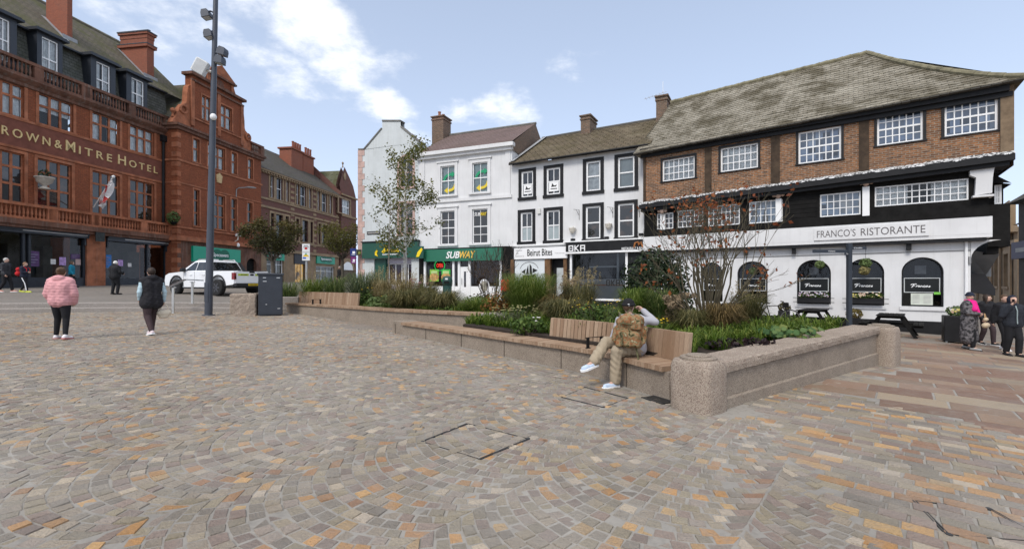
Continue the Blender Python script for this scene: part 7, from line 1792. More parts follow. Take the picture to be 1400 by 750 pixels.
# ================================================================= trees and planting
BARK = plain('grey_brown_bark', (.085,.07,.055), .9, .4, 12, .6, 40)
BIRCHB = plain('white_birch_bark', (.52,.50,.46), .8, .35, 7, .3, 30)
TWIG = plain('dark_twigs', (.065,.05,.04), .9, .3, 8)
def grow(mb, rnd, p, d, L, r, depth, tips, spread=.6, up=.15, kids=(2, 3), seg=3, minr=.004, n=6, shrink=.68):
    pts = [p]; rad = [r]; q = p.copy(); dd = d.copy()
    for k in range(seg):
        dd = (dd + Vector((rnd.gauss(0,.10), rnd.gauss(0,.10), rnd.gauss(0,.06)+up*.12))).normalized(); q = q + dd*(L/seg); pts.append(q.copy()); rad.append(max(minr, r*(1-.45*(k+1)/seg)))
    mb.tube(pts, rad, n if r > .02 else 4, cap=False)
    if depth == 0: tips.append((q, dd)); return
    if depth <= 2: tips.append((pts[len(pts)//2], dd))
    for k in range(rnd.randint(*kids)):
        base = pts[rnd.randint(max(1, seg-1), seg)]
        nd = (dd + Vector((rnd.gauss(0,spread), rnd.gauss(0,spread), rnd.gauss(up,spread*.5)))).normalized()
        grow(mb, rnd, base, nd, L*shrink*rnd.uniform(.8,1.15), max(minr, rad[-1]*.75), depth-1, tips, spread, up, kids, seg, minr, n, shrink)
def leaf_at(mb, q, d, s, rnd):
    a = Vector((rnd.gauss(0,1), rnd.gauss(0,1), rnd.gauss(-.2,.7))).normalized(); b = a.orthogonal().normalized(); b = Matrix.Rotation(rnd.uniform(0,6.28), 3, a) @ b; n_ = a.cross(b)
    mb.poly([q, q+a*s*.5+b*s*.30+n_*s*.06, q+a*s, q+a*s*.5-b*s*.30+n_*s*.06])
def crown_from(tips, rnd, per, sig, s, tonefn=None, zs=1.0):
    mb = MB(); tn = []
    for q, d in tips:
        base = rnd.random()
        for k in range(per):
            v = q + Vector((rnd.gauss(0,sig), rnd.gauss(0,sig), rnd.gauss(0,sig*zs))); leaf_at(mb, v, d, s*rnd.uniform(.7,1.35), rnd)
            tn.append(min(1, max(0, (tonefn(v) if tonefn else base)*.6+rnd.random()*.4)))
    return mb, tn
def pxpos(px, Y, z=None):
    x = (px-CX)/F*Y; return Vector((x, Y, z if z is not None else G(x, Y)))
zof = lambda py, Y: CAMZ-(py-HY)/F*Y
# flat topped street trees
OLIVE = leafmat('bronze_olive_leaves', [(.022,.022,.008),(.05,.052,.014),(.10,.085,.022),(.17,.115,.03)], 2.5, .3)
YOLIVE = leafmat('yellow_olive_leaves', [(.035,.04,.010),(.085,.085,.018),(.16,.15,.03),(.21,.15,.04)], 2.5, .35)
for px_, Y_, y0, y1, w_, lab, mt, sd_ in ((373, 23.5, 297, 346, 73, 'flat topped bronze leaved tree behind the dark cabinet', OLIVE, 3), (468, 32.5, 303, 345, 68, 'flat topped yellowing tree beside the white gable house', YOLIVE, 8)):
    rnd = random.Random(sd_); q = pxpos(px_, Y_); t = thing('street_tree', lab, 'tree', q, 0, 'flat topped street trees')
    zt, zb_ = zof(y0, Y_)-q.z, zof(y1, Y_)-q.z; rw_ = w_/F*Y_/2; fork = zb_*.80
    mb = MB(); mb.tube([(0,0,-.1),(.02,.01,fork*.5),(0,0,fork)], [.13,.10,.10], 10); tips = []
    for k in range(13):
        a_ = k*2.399; e_ = rnd.uniform(.35,1.0); tgt = Vector((math.cos(a_)*rw_*e_*.88, math.sin(a_)*rw_*e_*.88, zb_+(zt-zb_)*(rnd.uniform(.25,.8)-.25*e_*e_)))
        o_ = Vector((0,0,fork)); m_ = o_.lerp(tgt, .5)+Vector((0,0,-.12*e_)); mb.tube([o_, o_.lerp(m_,.5)+Vector((rnd.gauss(0,.04),)*3), m_, tgt], [.05,.04,.026,.012], 6, cap=False)
        d_ = (tgt-m_).normalized()
        for j in range(5): grow(mb, rnd, tgt if j < 3 else m_, (d_+Vector((rnd.gauss(0,.6),rnd.gauss(0,.6),rnd.gauss(.1,.4)))).normalized(), rw_*.3, .011, 2, tips, .7, .05, (2,3), 2, .004, 4)
    mb.build('trunk', BARK, t)
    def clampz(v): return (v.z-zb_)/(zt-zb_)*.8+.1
    tips = [(Vector((q_.x*min(1, rw_*1.0/max(.01, math.hypot(q_.x,q_.y))), q_.y*min(1, rw_/max(.01, math.hypot(q_.x,q_.y))), min(zt-.02-.35*(math.hypot(q_.x,q_.y)/rw_)**2*(zt-zb_), max(zb_+.1, q_.z)))), d_) for q_, d_ in tips]
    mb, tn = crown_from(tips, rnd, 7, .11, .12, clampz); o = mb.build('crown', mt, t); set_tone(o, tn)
# birch
rnd = random.Random(12); Y_ = 18.6; q = pxpos(551, Y_); q.z = .4; t = thing('birch_tree', 'slender white barked birch with loose small leaves before the dark green shopfront', 'tree', q)
BIRCHL = leafmat('birch_leaves', [(.05,.062,.012),(.11,.125,.026),(.19,.185,.045),(.27,.22,.06)], 5, .4)
mb = MB(); tips = []; hz_ = zof(212, Y_)-.4; tr = lambda f: Vector((.16*f+.03*math.sin(f*7), .04*math.sin(f*5), hz_*f))
fs_ = [k/14 for k in range(15)]; mb.tube([tr(f) for f in fs_], [.085*(1-f)**.7+.008 for f in fs_], 9)
for k in range(30):
    f_ = rnd.uniform(.27,.97); a_ = k*2.399+rnd.gauss(0,.3); up_ = rnd.uniform(.45,.95); wid = 1.0-abs(f_-.52)*1.0
    grow(mb, rnd, tr(f_), Vector((math.cos(a_),math.sin(a_),up_)).normalized(), .95*max(.28,wid), .022*(1-f_)+.008, 2, tips, .5, .05, (2,3), 3, .004, 5, .62)
mb.build('trunk', BIRCHB, t); mb, tn = crown_from(tips, rnd, 15, .11, .105); o = mb.build('crown', BIRCHL, t); set_tone(o, tn)
# thin sapling
rnd = random.Random(31); Y_ = 17.0; q = pxpos(529, Y_); q.z = .42; t = thing('sapling', 'thin grey stemmed sapling just left of the white birch', 'tree', q)
mb = MB(); tips = []; hz_ = zof(262, Y_)-.4; tr = lambda f: Vector((.16*f, .03*math.sin(f*6), hz_*f)); fs_ = [k/10 for k in range(11)]; mb.tube([tr(f) for f in fs_], [.034*(1-f*.85) for f in fs_], 7)
for k in range(12):
    f_ = rnd.uniform(.5,.98); a_ = rnd.uniform(0,6.28); grow(mb, rnd, tr(f_), Vector((math.cos(a_),math.sin(a_),.9)).normalized(), .55, .012, 2, tips, .5, .1, (2,2), 2, .003, 4)
mb.build('trunk', plain('sapling_bark', (.17,.145,.115), .9, .3, 12), t); mb, tn = crown_from(tips, rnd, 3, .10, .075); o = mb.build('crown', BIRCHL, t); set_tone(o, tn)
# leafless spreading shrub
rnd = random.Random(5); Y_ = 17.5; q = pxpos(672, Y_); q.z = .42; t = thing('bare_shrub', 'leafless many twigged shrub in front of the sandwich shop', 'shrub', q)
mb = MB(); tips = []
for k in range(17):
    a_ = rnd.uniform(0,6.28); e_ = rnd.uniform(.05,.42); grow(mb, rnd, Vector((math.cos(a_)*.12,math.sin(a_)*.12,0)), Vector((math.cos(a_)*e_,math.sin(a_)*e_,1)).normalized(), 1.15, .017, 3, tips, .28, .25, (2,3), 3, .0045, 5, .62)
mb.build('stems', TWIG, t)
mb, tn = crown_from([tp for tp in tips if tp[0].z < 1.6], rnd, 1, .07, .06); o = mb.build('last_leaves', leafmat('rusty_last_leaves', [(.10,.05,.02),(.20,.10,.03),(.28,.18,.06)]), t); set_tone(o, tn)
# copper leaved multi stem shrub near the front
rnd = random.Random(77); Y_ = 9.0; q = pxpos(968, Y_); q.z = .42; t = thing('copper_leaved_shrub', 'tall multi stemmed shrub with sparse copper red leaves before the restaurant', 'shrub', q)
mb = MB(); tips = []
for k in range(24):
    a_ = rnd.uniform(0,6.28); e_ = rnd.uniform(.06,.48); grow(mb, rnd, Vector((math.cos(a_)*.13,math.sin(a_)*.13,0)), Vector((math.cos(a_)*e_,math.sin(a_)*e_,1)).normalized(), 1.42, .023, 3, tips, .30, .16, (2,3), 4, .0028, 6, .60)
for k in range(6):
    a_ = [3.3,2.9,3.6,.1,-.3,.4][k]; grow(mb, rnd, Vector((0,0,.15)), Vector((math.cos(a_)*.9,math.sin(a_)*.5,.75)).normalized(), .95, .014, 3, tips, .30, .05, (2,3), 4, .0028, 5, .62)
mb.build('stems', plain('olive_brown_stems', (.085,.072,.045), .85, .3, 10), t)
sel = [tp for tp in tips if tp[0].z > 1.0 and rnd.random() < .15]
mb, tn = crown_from(sel, rnd, 4, .06, .085); o = mb.build('leaves', leafmat('copper_leaves', [(.12,.030,.012),(.27,.075,.025),(.40,.14,.045),(.30,.10,.05)], 9, .4), t); set_tone(o, tn)
# dark evergreen
def bush(name, lab, q, lumps, n, s, mat, stems=None, group=None, seed=1, cat='shrub'):
    rnd = random.Random(seed); t = thing(name, lab, cat, q, 0, group); mb = MB(); tn = []
    for c_, r_ in lumps: leafball(mb, c_, r_, int(n*r_[0]*r_[2]*4), s, rnd, tn)
    for c_, r_ in lumps: leafball(mb, c_, tuple(x*.65 for x in r_), int(n*r_[0]*r_[2]*1.5), s*1.2, rnd, tn)
    o = mb.build('foliage', mat, t); set_tone(o, tn)
    mb = MB()
    for k in range(7):
        a_ = rnd.uniform(0,6.28); c_ = lumps[k % len(lumps)][0]; mb.tube([(math.cos(a_)*.05,math.sin(a_)*.05,-.05),(c_[0]*.5+.05*math.cos(a_),c_[1]*.5,c_[2]*.5),c_], [.02,.015,.006], 5)
    mb.build('stems', TWIG, t); return t
Y_ = 11.5; q = pxpos(896, Y_); q.z = .44
bush('evergreen_shrub', 'big dense dark evergreen shrub between the grey shop window and arched window', q, [((0,0,.85),(.72,.6,.78)),((-.35,.0,1.15),(.5,.5,.55)),((.40,.05,1.15),(.5,.45,.62)),((.05,.1,1.55),(.5,.45,.40)),((-.45,-.1,.6),(.45,.4,.5)),((.5,-.1,.5),(.45,.4,.5))], 520, .085, LEAF_DARK, seed=4)

class Grass:
    pass
GM = {
 'green': leafmat('grass_green', [(.043,.071,.020),(.092,.144,.037),(.169,.227,.059),(.338,.321,.119)], 4, .3),
 'bright': leafmat('grass_bright', [(.056,.097,.017),(.121,.194,.029),(.211,.276,.056),(.356,.356,.097)], 4, .35),
 'straw': leafmat('grass_straw', [(.095,.081,.027),(.230,.182,.074),(.446,.351,.176),(.567,.472,.270)], 4, .3),
 'olive': leafmat('grass_olive', [(.042,.049,.020),(.104,.104,.038),(.199,.179,.066),(.360,.293,.123)], 4, .3),
 'brown': leafmat('grass_brown', [(.057,.042,.020),(.141,.098,.042),(.265,.189,.076),(.416,.284,.113)], 4, .3),
 'blue': leafmat('grass_bluish', [(.041,.061,.029),(.097,.138,.065),(.179,.227,.106),(.292,.308,.145)], 4, .3),
 'orange': leafmat('leaves_orange', [(.068,.041,.014),(.176,.088,.027),(.324,.149,.041),(.459,.203,.054)], 4, .3)}
def blades(mb, tn, rnd, c, h, r, n, wid, droop, lean=1.0, tall=0.0):
    for k in range(n):
        a_ = rnd.uniform(0,6.283); rr = r*.35*math.sqrt(rnd.random()); b = Vector(c)+Vector((math.cos(a_)*rr, math.sin(a_)*rr, 0))
        a2 = a_+rnd.gauss(0,.5); out = Vector((math.cos(a2), math.sin(a2), 0)); L_ = h*rnd.uniform(.55,1.1); o_ = r*rnd.uniform(.25,1.0)*lean
        side = Vector((-out.y, out.x, 0))*wid*rnd.uniform(.7,1.3); p0_ = b; p1_ = b+out*o_*.25+Vector((0,0,L_*.55)); p2_ = b+out*o_*.65+Vector((0,0,L_*(.95-.12*droop))); p3_ = b+out*o_*1.1+Vector((0,0,L_*(1.0-.55*droop*rnd.random())))
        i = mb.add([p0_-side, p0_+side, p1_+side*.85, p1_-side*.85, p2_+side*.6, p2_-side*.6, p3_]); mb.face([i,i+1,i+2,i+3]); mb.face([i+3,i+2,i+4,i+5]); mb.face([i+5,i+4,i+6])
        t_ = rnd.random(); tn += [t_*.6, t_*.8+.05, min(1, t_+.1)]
def grass(lab, px_, Y_, top, wpx, kind, n=380, wid=.009, droop=.7, plume=0, name='ornamental_grass', base=.44, seed=None):
    rnd = random.Random(seed or int(px_*7+Y_*13)); q = pxpos(px_, Y_); q.z = base; t = thing(name, lab, 'ornamental grass', q, 0, 'ornamental grass clumps in the planter')
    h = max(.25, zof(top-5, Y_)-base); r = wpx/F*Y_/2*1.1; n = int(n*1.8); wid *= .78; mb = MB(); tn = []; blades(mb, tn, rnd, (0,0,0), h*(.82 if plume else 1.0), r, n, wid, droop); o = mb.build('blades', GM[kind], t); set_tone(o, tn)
    if plume:
        mb = MB(); tn = []
        for k in range(plume):
            a_ = rnd.uniform(0,6.283); e_ = r*rnd.uniform(.1,.8); tip = Vector((math.cos(a_)*e_, math.sin(a_)*e_, h*rnd.uniform(.88,1.08))); ax2 = Vector((math.cos(a_)*e_*.3, math.sin(a_)*e_*.3, 0))
            mb.tube([ax2, ax2.lerp(tip,.6)+Vector((0,0,h*.06)), tip], [.003,.0025,.002], 3, cap=False); m_ = len(mb.f)
            for j in range(26): v = tip+Vector((rnd.gauss(0,.016), rnd.gauss(0,.016), -rnd.random()*.26)); leaf_at(mb, v, None, .035, rnd)
        tn = [rnd.uniform(.5,1) for _ in mb.f]; o = mb.build('plumes', GM['straw'], t); set_tone(o, tn)
    return t
grass('low green grass in front of the flat topped tree beside the cabinet', 394, 19.6, 388, 40, 'green', 300)
grass('yellow green tall grass behind the upper bench backrest, beside the traffic sign', 428, 18.6, 375, 46, 'bright', 460, plume=10)
grass('green grass directly behind the middle of the upper backrest', 458, 18.4, 380, 46, 'green', 420)
grass('dense bluish green grass at the right end of the upper backrest', 497, 17.3, 373, 62, 'blue', 620)
grass('straw tipped grass at the foot of the thin sapling', 524, 16.8, 372, 40, 'straw', 420, plume=22)
grass('pale feathery grass at the foot of the white birch', 553, 16.4, 374, 44, 'straw', 420, plume=26)
grass('golden green grass to the right of the birch, below the dark green sign', 583, 15.8, 380, 48, 'olive', 460, plume=14)
grass('arching dark grass in front of the birch', 556, 14.9, 396, 74, 'olive', 700, .010, 1.1)
grass('arching dark grass below the sandwich shop door', 606, 14.2, 398, 66, 'olive', 620, .010, 1.1)
grass('short bright grass before the leafless shrub', 655, 13.6, 408, 70, 'bright', 520, .009)
grass('large fine bright green grass mound in front of the shutter with the ship', 722, 12.4, 376, 92, 'bright', 1500, .006, .55)
grass('olive brown grass to the right of the large bright green mound', 762, 12.0, 394, 62, 'brown', 640, .008, .9, plume=10)
grass('tall straw plumed grass in front of the grey shop window', 795, 11.6, 374, 62, 'olive', 420, .007, .7, plume=30)
grass('dark ferny grass behind the middle of the lower backrest', 772, 10.3, 408, 76, 'olive', 620, .009, 1.1)
grass('upright green grass behind the seated person\'s head', 868, 10.2, 396, 56, 'bright', 420, .009, .5)
grass('upright green grass in front of the evergreen shrub', 905, 9.8, 398, 56, 'green', 420, .009, .5)
grass('olive feathery grass to the right of the copper leaved shrub', 1022, 9.6, 392, 62, 'olive', 640, .006, .6, plume=12)
grass('brown green grass at the foot of the copper leaved shrub', 985, 8.7, 414, 64, 'brown', 640, .007, .9)
grass('dark green grass to the left of the copper leaved shrub stems', 945, 8.5, 424, 52, 'olive', 480, .007, .9)
# leafy perennials
def perennial(lab, px_, Y_, top, wpx, mat, s, n, seed, name='leafy_plant', flowers=None, base=.44):
    q = pxpos(px_, Y_); q.z = base; h = max(.2, zof(top, Y_)-base); r = wpx/F*Y_/2
    t = bush(name, lab, q, [((-r*.45,0,h*.40),(r*.6,r*.5,h*.45)),((r*.45,.05,h*.38),(r*.6,r*.5,h*.42)),((0,.1,h*.58),(r*.6,r*.5,h*.40))], n, s, mat, seed=seed, cat='plant')
    if flowers:
        mt, k, fs2, spread = flowers; rnd = random.Random(seed+50); mb = MB(); sm_ = MB(); tn = []
        for j in range(k):
            c_ = (rnd.uniform(-r,r)*spread, rnd.uniform(-r,r)*.4-.1, h*rnd.uniform(.75,1.12)); (leafball(mb, c_, (fs2, fs2, fs2*.75), 60, .035, rnd, tn) if fs2 > .05 else mb.lathe((c_[0],c_[1],c_[2]), [(fs2*.3,-fs2*.3),(fs2,fs2*.05),(fs2*.35,fs2*.35)], 7))
            sm_.tube([(c_[0]*.6,c_[1],h*.4),(c_[0],c_[1],c_[2]-fs2*.2)], .0025, 3, cap=False)
        mb.build('blossom', mt, t); sm_.build('flower_stems', TWIG, t)
    return t
YELF = plain('yellow_petals', (.66,.45,.02), .6, .25, 20); TANF = plain('dried_flower_heads', (.27,.20,.125), .9, .35, 14); WHF = plain('white_petals', (.70,.68,.64), .6)
perennial('yellow coneflowers behind the middle of the lower backrest', 812, 9.6, 412, 76, LEAF_MID, .07, 420, 61, 'yellow_coneflower', (YELF, 30, .018, 1.0))
perennial('yellow flowers at the right end of the lower backrest', 903, 8.6, 436, 44, LEAF_MID, .06, 420, 62, 'yellow_flowering_plant', (YELF, 14, .024, 1.0))
perennial('brown hydrangea with dried tan flower heads below the evergreen shrub', 928, 9.3, 408, 46, leafmat('rusty_leaves', [(.04,.035,.014),(.09,.07,.03),(.15,.11,.05)]), .07, 360, 63, 'hydrangea', (TANF, 26, .075, .8))
perennial('dried tan hydrangea beside the brown timber posts', 778, 12.6, 384, 28, leafmat('rusty_leaves_b', [(.05,.04,.016),(.10,.075,.03),(.16,.12,.05)]), .08, 320, 64, 'hydrangea', (TANF, 18, .085, .8))
perennial('rusty orange shrub to the left of the large bright green mound', 684, 12.7, 396, 50, GM['orange'], .07, 380, 65, 'rusty_shrub')
perennial('dull brown shrub under the leafless shrub', 662, 14.6, 396, 46, leafmat('dull_brown_leaves', [(.03,.026,.012),(.07,.055,.025),(.12,.10,.045)]), .08, 320, 66, 'brown_shrub')
perennial('pale sedum with upright heads at the right end of the upper bench', 704, 10.7, 420, 62, LEAF_PALE, .05, 420, 67, 'sedum', (plain('sedum_heads', (.30,.28,.12), .8, .3, 15), 50, .03, 1.0))
perennial('leafy green plant with a few white flowers beside the end of the lower backrest', 726, 9.2, 432, 58, LEAF_MID, .085, 460, 68, 'leafy_plant', (WHF, 5, .03, .5))
perennial('lime leaved low plant behind the upper bench seat', 528, 15.6, 402, 56, LEAF_PALE, .13, 260, 69, 'lime_plant', (YELF, 5, .03, .7))
perennial('dark leafy plant with yellow flowers at the end of upper backrest', 505, 16.6, 396, 40, LEAF_MID, .10, 320, 70, 'yellow_flowering_plant', (YELF, 6, .035, .8))
perennial('low green plant before the pale end of the upper bench', 625, 13.4, 418, 70, LEAF_MID, .08, 320, 71, 'low_plant')
perennial('pinkish flowered low plant beside the lilac shop panel', 573, 17.4, 386, 26, LEAF_MID, .08, 320, 72, 'pink_flowering_plant', (plain('dull_pink_petals', (.35,.19,.20), .8), 14, .06, .9))
# bergenia with big round leaves by the stone wall
rnd = random.Random(42)
t = thing('bergenia', 'big round leaved plant beside the stone coping', 'plant', pxpos(1078, 7.9, .46)); mb = MB(); tn = []
for k in range(95):
    a_ = rnd.uniform(0,6.28); rr = .42*math.sqrt(rnd.random()); c_ = Vector((math.cos(a_)*rr*1.25, math.sin(a_)*rr, rnd.uniform(.08,.24))); nrm = Vector((math.cos(a_)*.5+rnd.gauss(0,.2), math.sin(a_)*.5-.35+rnd.gauss(0,.2), 1)).normalized(); a = nrm.orthogonal().normalized(); b = nrm.cross(a); s_ = rnd.uniform(.045,.085)
    mb.poly([c_+(a*math.cos(2*math.pi*j/8)*s_+b*math.sin(2*math.pi*j/8)*s_*.85)+nrm*(.02 if j % 2 else 0) for j in range(8)]); tn.append(rnd.random())
o = mb.build('leaves', leafmat('bergenia_leaves', [(.035,.085,.025),(.07,.14,.04),(.13,.20,.06),(.24,.24,.05)], 5, .25), t); set_tone(o, tn)
t = thing('purple_heuchera', 'dark purple leaved plant tucked behind the stone coping', 'plant', pxpos(1015, 6.9, .46)); mb = MB(); tn = []
for k in range(90):
    a_ = rnd.uniform(0,6.28); rr = .30*math.sqrt(rnd.random()); c_ = Vector((math.cos(a_)*rr*1.9, math.sin(a_)*rr*.7, rnd.uniform(.05,.15))); leafball(mb, c_, (.04,.04,.03), 2, .08, rnd, tn)
o = mb.build('leaves', leafmat('purple_leaves', [(.012,.008,.010),(.03,.015,.018),(.055,.03,.028)], 5, .15), t); set_tone(o, tn)
# strap leaved ground cover: nobody could count it
rnd = random.Random(90); mb = MB(); tn = []
def in_poly(x, y, P):
    c_ = False
    for (x0, y0), (x1, y1) in zip(P, P[1:]+P[:1]):
        if (y0 > y) != (y1 > y) and x < (x1-x0)*(y-y0)/(y1-y0)+x0: c_ = not c_
    return c_
cnt = 0
while cnt < 1000:
    x, y = rnd.uniform(-9, 7.4), rnd.uniform(5.8, 20)
    if not in_poly(x, y, soil): continue
    right = x > 2.3 and y < 10.6
    if not right and y > 13.5 and rnd.random() < .4: continue
    if min((Vector((x, y, 0))-p_).length for p_ in (LOW.p if y < 12.4 else UPP.p)) < .70: continue
    dw = abs((Vector((x, y))-WALLA).dot(wn_))
    if right and dw < .62: continue
    blades(mb, tn, rnd, (x, y, .45), rnd.uniform(.22,.40) if right else rnd.uniform(.18,.42), rnd.uniform(.20,.30), 26 if y < 9 else 15, .010 if y < 9 else .014, 1.0); cnt += 1
for ln, s0_, s1_ in ((LOW, .9, LOW.L-.4), (UPP, .2, UPP.L-.2)):
    s_ = s0_
    while s_ < s1_:
        p_, t_, b_ = ln.at(s_); q_ = p_+b_*rnd.uniform(.70, 1.0)
        if in_poly(q_.x, q_.y, soil): blades(mb, tn, rnd, (q_.x, q_.y, .45), rnd.uniform(.16, .30) if ln is LOW else rnd.uniform(.28, .42), .2, 16, .010, 1.0)
        s_ += .085
o = mb.build('ground_cover', leafmat('strap_leaves', [(.04,.075,.010),(.10,.17,.02),(.19,.26,.04),(.29,.32,.07)], 3, .4), None); set_tone(o, tn); tag(o, 'low green strap leaved ground cover filling the planter', 'ground cover', kind='stuff')
# a few fallen leaves on the setts
rnd = random.Random(14); mb = MB()
for k in range(60):
    x, y = rnd.uniform(-6, 6), rnd.uniform(3.5, 12)
    if y > 5.3 and x > edge_x(y)-.1: continue
    z_ = G0(x, y)+.012; a_ = rnd.uniform(0,6.28); s_ = rnd.uniform(.015,.035); mb.poly([(x+s_*math.cos(a_+j*1.5708)*(1 if j % 2 == 0 else .55), y+s_*math.sin(a_+j*1.5708)*(1 if j % 2 == 0 else .55), z_+(.006 if j == 1 else 0)) for j in range(4)])
o = mb.build('fallen_leaves', plain('fallen_leaf', (.22,.12,.04), .8, .4, 20)); tag(o, 'dry fallen leaves scattered over the cobbles', 'fallen leaves', kind='stuff')
# ================================================================= people
SKIN = plain('skin', (.52,.33,.25), .6, .06, 6); HAIRB = plain('brown_hair', (.085,.05,.028), .6, .3, 20); HAIRG = plain('grey_hair', (.42,.41,.39), .7, .2, 20); HAIRW = plain('white_hair', (.62,.61,.58), .7, .15, 20)
EYE = plain('dark_eye', (.03,.025,.02), .3); LIPS = plain('lips', (.36,.15,.12), .6)
def remesh(mb, name, mats, par, vox, smooth=6, post=None, extra=None):
    me = bpy.data.meshes.new(name); me.from_pydata(mb.v, [], mb.f); o = bpy.data.objects.new(name, me); COL.objects.link(o)
    r = o.modifiers.new('r', 'REMESH'); r.mode = 'VOXEL'; r.voxel_size = vox
    s = o.modifiers.new('s', 'SMOOTH'); s.iterations = smooth; s.factor = .5
    dg = bpy.context.evaluated_depsgraph_get(); m2 = bpy.data.meshes.new_from_object(o.evaluated_get(dg)); m2.name = name
    o.modifiers.clear(); o.data = m2; bpy.data.meshes.remove(me)
    n = len(m2.vertices); a = np.empty(n*3, np.float32); m2.vertices.foreach_get('co', a); a = a.reshape(-1, 3)
    if post is not None:
        nr = np.empty(n*3, np.float32); m2.vertices.foreach_get('normal', nr); a = post(a, nr.reshape(-1, 3)); m2.vertices.foreach_set('co', a.reshape(-1).astype(np.float32))
    if extra is not None and extra.v:
        F_ = [tuple(p.vertices) for p in m2.polygons]; V_ = [tuple(v) for v in a]; k = len(V_)
        m3 = bpy.data.meshes.new(name); m3.from_pydata(V_+extra.v, [], F_+[tuple(i+k for i in f) for f in extra.f]); o.data = m3; bpy.data.meshes.remove(m2); m2 = m3
    m2.materials.clear(); [m2.materials.append(m) for m in (mats if isinstance(mats, (list, tuple)) else [mats])]
    m2.polygons.foreach_set('use_smooth', [True]*len(m2.polygons)); m2.update(); o.parent = par; return o
def hand(mb, w, d, pn, s, side, curl=.5):
    """palm, four unequal bent fingers and a thumb; d along the palm, pn out of its inner face"""
    d = d.normalized(); pn = (pn-d*pn.dot(d)).normalized(); a = d.cross(pn)*side
    mb.cap(w, w+d*.05*s, .020*s, .024*s, 8)
    for k in range(4):
        off = a*(-.027+.018*k)*s; b0 = w+d*.055*s+off; mb.cap(b0-d*.04*s, b0, .0125*s, .0105*s, 6); L = (.062,.074,.070,.054)[k]*s*.55
        d1_ = (d*math.cos(curl)+pn*math.sin(curl)); d2_ = (d*math.cos(curl*2.1)+pn*math.sin(curl*2.1)); b1 = b0+d1_*L; mb.cap(b0, b1, .0100*s, .0090*s, 6); mb.cap(b1, b1+d2_*L*.85, .0090*s, .0072*s, 6)
    t0 = w+d*.018*s-a*.022*s; td = (d*.65-a*.6+pn*.35).normalized(); t1 = t0+td*.036*s; mb.cap(t0, t1, .0125*s, .0105*s, 6); mb.cap(t1, t1+(td+d*.5+pn*.3).normalized()*.028*s, .0105*s, .0082*s, 6)
DEF = dict(hipL=(-.050,0,.525), hipR=(.050,0,.525), kneeL=(-.052,.015,.285), kneeR=(.052,.015,.285), ankL=(-.052,-.012,.045), ankR=(.052,-.012,.045), footL=(-.06,.075,.02), footR=(.06,.075,.02),
           shL=(-.108,0,.805), shR=(.108,0,.805), elL=(-.135,-.012,.63), elR=(.135,-.012,.63), wrL=(-.135,.035,.485), wrR=(.135,.035,.485), pel=(0,0,.54), waist=(0,0,.63), chest=(0,.0,.745), neck=(0,-.005,.845), head=(0,.012,.928))
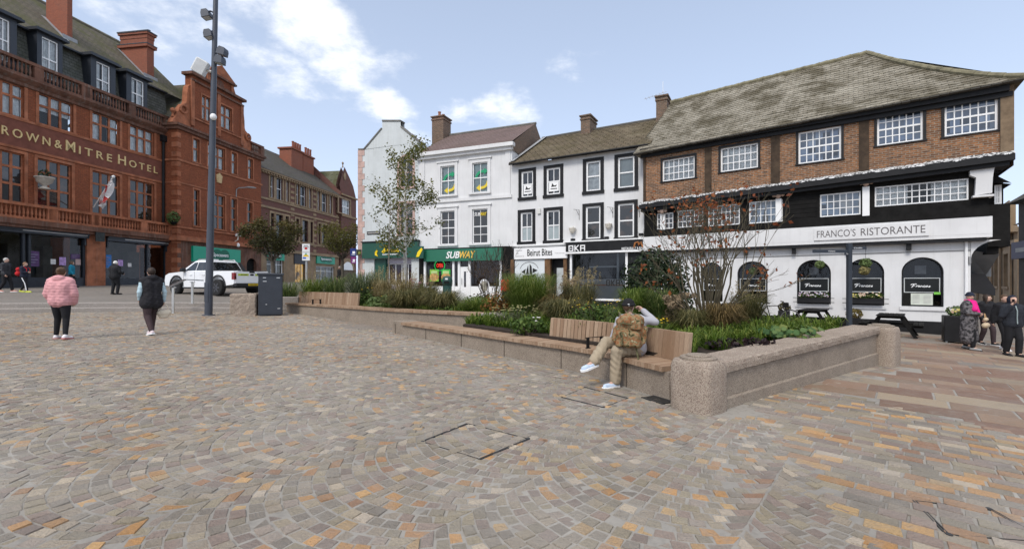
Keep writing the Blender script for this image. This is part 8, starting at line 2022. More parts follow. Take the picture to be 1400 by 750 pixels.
def person(lab, q, hd, h, J=None, top=None, legs=None, shoes=None, hair=None, hat=None, face=None, vox=.013, girth=1.0, topz=None, skin=SKIN, hd_turn=0.0, cat='person', absJ=None, hand_dir=None):
    """facing +y of its own frame; J overrides joints (fractions of the height)"""
    t = thing('person', lab, cat, q, hd); P = {k: Vector(v)*h for k, v in DEF.items()}
    for k, v in (J or {}).items(): P[k] = Vector(v)*h
    for k, v in (absJ or {}).items(): P[k] = Vector(v)
    g = girth; c = lambda mb, a, b, r0, r1, n=10: mb.cap(P[a] if isinstance(a, str) else a, P[b] if isinstance(b, str) else b, r0*h, r1*h, n)
    def torso(mb, ex, hipw=.064, low='pel'):
        side = (P['shR']-P['shL']).normalized(); hs = (P['hipR']-P['hipL']).normalized()
        for s in (-1, 1):
            mb.cap(P['pel']+hs*s*.030*h*g, P['waist']+side*s*.026*h*g, (hipw+ex)*h*g, (.058+ex)*h*g, 12)
            mb.cap(P['waist']+side*s*.026*h*g, P['chest']+side*s*.042*h*g, (.058+ex)*h*g, (.062+ex)*h*g, 12)
            mb.cap(P['chest']+side*s*.042*h*g, (P['shR'] if s > 0 else P['shL'])*.93+P['neck']*.07-Vector((0,0,.012*h)), (.060+ex)*h*g, (.036+ex*.8)*h, 12)
        mb.cap(P['shL']*.7+P['neck']*.3, P['shR']*.7+P['neck']*.3, (.034+ex*.6)*h, (.034+ex*.6)*h, 10)
    # body: one continuous surface
    mb = MB(); torso(mb, 0)
    for s in 'LR':
        c(mb, 'hip'+s, 'knee'+s, .050*g, .034); c(mb, 'knee'+s, 'ank'+s, .034, .022); c(mb, 'ank'+s, 'foot'+s, .022, .017)
        c(mb, 'sh'+s, 'el'+s, .028, .023); c(mb, 'el'+s, 'wr'+s, .023, .015)
    M = Matrix.Rotation(R(hd_turn), 3, 'Z'); H_ = P['head']
    c(mb, 'neck', H_-Vector((0,.01*h,.03*h)), .030, .030)
    mb.ell(H_, (.046*h,.056*h,.062*h), 16, 12, M); mb.ell(H_+M @ Vector((0,.012*h,-.030*h)), (.034*h,.040*h,.038*h), 14, 9, M)
    mb.cap(H_+M @ Vector((0,.052*h,.004*h)), H_+M @ Vector((0,.066*h,-.014*h)), .006*h, .009*h, 8)
    for s in (-1, 1): mb.ell(H_+M @ Vector((s*.047*h,-.004*h,-.006*h)), (.007*h,.013*h,.019*h), 8, 6, M)
    hm = MB(); sc = h*.58/1.0
    for s, sg in (('L', -1), ('R', 1)):
        d_ = (P['wr'+s]-P['el'+s]).normalized(); pn = Vector((-sg, .25, 0))
        if hand_dir and s in hand_dir: d_, pn = hand_dir[s]
        hand(hm, P['wr'+s], Vector(d_), Vector(pn), sc*1.05, sg, .45)
    remesh(mb, 'body', skin, t, vox, 4, None, hm)
    for s in (-1, 1):
        e = MB(); e.ell(H_+M @ Vector((s*.018*h,.051*h,.004*h)), (.0062*h,.004*h,.0042*h), 8, 6, M); e.build('eye', EYE, t)
    e = MB(); e.ell(H_+M @ Vector((0,.051*h,-.036*h)), (.014*h,.004*h,.0035*h), 8, 5, M); e.build('mouth', LIPS, t)
    # trousers
    if legs:
        mb = MB(); lr = legs.get('r', (.060,.046,.036)); hs = (P['hipR']-P['hipL']).normalized()
        mb.cap(P['pel']-hs*.035*h*g, P['pel']+hs*.035*h*g, .070*h*g, .070*h*g, 12)
        for s in 'LR':
            e_ = P['ank'+s]*.94+P['knee'+s]*.06+Vector((0,0,.004)); mb.cap(P['hip'+s], P['knee'+s], lr[0]*h*g, lr[1]*h, 12); mb.cap(P['knee'+s], e_, lr[1]*h, lr[2]*h, 12)
        remesh(mb, 'trousers', legs['mat'], t, vox*1.05, 4, legs.get('post'))
    # shoes
    if shoes:
        for s in 'LR':
            a, b = P['ank'+s], P['foot'+s]; d_ = (b-a); d_.z = d_.z*.5 if abs(d_.z) < abs(d_.length)*.8 else d_.z; d_.normalize(); fl_ = Vector((b.x-a.x, b.y-a.y, (b.z-.02*h)-(a.z-.045*h))).normalized()
            mb = MB(); heel = a-fl_*.018*h-Vector((0,0,.022*h)); mb.cap(heel, b+fl_*.012*h, .028*h, .023*h, 10); mb.cap(a+Vector((0,0,.004*h)), heel+fl_*.03*h, .027*h, .028*h, 10)
            sh_ = remesh(mb, 'shoe', shoes['mat'], t, vox, 3)
            upv = Vector((0,0,1)); rgt = fl_.cross(upv).normalized(); up2 = rgt.cross(fl_); mb = MB()
            bot = heel-up2*.026*h; L_ = (b-heel).length+.045*h
            ol = [(-.024,-.02),(-.012,-.03),(.25*L_/h,-.030),(.7*L_/h,-.036),(.95*L_/h,-.02),(1.0*L_/h,0),(.95*L_/h,.02),(.7*L_/h,.034),(.25*L_/h,.028),(-.012,.03),(-.024,.02)]
            i = mb.add([bot+fl_*x*h+rgt*y*h for x, y in ol]+[bot+fl_*x*h+rgt*y*h+up2*.017*h for x, y in ol]); n = len(ol)
            mb.face([i+k for k in range(n-1,-1,-1)]); mb.face([i+n+k for k in range(n)]); [mb.face([i+k, i+(k+1) % n, i+n+(k+1) % n, i+n+k]) for k in range(n)]
            mb.build('sole', shoes.get('sole', WHITES), sh_)
    # top
    if top:
        mb = MB(); ex = top.get('ex', .014); torso(mb, ex)
        if top.get('long'):
            side = (P['shR']-P['shL']).normalized()
            for s in (-1, 1): mb.cap(P['waist']+side*s*.03*h, Vector((P['pel'].x+side.x*s*.05*h, P['pel'].y+side.y*s*.05*h, top['long']*h)), (.064+ex)*h, (.075+ex)*h, 12)
        if top.get('sleeves', True):
            for s in 'LR': sr = top.get('sr', (.040,.034,.027)); mb.cap(P['sh'+s], P['el'+s], sr[0]*h, sr[1]*h, 12); e_ = P['el'+s].lerp(P['wr'+s], .96); mb.cap(P['el'+s], e_, sr[1]*h, sr[2]*h, 12)
        else:
            pass
        if top.get('hood'):
            mb.ell(P['neck']+Vector((0,-.040*h,.0)), (.075*h,.045*h,.045*h), 14, 8)
        if top.get('collar'): mb.cap(P['neck']+Vector((0,-.0*h,-.01*h)), P['neck']+Vector((0,.0,.03*h)), .047*h, .044*h, 12)
        pq = top.get('puff')
        def post(a, nr):
            if pq: k = np.sin(a[:, 2]*2*np.pi/pq); a = a+nr*(.006*h*(np.abs(k)**.5-.7)+.0035*np.sin(a[:, 0]*43+a[:, 2]*17)*np.sin(a[:, 2]*61-a[:, 0]*13))[:, None]
            else: a = a+nr*(.0025*np.sin(a[:, 2]*55+a[:, 0]*40)*np.sin(a[:, 0]*37-a[:, 2]*18))[:, None]
            return a
        remesh(mb, top.get('name', 'jacket'), top['mat'], t, vox*1.1, 3, post)
        if top.get('under') is not None:      # sleeves of another colour under a waistcoat
            mb = MB()
            for s in 'LR': mb.cap(P['sh'+s], P['el'+s], .037*h, .032*h, 12); mb.cap(P['el'+s], P['el'+s].lerp(P['wr'+s], .95), .032*h, .023*h, 12)
            remesh(mb, 'sleeves', top['under'], t, vox, 3, lambda a, nr: a+nr*(.003*np.sin(a[:, 2]*60))[:, None])
    if hair:
        mb = MB(); kind = hair.get('kind', 'short')
        mb.ell(H_+M @ Vector((0,-.010*h,.012*h)), (.053*h,.060*h,.062*h), 16, 12, M)
        if kind in ('long', 'bob'): mb.ell(H_+M @ Vector((0,-.030*h,-.035*h)), (.050*h,.035*h,.060*h), 14, 9, M)
        if kind == 'long':
            for s in (-1, 1): mb.cap(H_+M @ Vector((s*.046*h,-.01*h,.0)), H_+M @ Vector((s*.055*h,.005*h,-.13*h)), .020*h, .014*h, 8)
        if kind == 'bun': mb.ell(H_+M @ Vector((0,-.062*h,.03*h)), (.026*h,.024*h,.026*h), 10, 7, M)
        def cut(a, nr):   # keep the face clear
            loc = (np.array(a)-np.array(H_)) @ np.array(M)
            m = (loc[:, 1] > .022*h) & (loc[:, 2] < .032*h); a = a.copy(); push = np.where(m, -.030*h, 0); a[:, :] += (np.array(M @ Vector((0,1,0)))[None]*push[:, None]); return a+nr*(.002*np.sin(a[:, 0]*160)*np.sin(a[:, 2]*70))[:, None]
        remesh(mb, 'hair', hair['mat'], t, vox*.8, 3, cut)
    if hat:
        mb = MB(); kind = hat.get('kind', 'beanie')
        if kind == 'beanie':
            mb.ell(H_+M @ Vector((0,-.006*h,.026*h)), (.054*h,.062*h,.054*h), 16, 12, M)
            n0 = len(mb.v); pts = [H_+M @ Vector((.054*h*math.cos(k*math.pi/12), -.006*h+.062*h*math.sin(k*math.pi/12), .018*h)) for k in range(25)]; mb.tube(pts, .011*h, 8)
            def cutb(a, nr):
                loc = (np.array(a)-np.array(H_)) @ np.array(M); z_ = np.maximum(loc[:, 2], .006*h); loc2 = np.stack([loc[:, 0], loc[:, 1], z_], 1); return loc2 @ np.array(M).T+np.array(H_)
            remesh(mb, 'hat', hat['mat'], t, vox*.8, 2, cutb)
        else:   # hood drawn up round the face
            mb.ell(H_+M @ Vector((0,-.018*h,.004*h)), (.064*h,.066*h,.076*h), 16, 12, M); mb.cap(H_+Vector((0,-.02*h,-.05*h)), P['neck'], .055*h, .06*h, 12)
            def cuth(a, nr):
                loc = (np.array(a)-np.array(H_)) @ np.array(M); m = (loc[:, 1] > .018*h) & (np.abs(loc[:, 0]) < .046*h) & (loc[:, 2] < .045*h) & (loc[:, 2] > -.06*h); push = np.where(m, -.045*h, 0.); return np.array(a)+np.array(M @ Vector((0,1,0)))[None]*push[:, None]
            remesh(mb, 'hood', hat['mat'], t, vox*.9, 2, cuth)
    return t, P
def cloth(name, col, var=.15, scale=9, rough=.85): return plain(name, col, rough, var, scale, .2, 70)
WHITESHOE = cloth('white_shoe', (.70,.66,.66)); BLACKC = cloth('black_cloth', (.012,.012,.014)); NAVYC = cloth('navy_cloth', (.015,.019,.035)); DARKSHOE = cloth('dark_shoe', (.03,.028,.028))
def feet(px_, py_): p = gpt(px_, py_); return p
def walkJ(a=.0, front='L', arms=True, step=.10):
    """a mid-stride pose: legs apart fore and aft"""
    f, b = (('L','R') if front == 'L' else ('R','L')); sg = {'L': -1, 'R': 1}
    J = {'knee'+f: (sg[f]*.05, .055+step*.25, .290), 'ank'+f: (sg[f]*.05, step, .047), 'foot'+f: (sg[f]*.055, step+.085, .022), 'knee'+b: (sg[b]*.05, .01-step*.1, .282), 'ank'+b: (sg[b]*.05, -step*1.05, .062), 'foot'+b: (sg[b]*.055, -step*1.05+.085, .022)}
    if arms: J.update({'el'+f: (sg[f]*.14, -.035, .635), 'wr'+f: (sg[f]*.14, -.04, .49), 'el'+b: (sg[b]*.14, -.0, .63), 'wr'+b: (sg[b]*.135, .07, .50)})
    return J
# pink quilted jacket, walking away
J = walkJ(front='L', step=.07); J.update(kneeL=(-.062,.05,.29), kneeR=(.062,0,.283), ankL=(-.088,.06,.047), ankR=(.088,-.06,.055), footL=(-.10,.14,.022), footR=(.10,.02,.022), elL=(-.155,.0,.63), elR=(.155,.0,.63), wrL=(-.125,.06,.505), wrR=(.125,.06,.505))
person('person in pink quilted jacket and black leggings walking away across the cobbles', feet(83, 463.5), R(14), 1.63, J, dict(mat=cloth('pink_quilting', (.60,.30,.31), .12, 4), ex=.030, sr=(.052,.048,.038), puff=.125, hood=True), dict(mat=BLACKC, r=(.062,.040,.028)), dict(mat=WHITESHOE, sole=cloth('pink_sole', (.45,.17,.17))), dict(mat=HAIRB, kind='bun'), girth=1.12, hd_turn=8)
# dark padded waistcoat, striding with a bag
J = walkJ(front='R', step=.145); J.update(elL=(-.15,-.01,.63), wrL=(-.13,.05,.52), elR=(.16,-.02,.63), wrR=(.165,.02,.48))
pv, PV = person('person in black padded waistcoat over pale blue sleeves striding past the steps', feet(207, 457), R(58), 1.68, J, dict(mat=cloth('black_quilting', (.018,.017,.020), .2, 5), ex=.026, sleeves=False, puff=.10, hood=True, under=cloth('pale_blue_knit', (.42,.55,.60), .1, 6), name='waistcoat', long=.47), dict(mat=cloth('plum_brown_cloth', (.050,.032,.034)), r=(.064,.048,.036)), dict(mat=cloth('pale_pink_shoe', (.66,.55,.56))), dict(mat=plain('dark_brown_hair', (.035,.022,.016), .6, .3, 20)), girth=1.1)
wv = pv.matrix_basis @ PV['wrR']; wv = Matrix.Translation(pv.location) @ Matrix.Rotation(R(58), 4, 'Z') @ PV['wrR']
bg_ = thing('handbag', 'small cream handbag hanging from the hand of the person in waistcoat', 'handbag', wv+Vector((.02,-.02,-.36)), R(30))
CREAMB = cloth('cream_leather', (.62,.54,.42)); mb = MB(); mb.cap((-.07,0,.08), (.07,0,.08), .085, .085, 10); mb.cap((-.05,0,.0), (.05,0,.0), .06, .06, 10); remesh(mb, 'bag', CREAMB, bg_, .012, 3)
mb = MB(); mb.tube([(-.09,0,.12),(-.06,0,.26),(0,.0,.33),(.06,0,.26),(.09,0,.12)], .011, 6); mb.build('strap', CREAMB, bg_)
# man in black padded coat seen from behind on the upper street
J = walkJ(front='R', step=.03); J.update(elL=(-.17,.02,.66), wrL=(-.15,.11,.60), elR=(.17,.02,.66), wrR=(.15,.12,.62), head=(.0,.03,.915))
person('white haired person in black padded coat standing with back turned by the shop window', feet(157, 402.5), R(-12), 1.66, J, dict(mat=cloth('black_padded_coat', (.014,.014,.016)), ex=.034, sr=(.050,.046,.036), puff=.11, collar=True), dict(mat=BLACKC, r=(.064,.048,.038)), dict(mat=DARKSHOE, sole=BLACKC), dict(mat=HAIRW), girth=1.2, vox=.016)
# teal jacket by the hotel window
q = pxpos(98, 27.6); person('person in teal jacket partly hidden behind the pink jacket wearer', q, R(-60), 1.6, walkJ(front='L', step=.08), dict(mat=cloth('teal_jacket', (.01,.17,.26)), ex=.028, sr=(.045,.042,.034)), dict(mat=BLACKC), dict(mat=DARKSHOE, sole=BLACKC), dict(mat=HAIRB, kind='long'), vox=.018, hd_turn=20)
# child with red rucksack, walking right, looking at something in hand
J = walkJ(front='R', step=.12); J.update(elR=(.12,.03,.64), wrR=(.05,.13,.66), elL=(-.12,.02,.64), wrL=(-.04,.13,.66), head=(.0,.035,.92))
pr, PR = person('young person in navy top and white striped trousers with red rucksack walking right', feet(33, 399.5), R(-78), 1.5, J, dict(mat=NAVYC, ex=.022), dict(mat=BLACKC, r=(.058,.042,.03)), dict(mat=cloth('lime_shoe', (.55,.58,.08)), sole=cloth('lime_sole', (.5,.55,.1))), dict(mat=plain('light_brown_hair', (.20,.11,.06), .6, .3, 20)), vox=.016)
mb = MB()
for s in (1,): mb.tube([PR['hipR']+Vector((.055,.01,-.05))*1.5, PR['kneeR']+Vector((.044,0,0))*1.5, PR['ankR']+Vector((.036,0,.02))*1.5], .018, 6)
mb.build('white_stripe', WHITES, pr)
MR = Matrix.Translation(pr.location) @ Matrix.Rotation(R(-78), 4, 'Z'); bq = MR @ Vector((0, -.19, .92))
rs = thing('rucksack', 'red rucksack on the back of the young person in striped trousers', 'rucksack', bq, R(-78)); mb = MB(); mb.cap((-.06,0,-.0), (.06,0,.0), .13, .13, 12); mb.cap((-.05,.0,.2), (.05,.0,.2), .11, .11, 12); remesh(mb, 'bag', cloth('red_nylon', (.42,.015,.02)), rs, .016, 4)
mb = MB()
for s in (-.1, .1): mb.tube([(s,.05,.28),(s,.2,.34),(s,.36,.25),(s,.36,.05),(s,.1,-.05)], .016, 6)
mb.build('strap', cloth('red_nylon', (.42,.015,.02)), rs)
# grey haired person at the picture's left edge with dark rucksack
J = walkJ(front='L', step=.12); pg, PG = person('grey haired person in dark clothes with grey sleeves at far left of the shopfront', feet(8, 399), R(-76), 1.68, J, dict(mat=cloth('charcoal_fleece', (.035,.037,.042)), ex=.028, under=cloth('grey_sleeve', (.17,.18,.19))), dict(mat=BLACKC), dict(mat=cloth('salmon_shoe', (.50,.22,.17))), dict(mat=HAIRG), vox=.016)
MR = Matrix.Translation(pg.location) @ Matrix.Rotation(R(-76), 4, 'Z'); rs = thing('rucksack', 'black rucksack on the grey haired person at far left', 'rucksack', MR @ Vector((0,-.2,1.05)), R(-76)); mb = MB(); mb.cap((-.07,0,-.05), (.07,0,-.05), .14, .14, 12); mb.cap((-.06,.0,.22), (.06,.0,.22), .12, .12, 12); remesh(mb, 'bag', BLACKC, rs, .016, 4)
mb = MB()
for s in (-.11, .11): mb.tube([(s,.05,.3),(s,.2,.36),(s,.37,.26),(s,.37,.02),(s,.1,-.1)], .017, 6)
mb.build('strap', BLACKC, rs)
# woman in patterned coat and pink scarf
t = NT('mottled_grey_cloth'); oo = t.obj(); t.bsdf(t.mix(t.ramp(t.noise(oo, 14, 4, .65), [(.42, 0.), (.58, 1.)]), (.025,.024,.026), (.16,.15,.155)), .85, .2); CAMO = t.mat
J = walkJ(front='R', step=.07); J.update(elL=(-.14,.02,.65), wrL=(-.02,.14,.62), elR=(.145,.03,.65), wrR=(.04,.14,.63))
yaw = R(180+22); fp_ = feet(1325, 478)
pw_, PW = person('person in mottled grey coat, bright pink scarf and navy hat carrying a cream bag', fp_, yaw, 1.60, J, dict(mat=CAMO, ex=.030, long=.20, name='coat', sr=(.046,.042,.034)), dict(mat=BLACKC, r=(.058,.044,.034)), dict(mat=cloth('grey_white_shoe', (.33,.33,.32)), sole=DARKSHOE), dict(mat=HAIRG, kind='bob'), dict(mat=NAVYC), hd_turn=-38, girth=1.1)
mb = MB(); n_ = PW['neck']; mb.tube([n_+Vector((.085*math.cos(a_), .06*math.sin(a_)-.0, .0+.015*math.sin(3*a_))) for a_ in [2*math.pi*k/16 for k in range(17)]], .042, 8); mb.cap(n_+Vector((-.05,.10,-.03)), n_+Vector((-.03,.17,-.30)), .05, .06, 10); mb.cap(n_+Vector((.05,.10,-.03)), n_+Vector((.10,.16,-.22)), .055, .075, 10)
remesh(mb, 'scarf', cloth('hot_pink_scarf', (.72,.015,.22), .15, 8), pw_, .014, 3)
MR = Matrix.Translation(fp_) @ Matrix.Rotation(yaw, 4, 'Z'); bq = MR @ Vector((-.16,.28,.66))
hb = thing('handbag', 'large cream leather bag held by the person with the pink scarf', 'handbag', bq, yaw+R(15)); mb = MB(); mb.cap((-.13,0,.04), (.13,0,.04), .075, .075, 10); mb.cap((-.09,0,.20), (.09,0,.20), .05, .05, 10); remesh(mb, 'bag', cloth('cream_hide', (.55,.44,.30), .1, 5), hb, .012, 4)
mb = MB(); mb.tube([(-.10,0,.22),(-.06,-.02,.34),(.04,-.02,.36),(.10,0,.22)], .012, 6); mb.build('strap', cloth('tan_strap', (.42,.28,.15)), hb)
# woman with long hair behind her
J = walkJ(front='L', step=.08); q = pxpos(1349, 14.2); person('person with long dark hair in black jacket walking behind the pink scarf wearer', q, R(180-5), 1.58, J, dict(mat=BLACKC, ex=.026), dict(mat=cloth('dark_red_grey_cloth', (.045,.03,.033))), dict(mat=BLACKC, sole=WHITES), dict(mat=plain('dark_brown_hair', (.035,.022,.016), .6, .3, 20), kind='long'), hd_turn=35, vox=.014)
# young person in navy hooded jacket, phone at the ear
J = walkJ(front='L', step=.05); J.update(elR=(.16,.03,.66), wrR=(.075,.10,.83))
fq = feet(1384, 486.5); ph_, PH = person('young person in dark jacket with navy hood up holding a phone to the ear', fq, R(180-14), 1.54, J, dict(mat=cloth('dark_slate_shell', (.020,.023,.030)), ex=.030, sr=(.046,.042,.034)), dict(mat=BLACKC, r=(.062,.050,.042)), dict(mat=DARKSHOE, sole=BLACKC), None, dict(mat=NAVYC, kind='hood'), hand_dir={'R': ((-.1,-.1,.9), (-.9,.3,0))})
mb = MB(); mb.tube([PH['neck']+Vector((0,.11,-.02)), PH['chest']+Vector((0,.155,0)), PH['waist']+Vector((0,.15,0)), PH['pel']+Vector((0,.16,.0))], .012, 6); mb.build('zip', cloth('pale_grey_zip', (.30,.36,.36)), ph_)
MR = Matrix.Translation(fq) @ Matrix.Rotation(R(166), 4, 'Z'); phn = thing('phone', 'black phone held to the ear under the navy hood', 'phone', MR @ (PH['wrR']+Vector((-.035,.0,.03))), R(166)); mb = MB(); mb.bbox(-.006,.006,-.035,.035,0,.145,.002); mb.build('case', BLACKP, phn); mb = MB(); mb.box(-.0075,-.006,-.03,.03,.01,.135); mb.build('screen', DGLASS, phn)
q = pxpos(1372.5, 12.9); person('person in black coat mostly hidden behind the navy hooded youngster', q, R(180-8), 1.58, walkJ(front='R', step=.08), dict(mat=BLACKC, ex=.030, sr=(.046,.042,.034)), dict(mat=BLACKC), dict(mat=WHITESHOE), dict(mat=HAIRB), vox=.016)
# distant people by the shops
q = pxpos(464.5, 34); q.x = (464.5-CX)/F*34; person('distant person in black with pale hair by the arched stone doorway', q, R(150), 1.65, None, dict(mat=BLACKC, ex=.026), dict(mat=BLACKC), dict(mat=DARKSHOE), dict(mat=HAIRG), vox=.022)
q = pxpos(691, 24.8); person('person in red jacket and black hat outside the shutter with the ship', q, R(170), 1.60, None, dict(mat=cloth('red_jacket', (.55,.02,.02)), ex=.030), dict(mat=BLACKC), dict(mat=DARKSHOE), dict(mat=HAIRB), dict(mat=BLACKC), vox=.02)
# ---- the seated person: hips on the slats, legs crossed toward the left, turned to look behind
org = Vector((0, 0, 0)); o3 = lambda px_, py_, Y_: at(px_, py_, Y_)
hipc = o3(871, 476, 6.78); hipc.z = zt_low + .095
base = Vector((hipc.x, hipc.y, zt_low))
Jw = dict(pel=hipc+Vector((.0,0,.02)), hipL=hipc+Vector((-.02,-.085,-.005)), hipR=hipc+Vector((-.02,.075,-.005)), waist=hipc+Vector((-.015,.02,.16)), chest=hipc+Vector((-.06,.045,.32)), shL=hipc+Vector((-.25,.03,.43)), shR=hipc+Vector((.09,-.015,.43)), neck=hipc+Vector((-.10,.06,.485)), head=o3(859.5, 419, 6.84),
          kneeR=o3(829, 467, 6.72), ankR=o3(812, 494, 6.60), footR=o3(799, 503, 6.50),
          kneeL=o3(843, 479, 6.55), ankL=o3(841, 515, 6.60), footL=o3(829, 521.5, 6.52),
          elR=o3(896, 440, 6.80), wrR=o3(879, 424, 6.98), elL=o3(838, 463, 6.78), wrL=o3(848, 474, 6.95))
Jw = {k: v-base for k, v in Jw.items()}
gz = G0(1.4, 6.6)
dlt = gz+.045*1.62 - (Jw['ankL'].z+base.z); Jw['ankL'].z += dlt; Jw['footL'].z = gz+.028-base.z
BEIGE = cloth('beige_twill', (.33,.27,.19), .1, 7); GREYK = cloth('pale_grey_sweatshirt', (.36,.36,.385), .08, 6)
ps_, PS = person('seated person in black hat, grey sweatshirt and beige trousers with legs crossed', base, 0, 1.62, None, dict(mat=GREYK, ex=.018, sr=(.038,.035,.027), name='sweatshirt'), dict(mat=BEIGE, r=(.062,.052,.052), post=lambda a, nr: a+nr*(.0045*np.sin(a[:, 2]*31+a[:, 0]*57)*np.sin(a[:, 0]*23-a[:, 2]*44+a[:, 1]*35)+.003*np.sin(a[:, 0]*71+a[:, 2]*63))[:, None]), dict(mat=cloth('pale_blue_trainer', (.48,.58,.72), .2, 14), sole=WHITES), dict(mat=HAIRB), dict(mat=cloth('black_knit', (.010,.010,.011))), absJ=Jw, vox=.011, hd_turn=-35)
mb = MB(); M_ = Matrix.Rotation(R(-35), 4, 'Z'); mb.T = Matrix.Translation(PS['head']) @ Matrix.Rotation(R(-15), 4, 'Z'); mb.box(-.012, .012, -.119, -.108, .018, .048); mb.build('hat_label', WHITES, ps_)
# camouflage rucksack
t = NT('camouflage_cloth'); oo = t.obj()
c_ = t.ramp(t.noise(oo, 11, 5, .6), [(.38, (.04,.042,.018)), (.42, (.24,.18,.09)), (.49, (.25,.18,.10)), (.51, (.26,.11,.045)), (.56, (.25,.11,.05)), (.58, (.075,.078,.032)), (.66, (.36,.29,.18))])
t.bsdf(c_, .85, .2, 0, t.noise(oo, 25, 4), .5, .02); CAMOB = t.mat
bq = o3(861, 451, 6.52); rk_ = thing('rucksack', 'bulging camouflage rucksack on the back of the seated person', 'rucksack', bq, R(-6)); rk_.scale = (.92, .95, .95)
mb = MB(); mb.T = Matrix.Rotation(R(5), 4, 'Y'); mb.bbox(-.20, .20, -.10, .13, -.25, .20, .05); mb.bbox(-.15, .15, -.19, -.09, -.22, -.01, .04); mb.bbox(-.255, -.19, -.07, .09, -.20, .05, .03); mb.bbox(.19, .26, -.07, .09, -.18, .08, .03)
mb.bbox(-.17, .18, -.14, .10, .10, .25, .05); mb.bbox(-.02, .16, -.17, -.08, .03, .17, .035)
remesh(mb, 'bag', CAMOB, rk_, .013, 5, lambda a, nr: a+nr*(.011*np.sin(a[:, 2]*23+a[:, 0]*14+1)*np.sin(a[:, 0]*19-a[:, 2]*11)+.006*np.sin(a[:, 0]*47+a[:, 2]*37))[:, None])
mb = MB(); mb.tube([(-.15,-.19,.0),(-.14,-.205,-.1),(-.15,-.195,-.2)], .009, 5); mb.tube([(-.18,-.135,.12),(0,-.155,.10),(.18,-.135,.12)], .009, 5); mb.tube([(-.05,-.02,.26),(0,-.02,.31),(.05,-.02,.26)], .012, 6); mb.build('webbing', cloth('olive_webbing', (.10,.095,.045)), rk_)
STRP = cloth('olive_webbing', (.10,.095,.045))
for pts in ([(-.16,.02,-.15),(-.17,-.03,-.3),(-.155,-.04,-.44),(-.16,-.03,-.50)], [(.08,-.05,-.22),(.10,-.12,-.36),(.12,-.14,-.50),(.125,-.13,-.58)], [(-.12,.08,.2),(-.13,.22,.26),(-.14,.30,.12)], [(.13,.08,.2),(.12,.24,.24),(.12,.30,.10)]):
    mb = MB(); mb.tube(pts, .014, 6, flat=.35); mb.build('strap', STRP, rk_)
CLOUDS = [(-22.5,27,4.8,10.5,58,.9),(-14.5,20,3.0,6.5,62,.78),(-27,22.5,5,3.0,-15,.7),(-31,29,8,3.6,-10,.66),(-43,28,14,5.5,-15,.74),(-34,25,10,2.8,-20,.5),(0,20.5,4.8,2.6,-20,.62),(-8,20,3.6,2.2,0,.5),(-38,22,6,2.4,-25,.58),(-20,34,9,3.5,20,.55),(8,24,5,2.0,-15,.3),(-62,30,22,13,0,.7),(-3,38,16,5,0,.3)]
FILL_GLOW = [(0,95,2000,24,17),(135,45,45,22,6),(-165,52,45,24,6)]
HAZE_MIX = .34; HAZE_COL = (6.6, 7.7, 9.8, 1); CLOUD_COL = (9.6, 9.7, 9.9, 1)
SUN_E = 1.5; SUN_ANG = 16; EXPO = 0.42
# ------------------------------------------------------------------ light, sky, camera
SUN_DIR = Vector((-.34, -.62, .72)).normalized()   # towards the sun: behind the camera's left shoulder
az = math.atan2(SUN_DIR.x, SUN_DIR.y); el = math.asin(SUN_DIR.z)
w = bpy.data.worlds.new('World'); scene.world = w; w.use_nodes = True
t = w.node_tree; t.nodes.clear()
def wn(typ, **kw):
    nd = t.nodes.new(typ)
    for k, v in kw.items(): setattr(nd, k, v)
    return nd
out = wn('ShaderNodeOutputWorld'); bg = wn('ShaderNodeBackground'); bg.inputs[1].default_value = .10
sky = wn('ShaderNodeTexSky', sky_type='NISHITA', sun_disc=False, sun_elevation=el, sun_rotation=az, altitude=20, air_density=1.0, dust_density=1.6, ozone_density=1.2)
tc = wn('ShaderNodeTexCoord'); sep = wn('ShaderNodeSeparateXYZ'); t.links.new(tc.outputs['Generated'], sep.inputs[0])
def wm(op, a, b=None, c=None):
    m = wn('ShaderNodeMath', operation=op)
    for k, v in enumerate((a, b, c)):
        if v is None: continue
        if isinstance(v, (int, float)): m.inputs[k].default_value = v
        else: t.links.new(v, m.inputs[k])
    return m.outputs[0]
# azimuth / elevation of the direction, in degrees
azi = wm('MULTIPLY', wm('ARCTAN2', sep.outputs[0], sep.outputs[1]), 57.29578)
elv = wm('MULTIPLY', wm('ARCSINE', sep.outputs[2]), 57.29578)
zc = wm('ADD', sep.outputs[2], .22)
cmb = wn('ShaderNodeCombineXYZ'); t.links.new(wm('DIVIDE', sep.outputs[0], zc), cmb.inputs[0]); t.links.new(wm('DIVIDE', sep.outputs[1], zc), cmb.inputs[1])
n1 = wn('ShaderNodeTexNoise'); n1.inputs['Scale'].default_value = 4.2; n1.inputs['Detail'].default_value = 9; n1.inputs['Roughness'].default_value = .62; t.links.new(cmb.outputs[0], n1.inputs['Vector'])
n2 = wn('ShaderNodeTexNoise'); n2.inputs['Scale'].default_value = 1.1; n2.inputs['Detail'].default_value = 6; t.links.new(cmb.outputs[0], n2.inputs['Vector'])
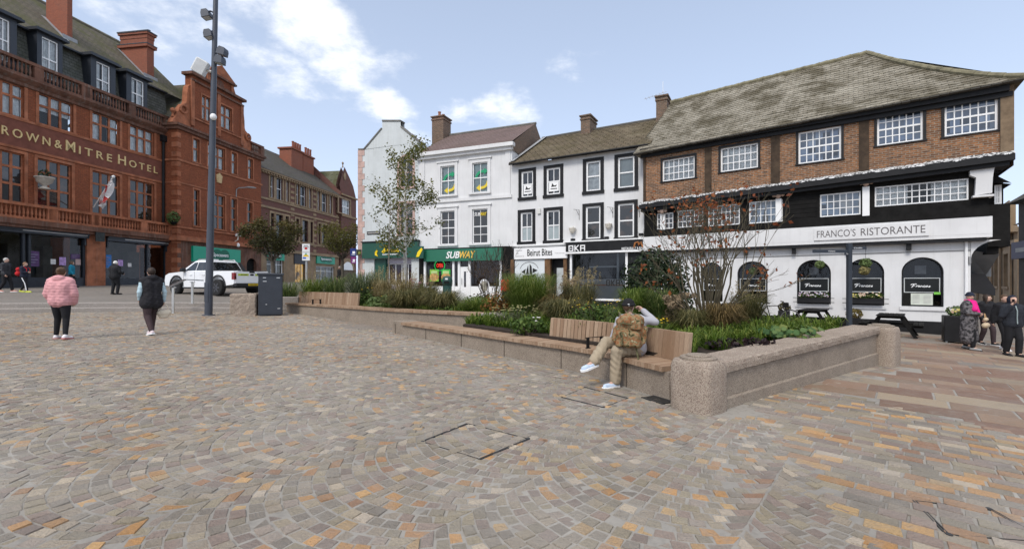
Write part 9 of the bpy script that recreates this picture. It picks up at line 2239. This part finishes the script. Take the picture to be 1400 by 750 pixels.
# cloud banks where the sky holds them: (azimuth, elevation, half-widths, tilt)
acc = None
for a0, e0, wa, we, tilt, amp in CLOUDS:
    da = wm('SUBTRACT', azi, a0); de = wm('SUBTRACT', elv, e0)
    c_, s_ = math.cos(R(tilt)), math.sin(R(tilt))
    x_ = wm('DIVIDE', wm('ADD', wm('MULTIPLY', da, c_), wm('MULTIPLY', de, s_)), wa)
    y_ = wm('DIVIDE', wm('SUBTRACT', wm('MULTIPLY', de, c_), wm('MULTIPLY', da, s_)), we)
    g_ = wm('MULTIPLY', wm('EXPONENT', wm('MULTIPLY', wm('ADD', wm('MULTIPLY', x_, x_), wm('MULTIPLY', y_, y_)), -1.)), amp)
    acc = g_ if acc is None else wm('MAXIMUM', acc, g_)
dens = wm('ADD', acc, wm('MULTIPLY', wm('SUBTRACT', n1.outputs[0], .5), 1.9))
dens = wm('ADD', dens, wm('MULTIPLY', wm('SUBTRACT', n2.outputs[0], .5), .55))
cr = wn('ShaderNodeValToRGB'); cr.color_ramp.elements[0].position = .30; cr.color_ramp.elements[1].position = .95
cr.color_ramp.elements[0].color = (0,0,0,1); cr.color_ramp.elements[1].color = (1,1,1,1); cr.color_ramp.interpolation = 'EASE'
t.links.new(dens, cr.inputs[0])
hz = wn('ShaderNodeMix', data_type='RGBA'); t.links.new(wm('ADD', HAZE_MIX, wm('MULTIPLY', wm('EXPONENT', wm('MULTIPLY', elv, -.055)), .62)), hz.inputs[0]); t.links.new(sky.outputs[0], hz.inputs[6]); hz.inputs[7].default_value = HAZE_COL
mx = wn('ShaderNodeMix', data_type='RGBA'); t.links.new(wm('MULTIPLY', cr.outputs[0], .93), mx.inputs[0]); t.links.new(hz.outputs[2], mx.inputs[6]); mx.inputs[7].default_value = CLOUD_COL
# unseen glow added to the sky overhead and behind the camera for fill light
vl = None
for a0, e0, wa, we, amp in FILL_GLOW:
    da = wm('DIVIDE', wm('SUBTRACT', azi, a0), wa); de = wm('DIVIDE', wm('SUBTRACT', elv, e0), we)
    g_ = wm('MULTIPLY', wm('EXPONENT', wm('MULTIPLY', wm('ADD', wm('MULTIPLY', da, da), wm('MULTIPLY', de, de)), -1.)), amp)
    vl = g_ if vl is None else wm('ADD', vl, g_)
vl = wm('MULTIPLY', vl, wm('ADD', .55, wm('MULTIPLY', n1.outputs[0], .9)))
vm = wn('ShaderNodeMix', data_type='RGBA', blend_type='ADD'); vm.inputs[0].default_value = 1; t.links.new(mx.outputs[2], vm.inputs[6])
vc = wn('ShaderNodeMix', data_type='RGBA', blend_type='MULTIPLY'); vc.inputs[0].default_value = 1; vc.inputs[6].default_value = (1.0, .91, .79, 1)
cv = wn('ShaderNodeCombineColor')
for k in range(3): t.links.new(vl, cv.inputs[k])
t.links.new(cv.outputs[0], vc.inputs[7]); t.links.new(vc.outputs[2], vm.inputs[7])
t.links.new(vm.outputs[2], bg.inputs[0]); t.links.new(bg.outputs[0], out.inputs[0])
sd = bpy.data.lights.new('sun', 'SUN'); sd.energy = SUN_E; sd.angle = R(SUN_ANG); sd.color = (1., .955, .89)
so = bpy.data.objects.new('sun', sd); COL.objects.link(so); so.location = (-20, -30, 40)
so.rotation_euler = (-SUN_DIR).to_track_quat('-Z', 'Y').to_euler()
cam = bpy.data.cameras.new('camera'); co = bpy.data.objects.new('camera', cam); COL.objects.link(co)
co.location = (0, 0, CAMZ); co.rotation_euler = (R(90), 0, 0)
cam.sensor_width = 36; cam.sensor_fit = 'HORIZONTAL'; cam.lens = 36 * F / 1400; cam.shift_y = -(375 - HY) / 1400 ; cam.clip_end = 2000; cam.clip_start = .05
scene.camera = co
scene.view_settings.view_transform = 'Standard'; scene.view_settings.look = 'None'; scene.view_settings.exposure = EXPO; scene.view_settings.gamma = 1
scene.cycles.max_bounces = 8; scene.cycles.transparent_max_bounces = 12; scene.cycles.use_denoising = True
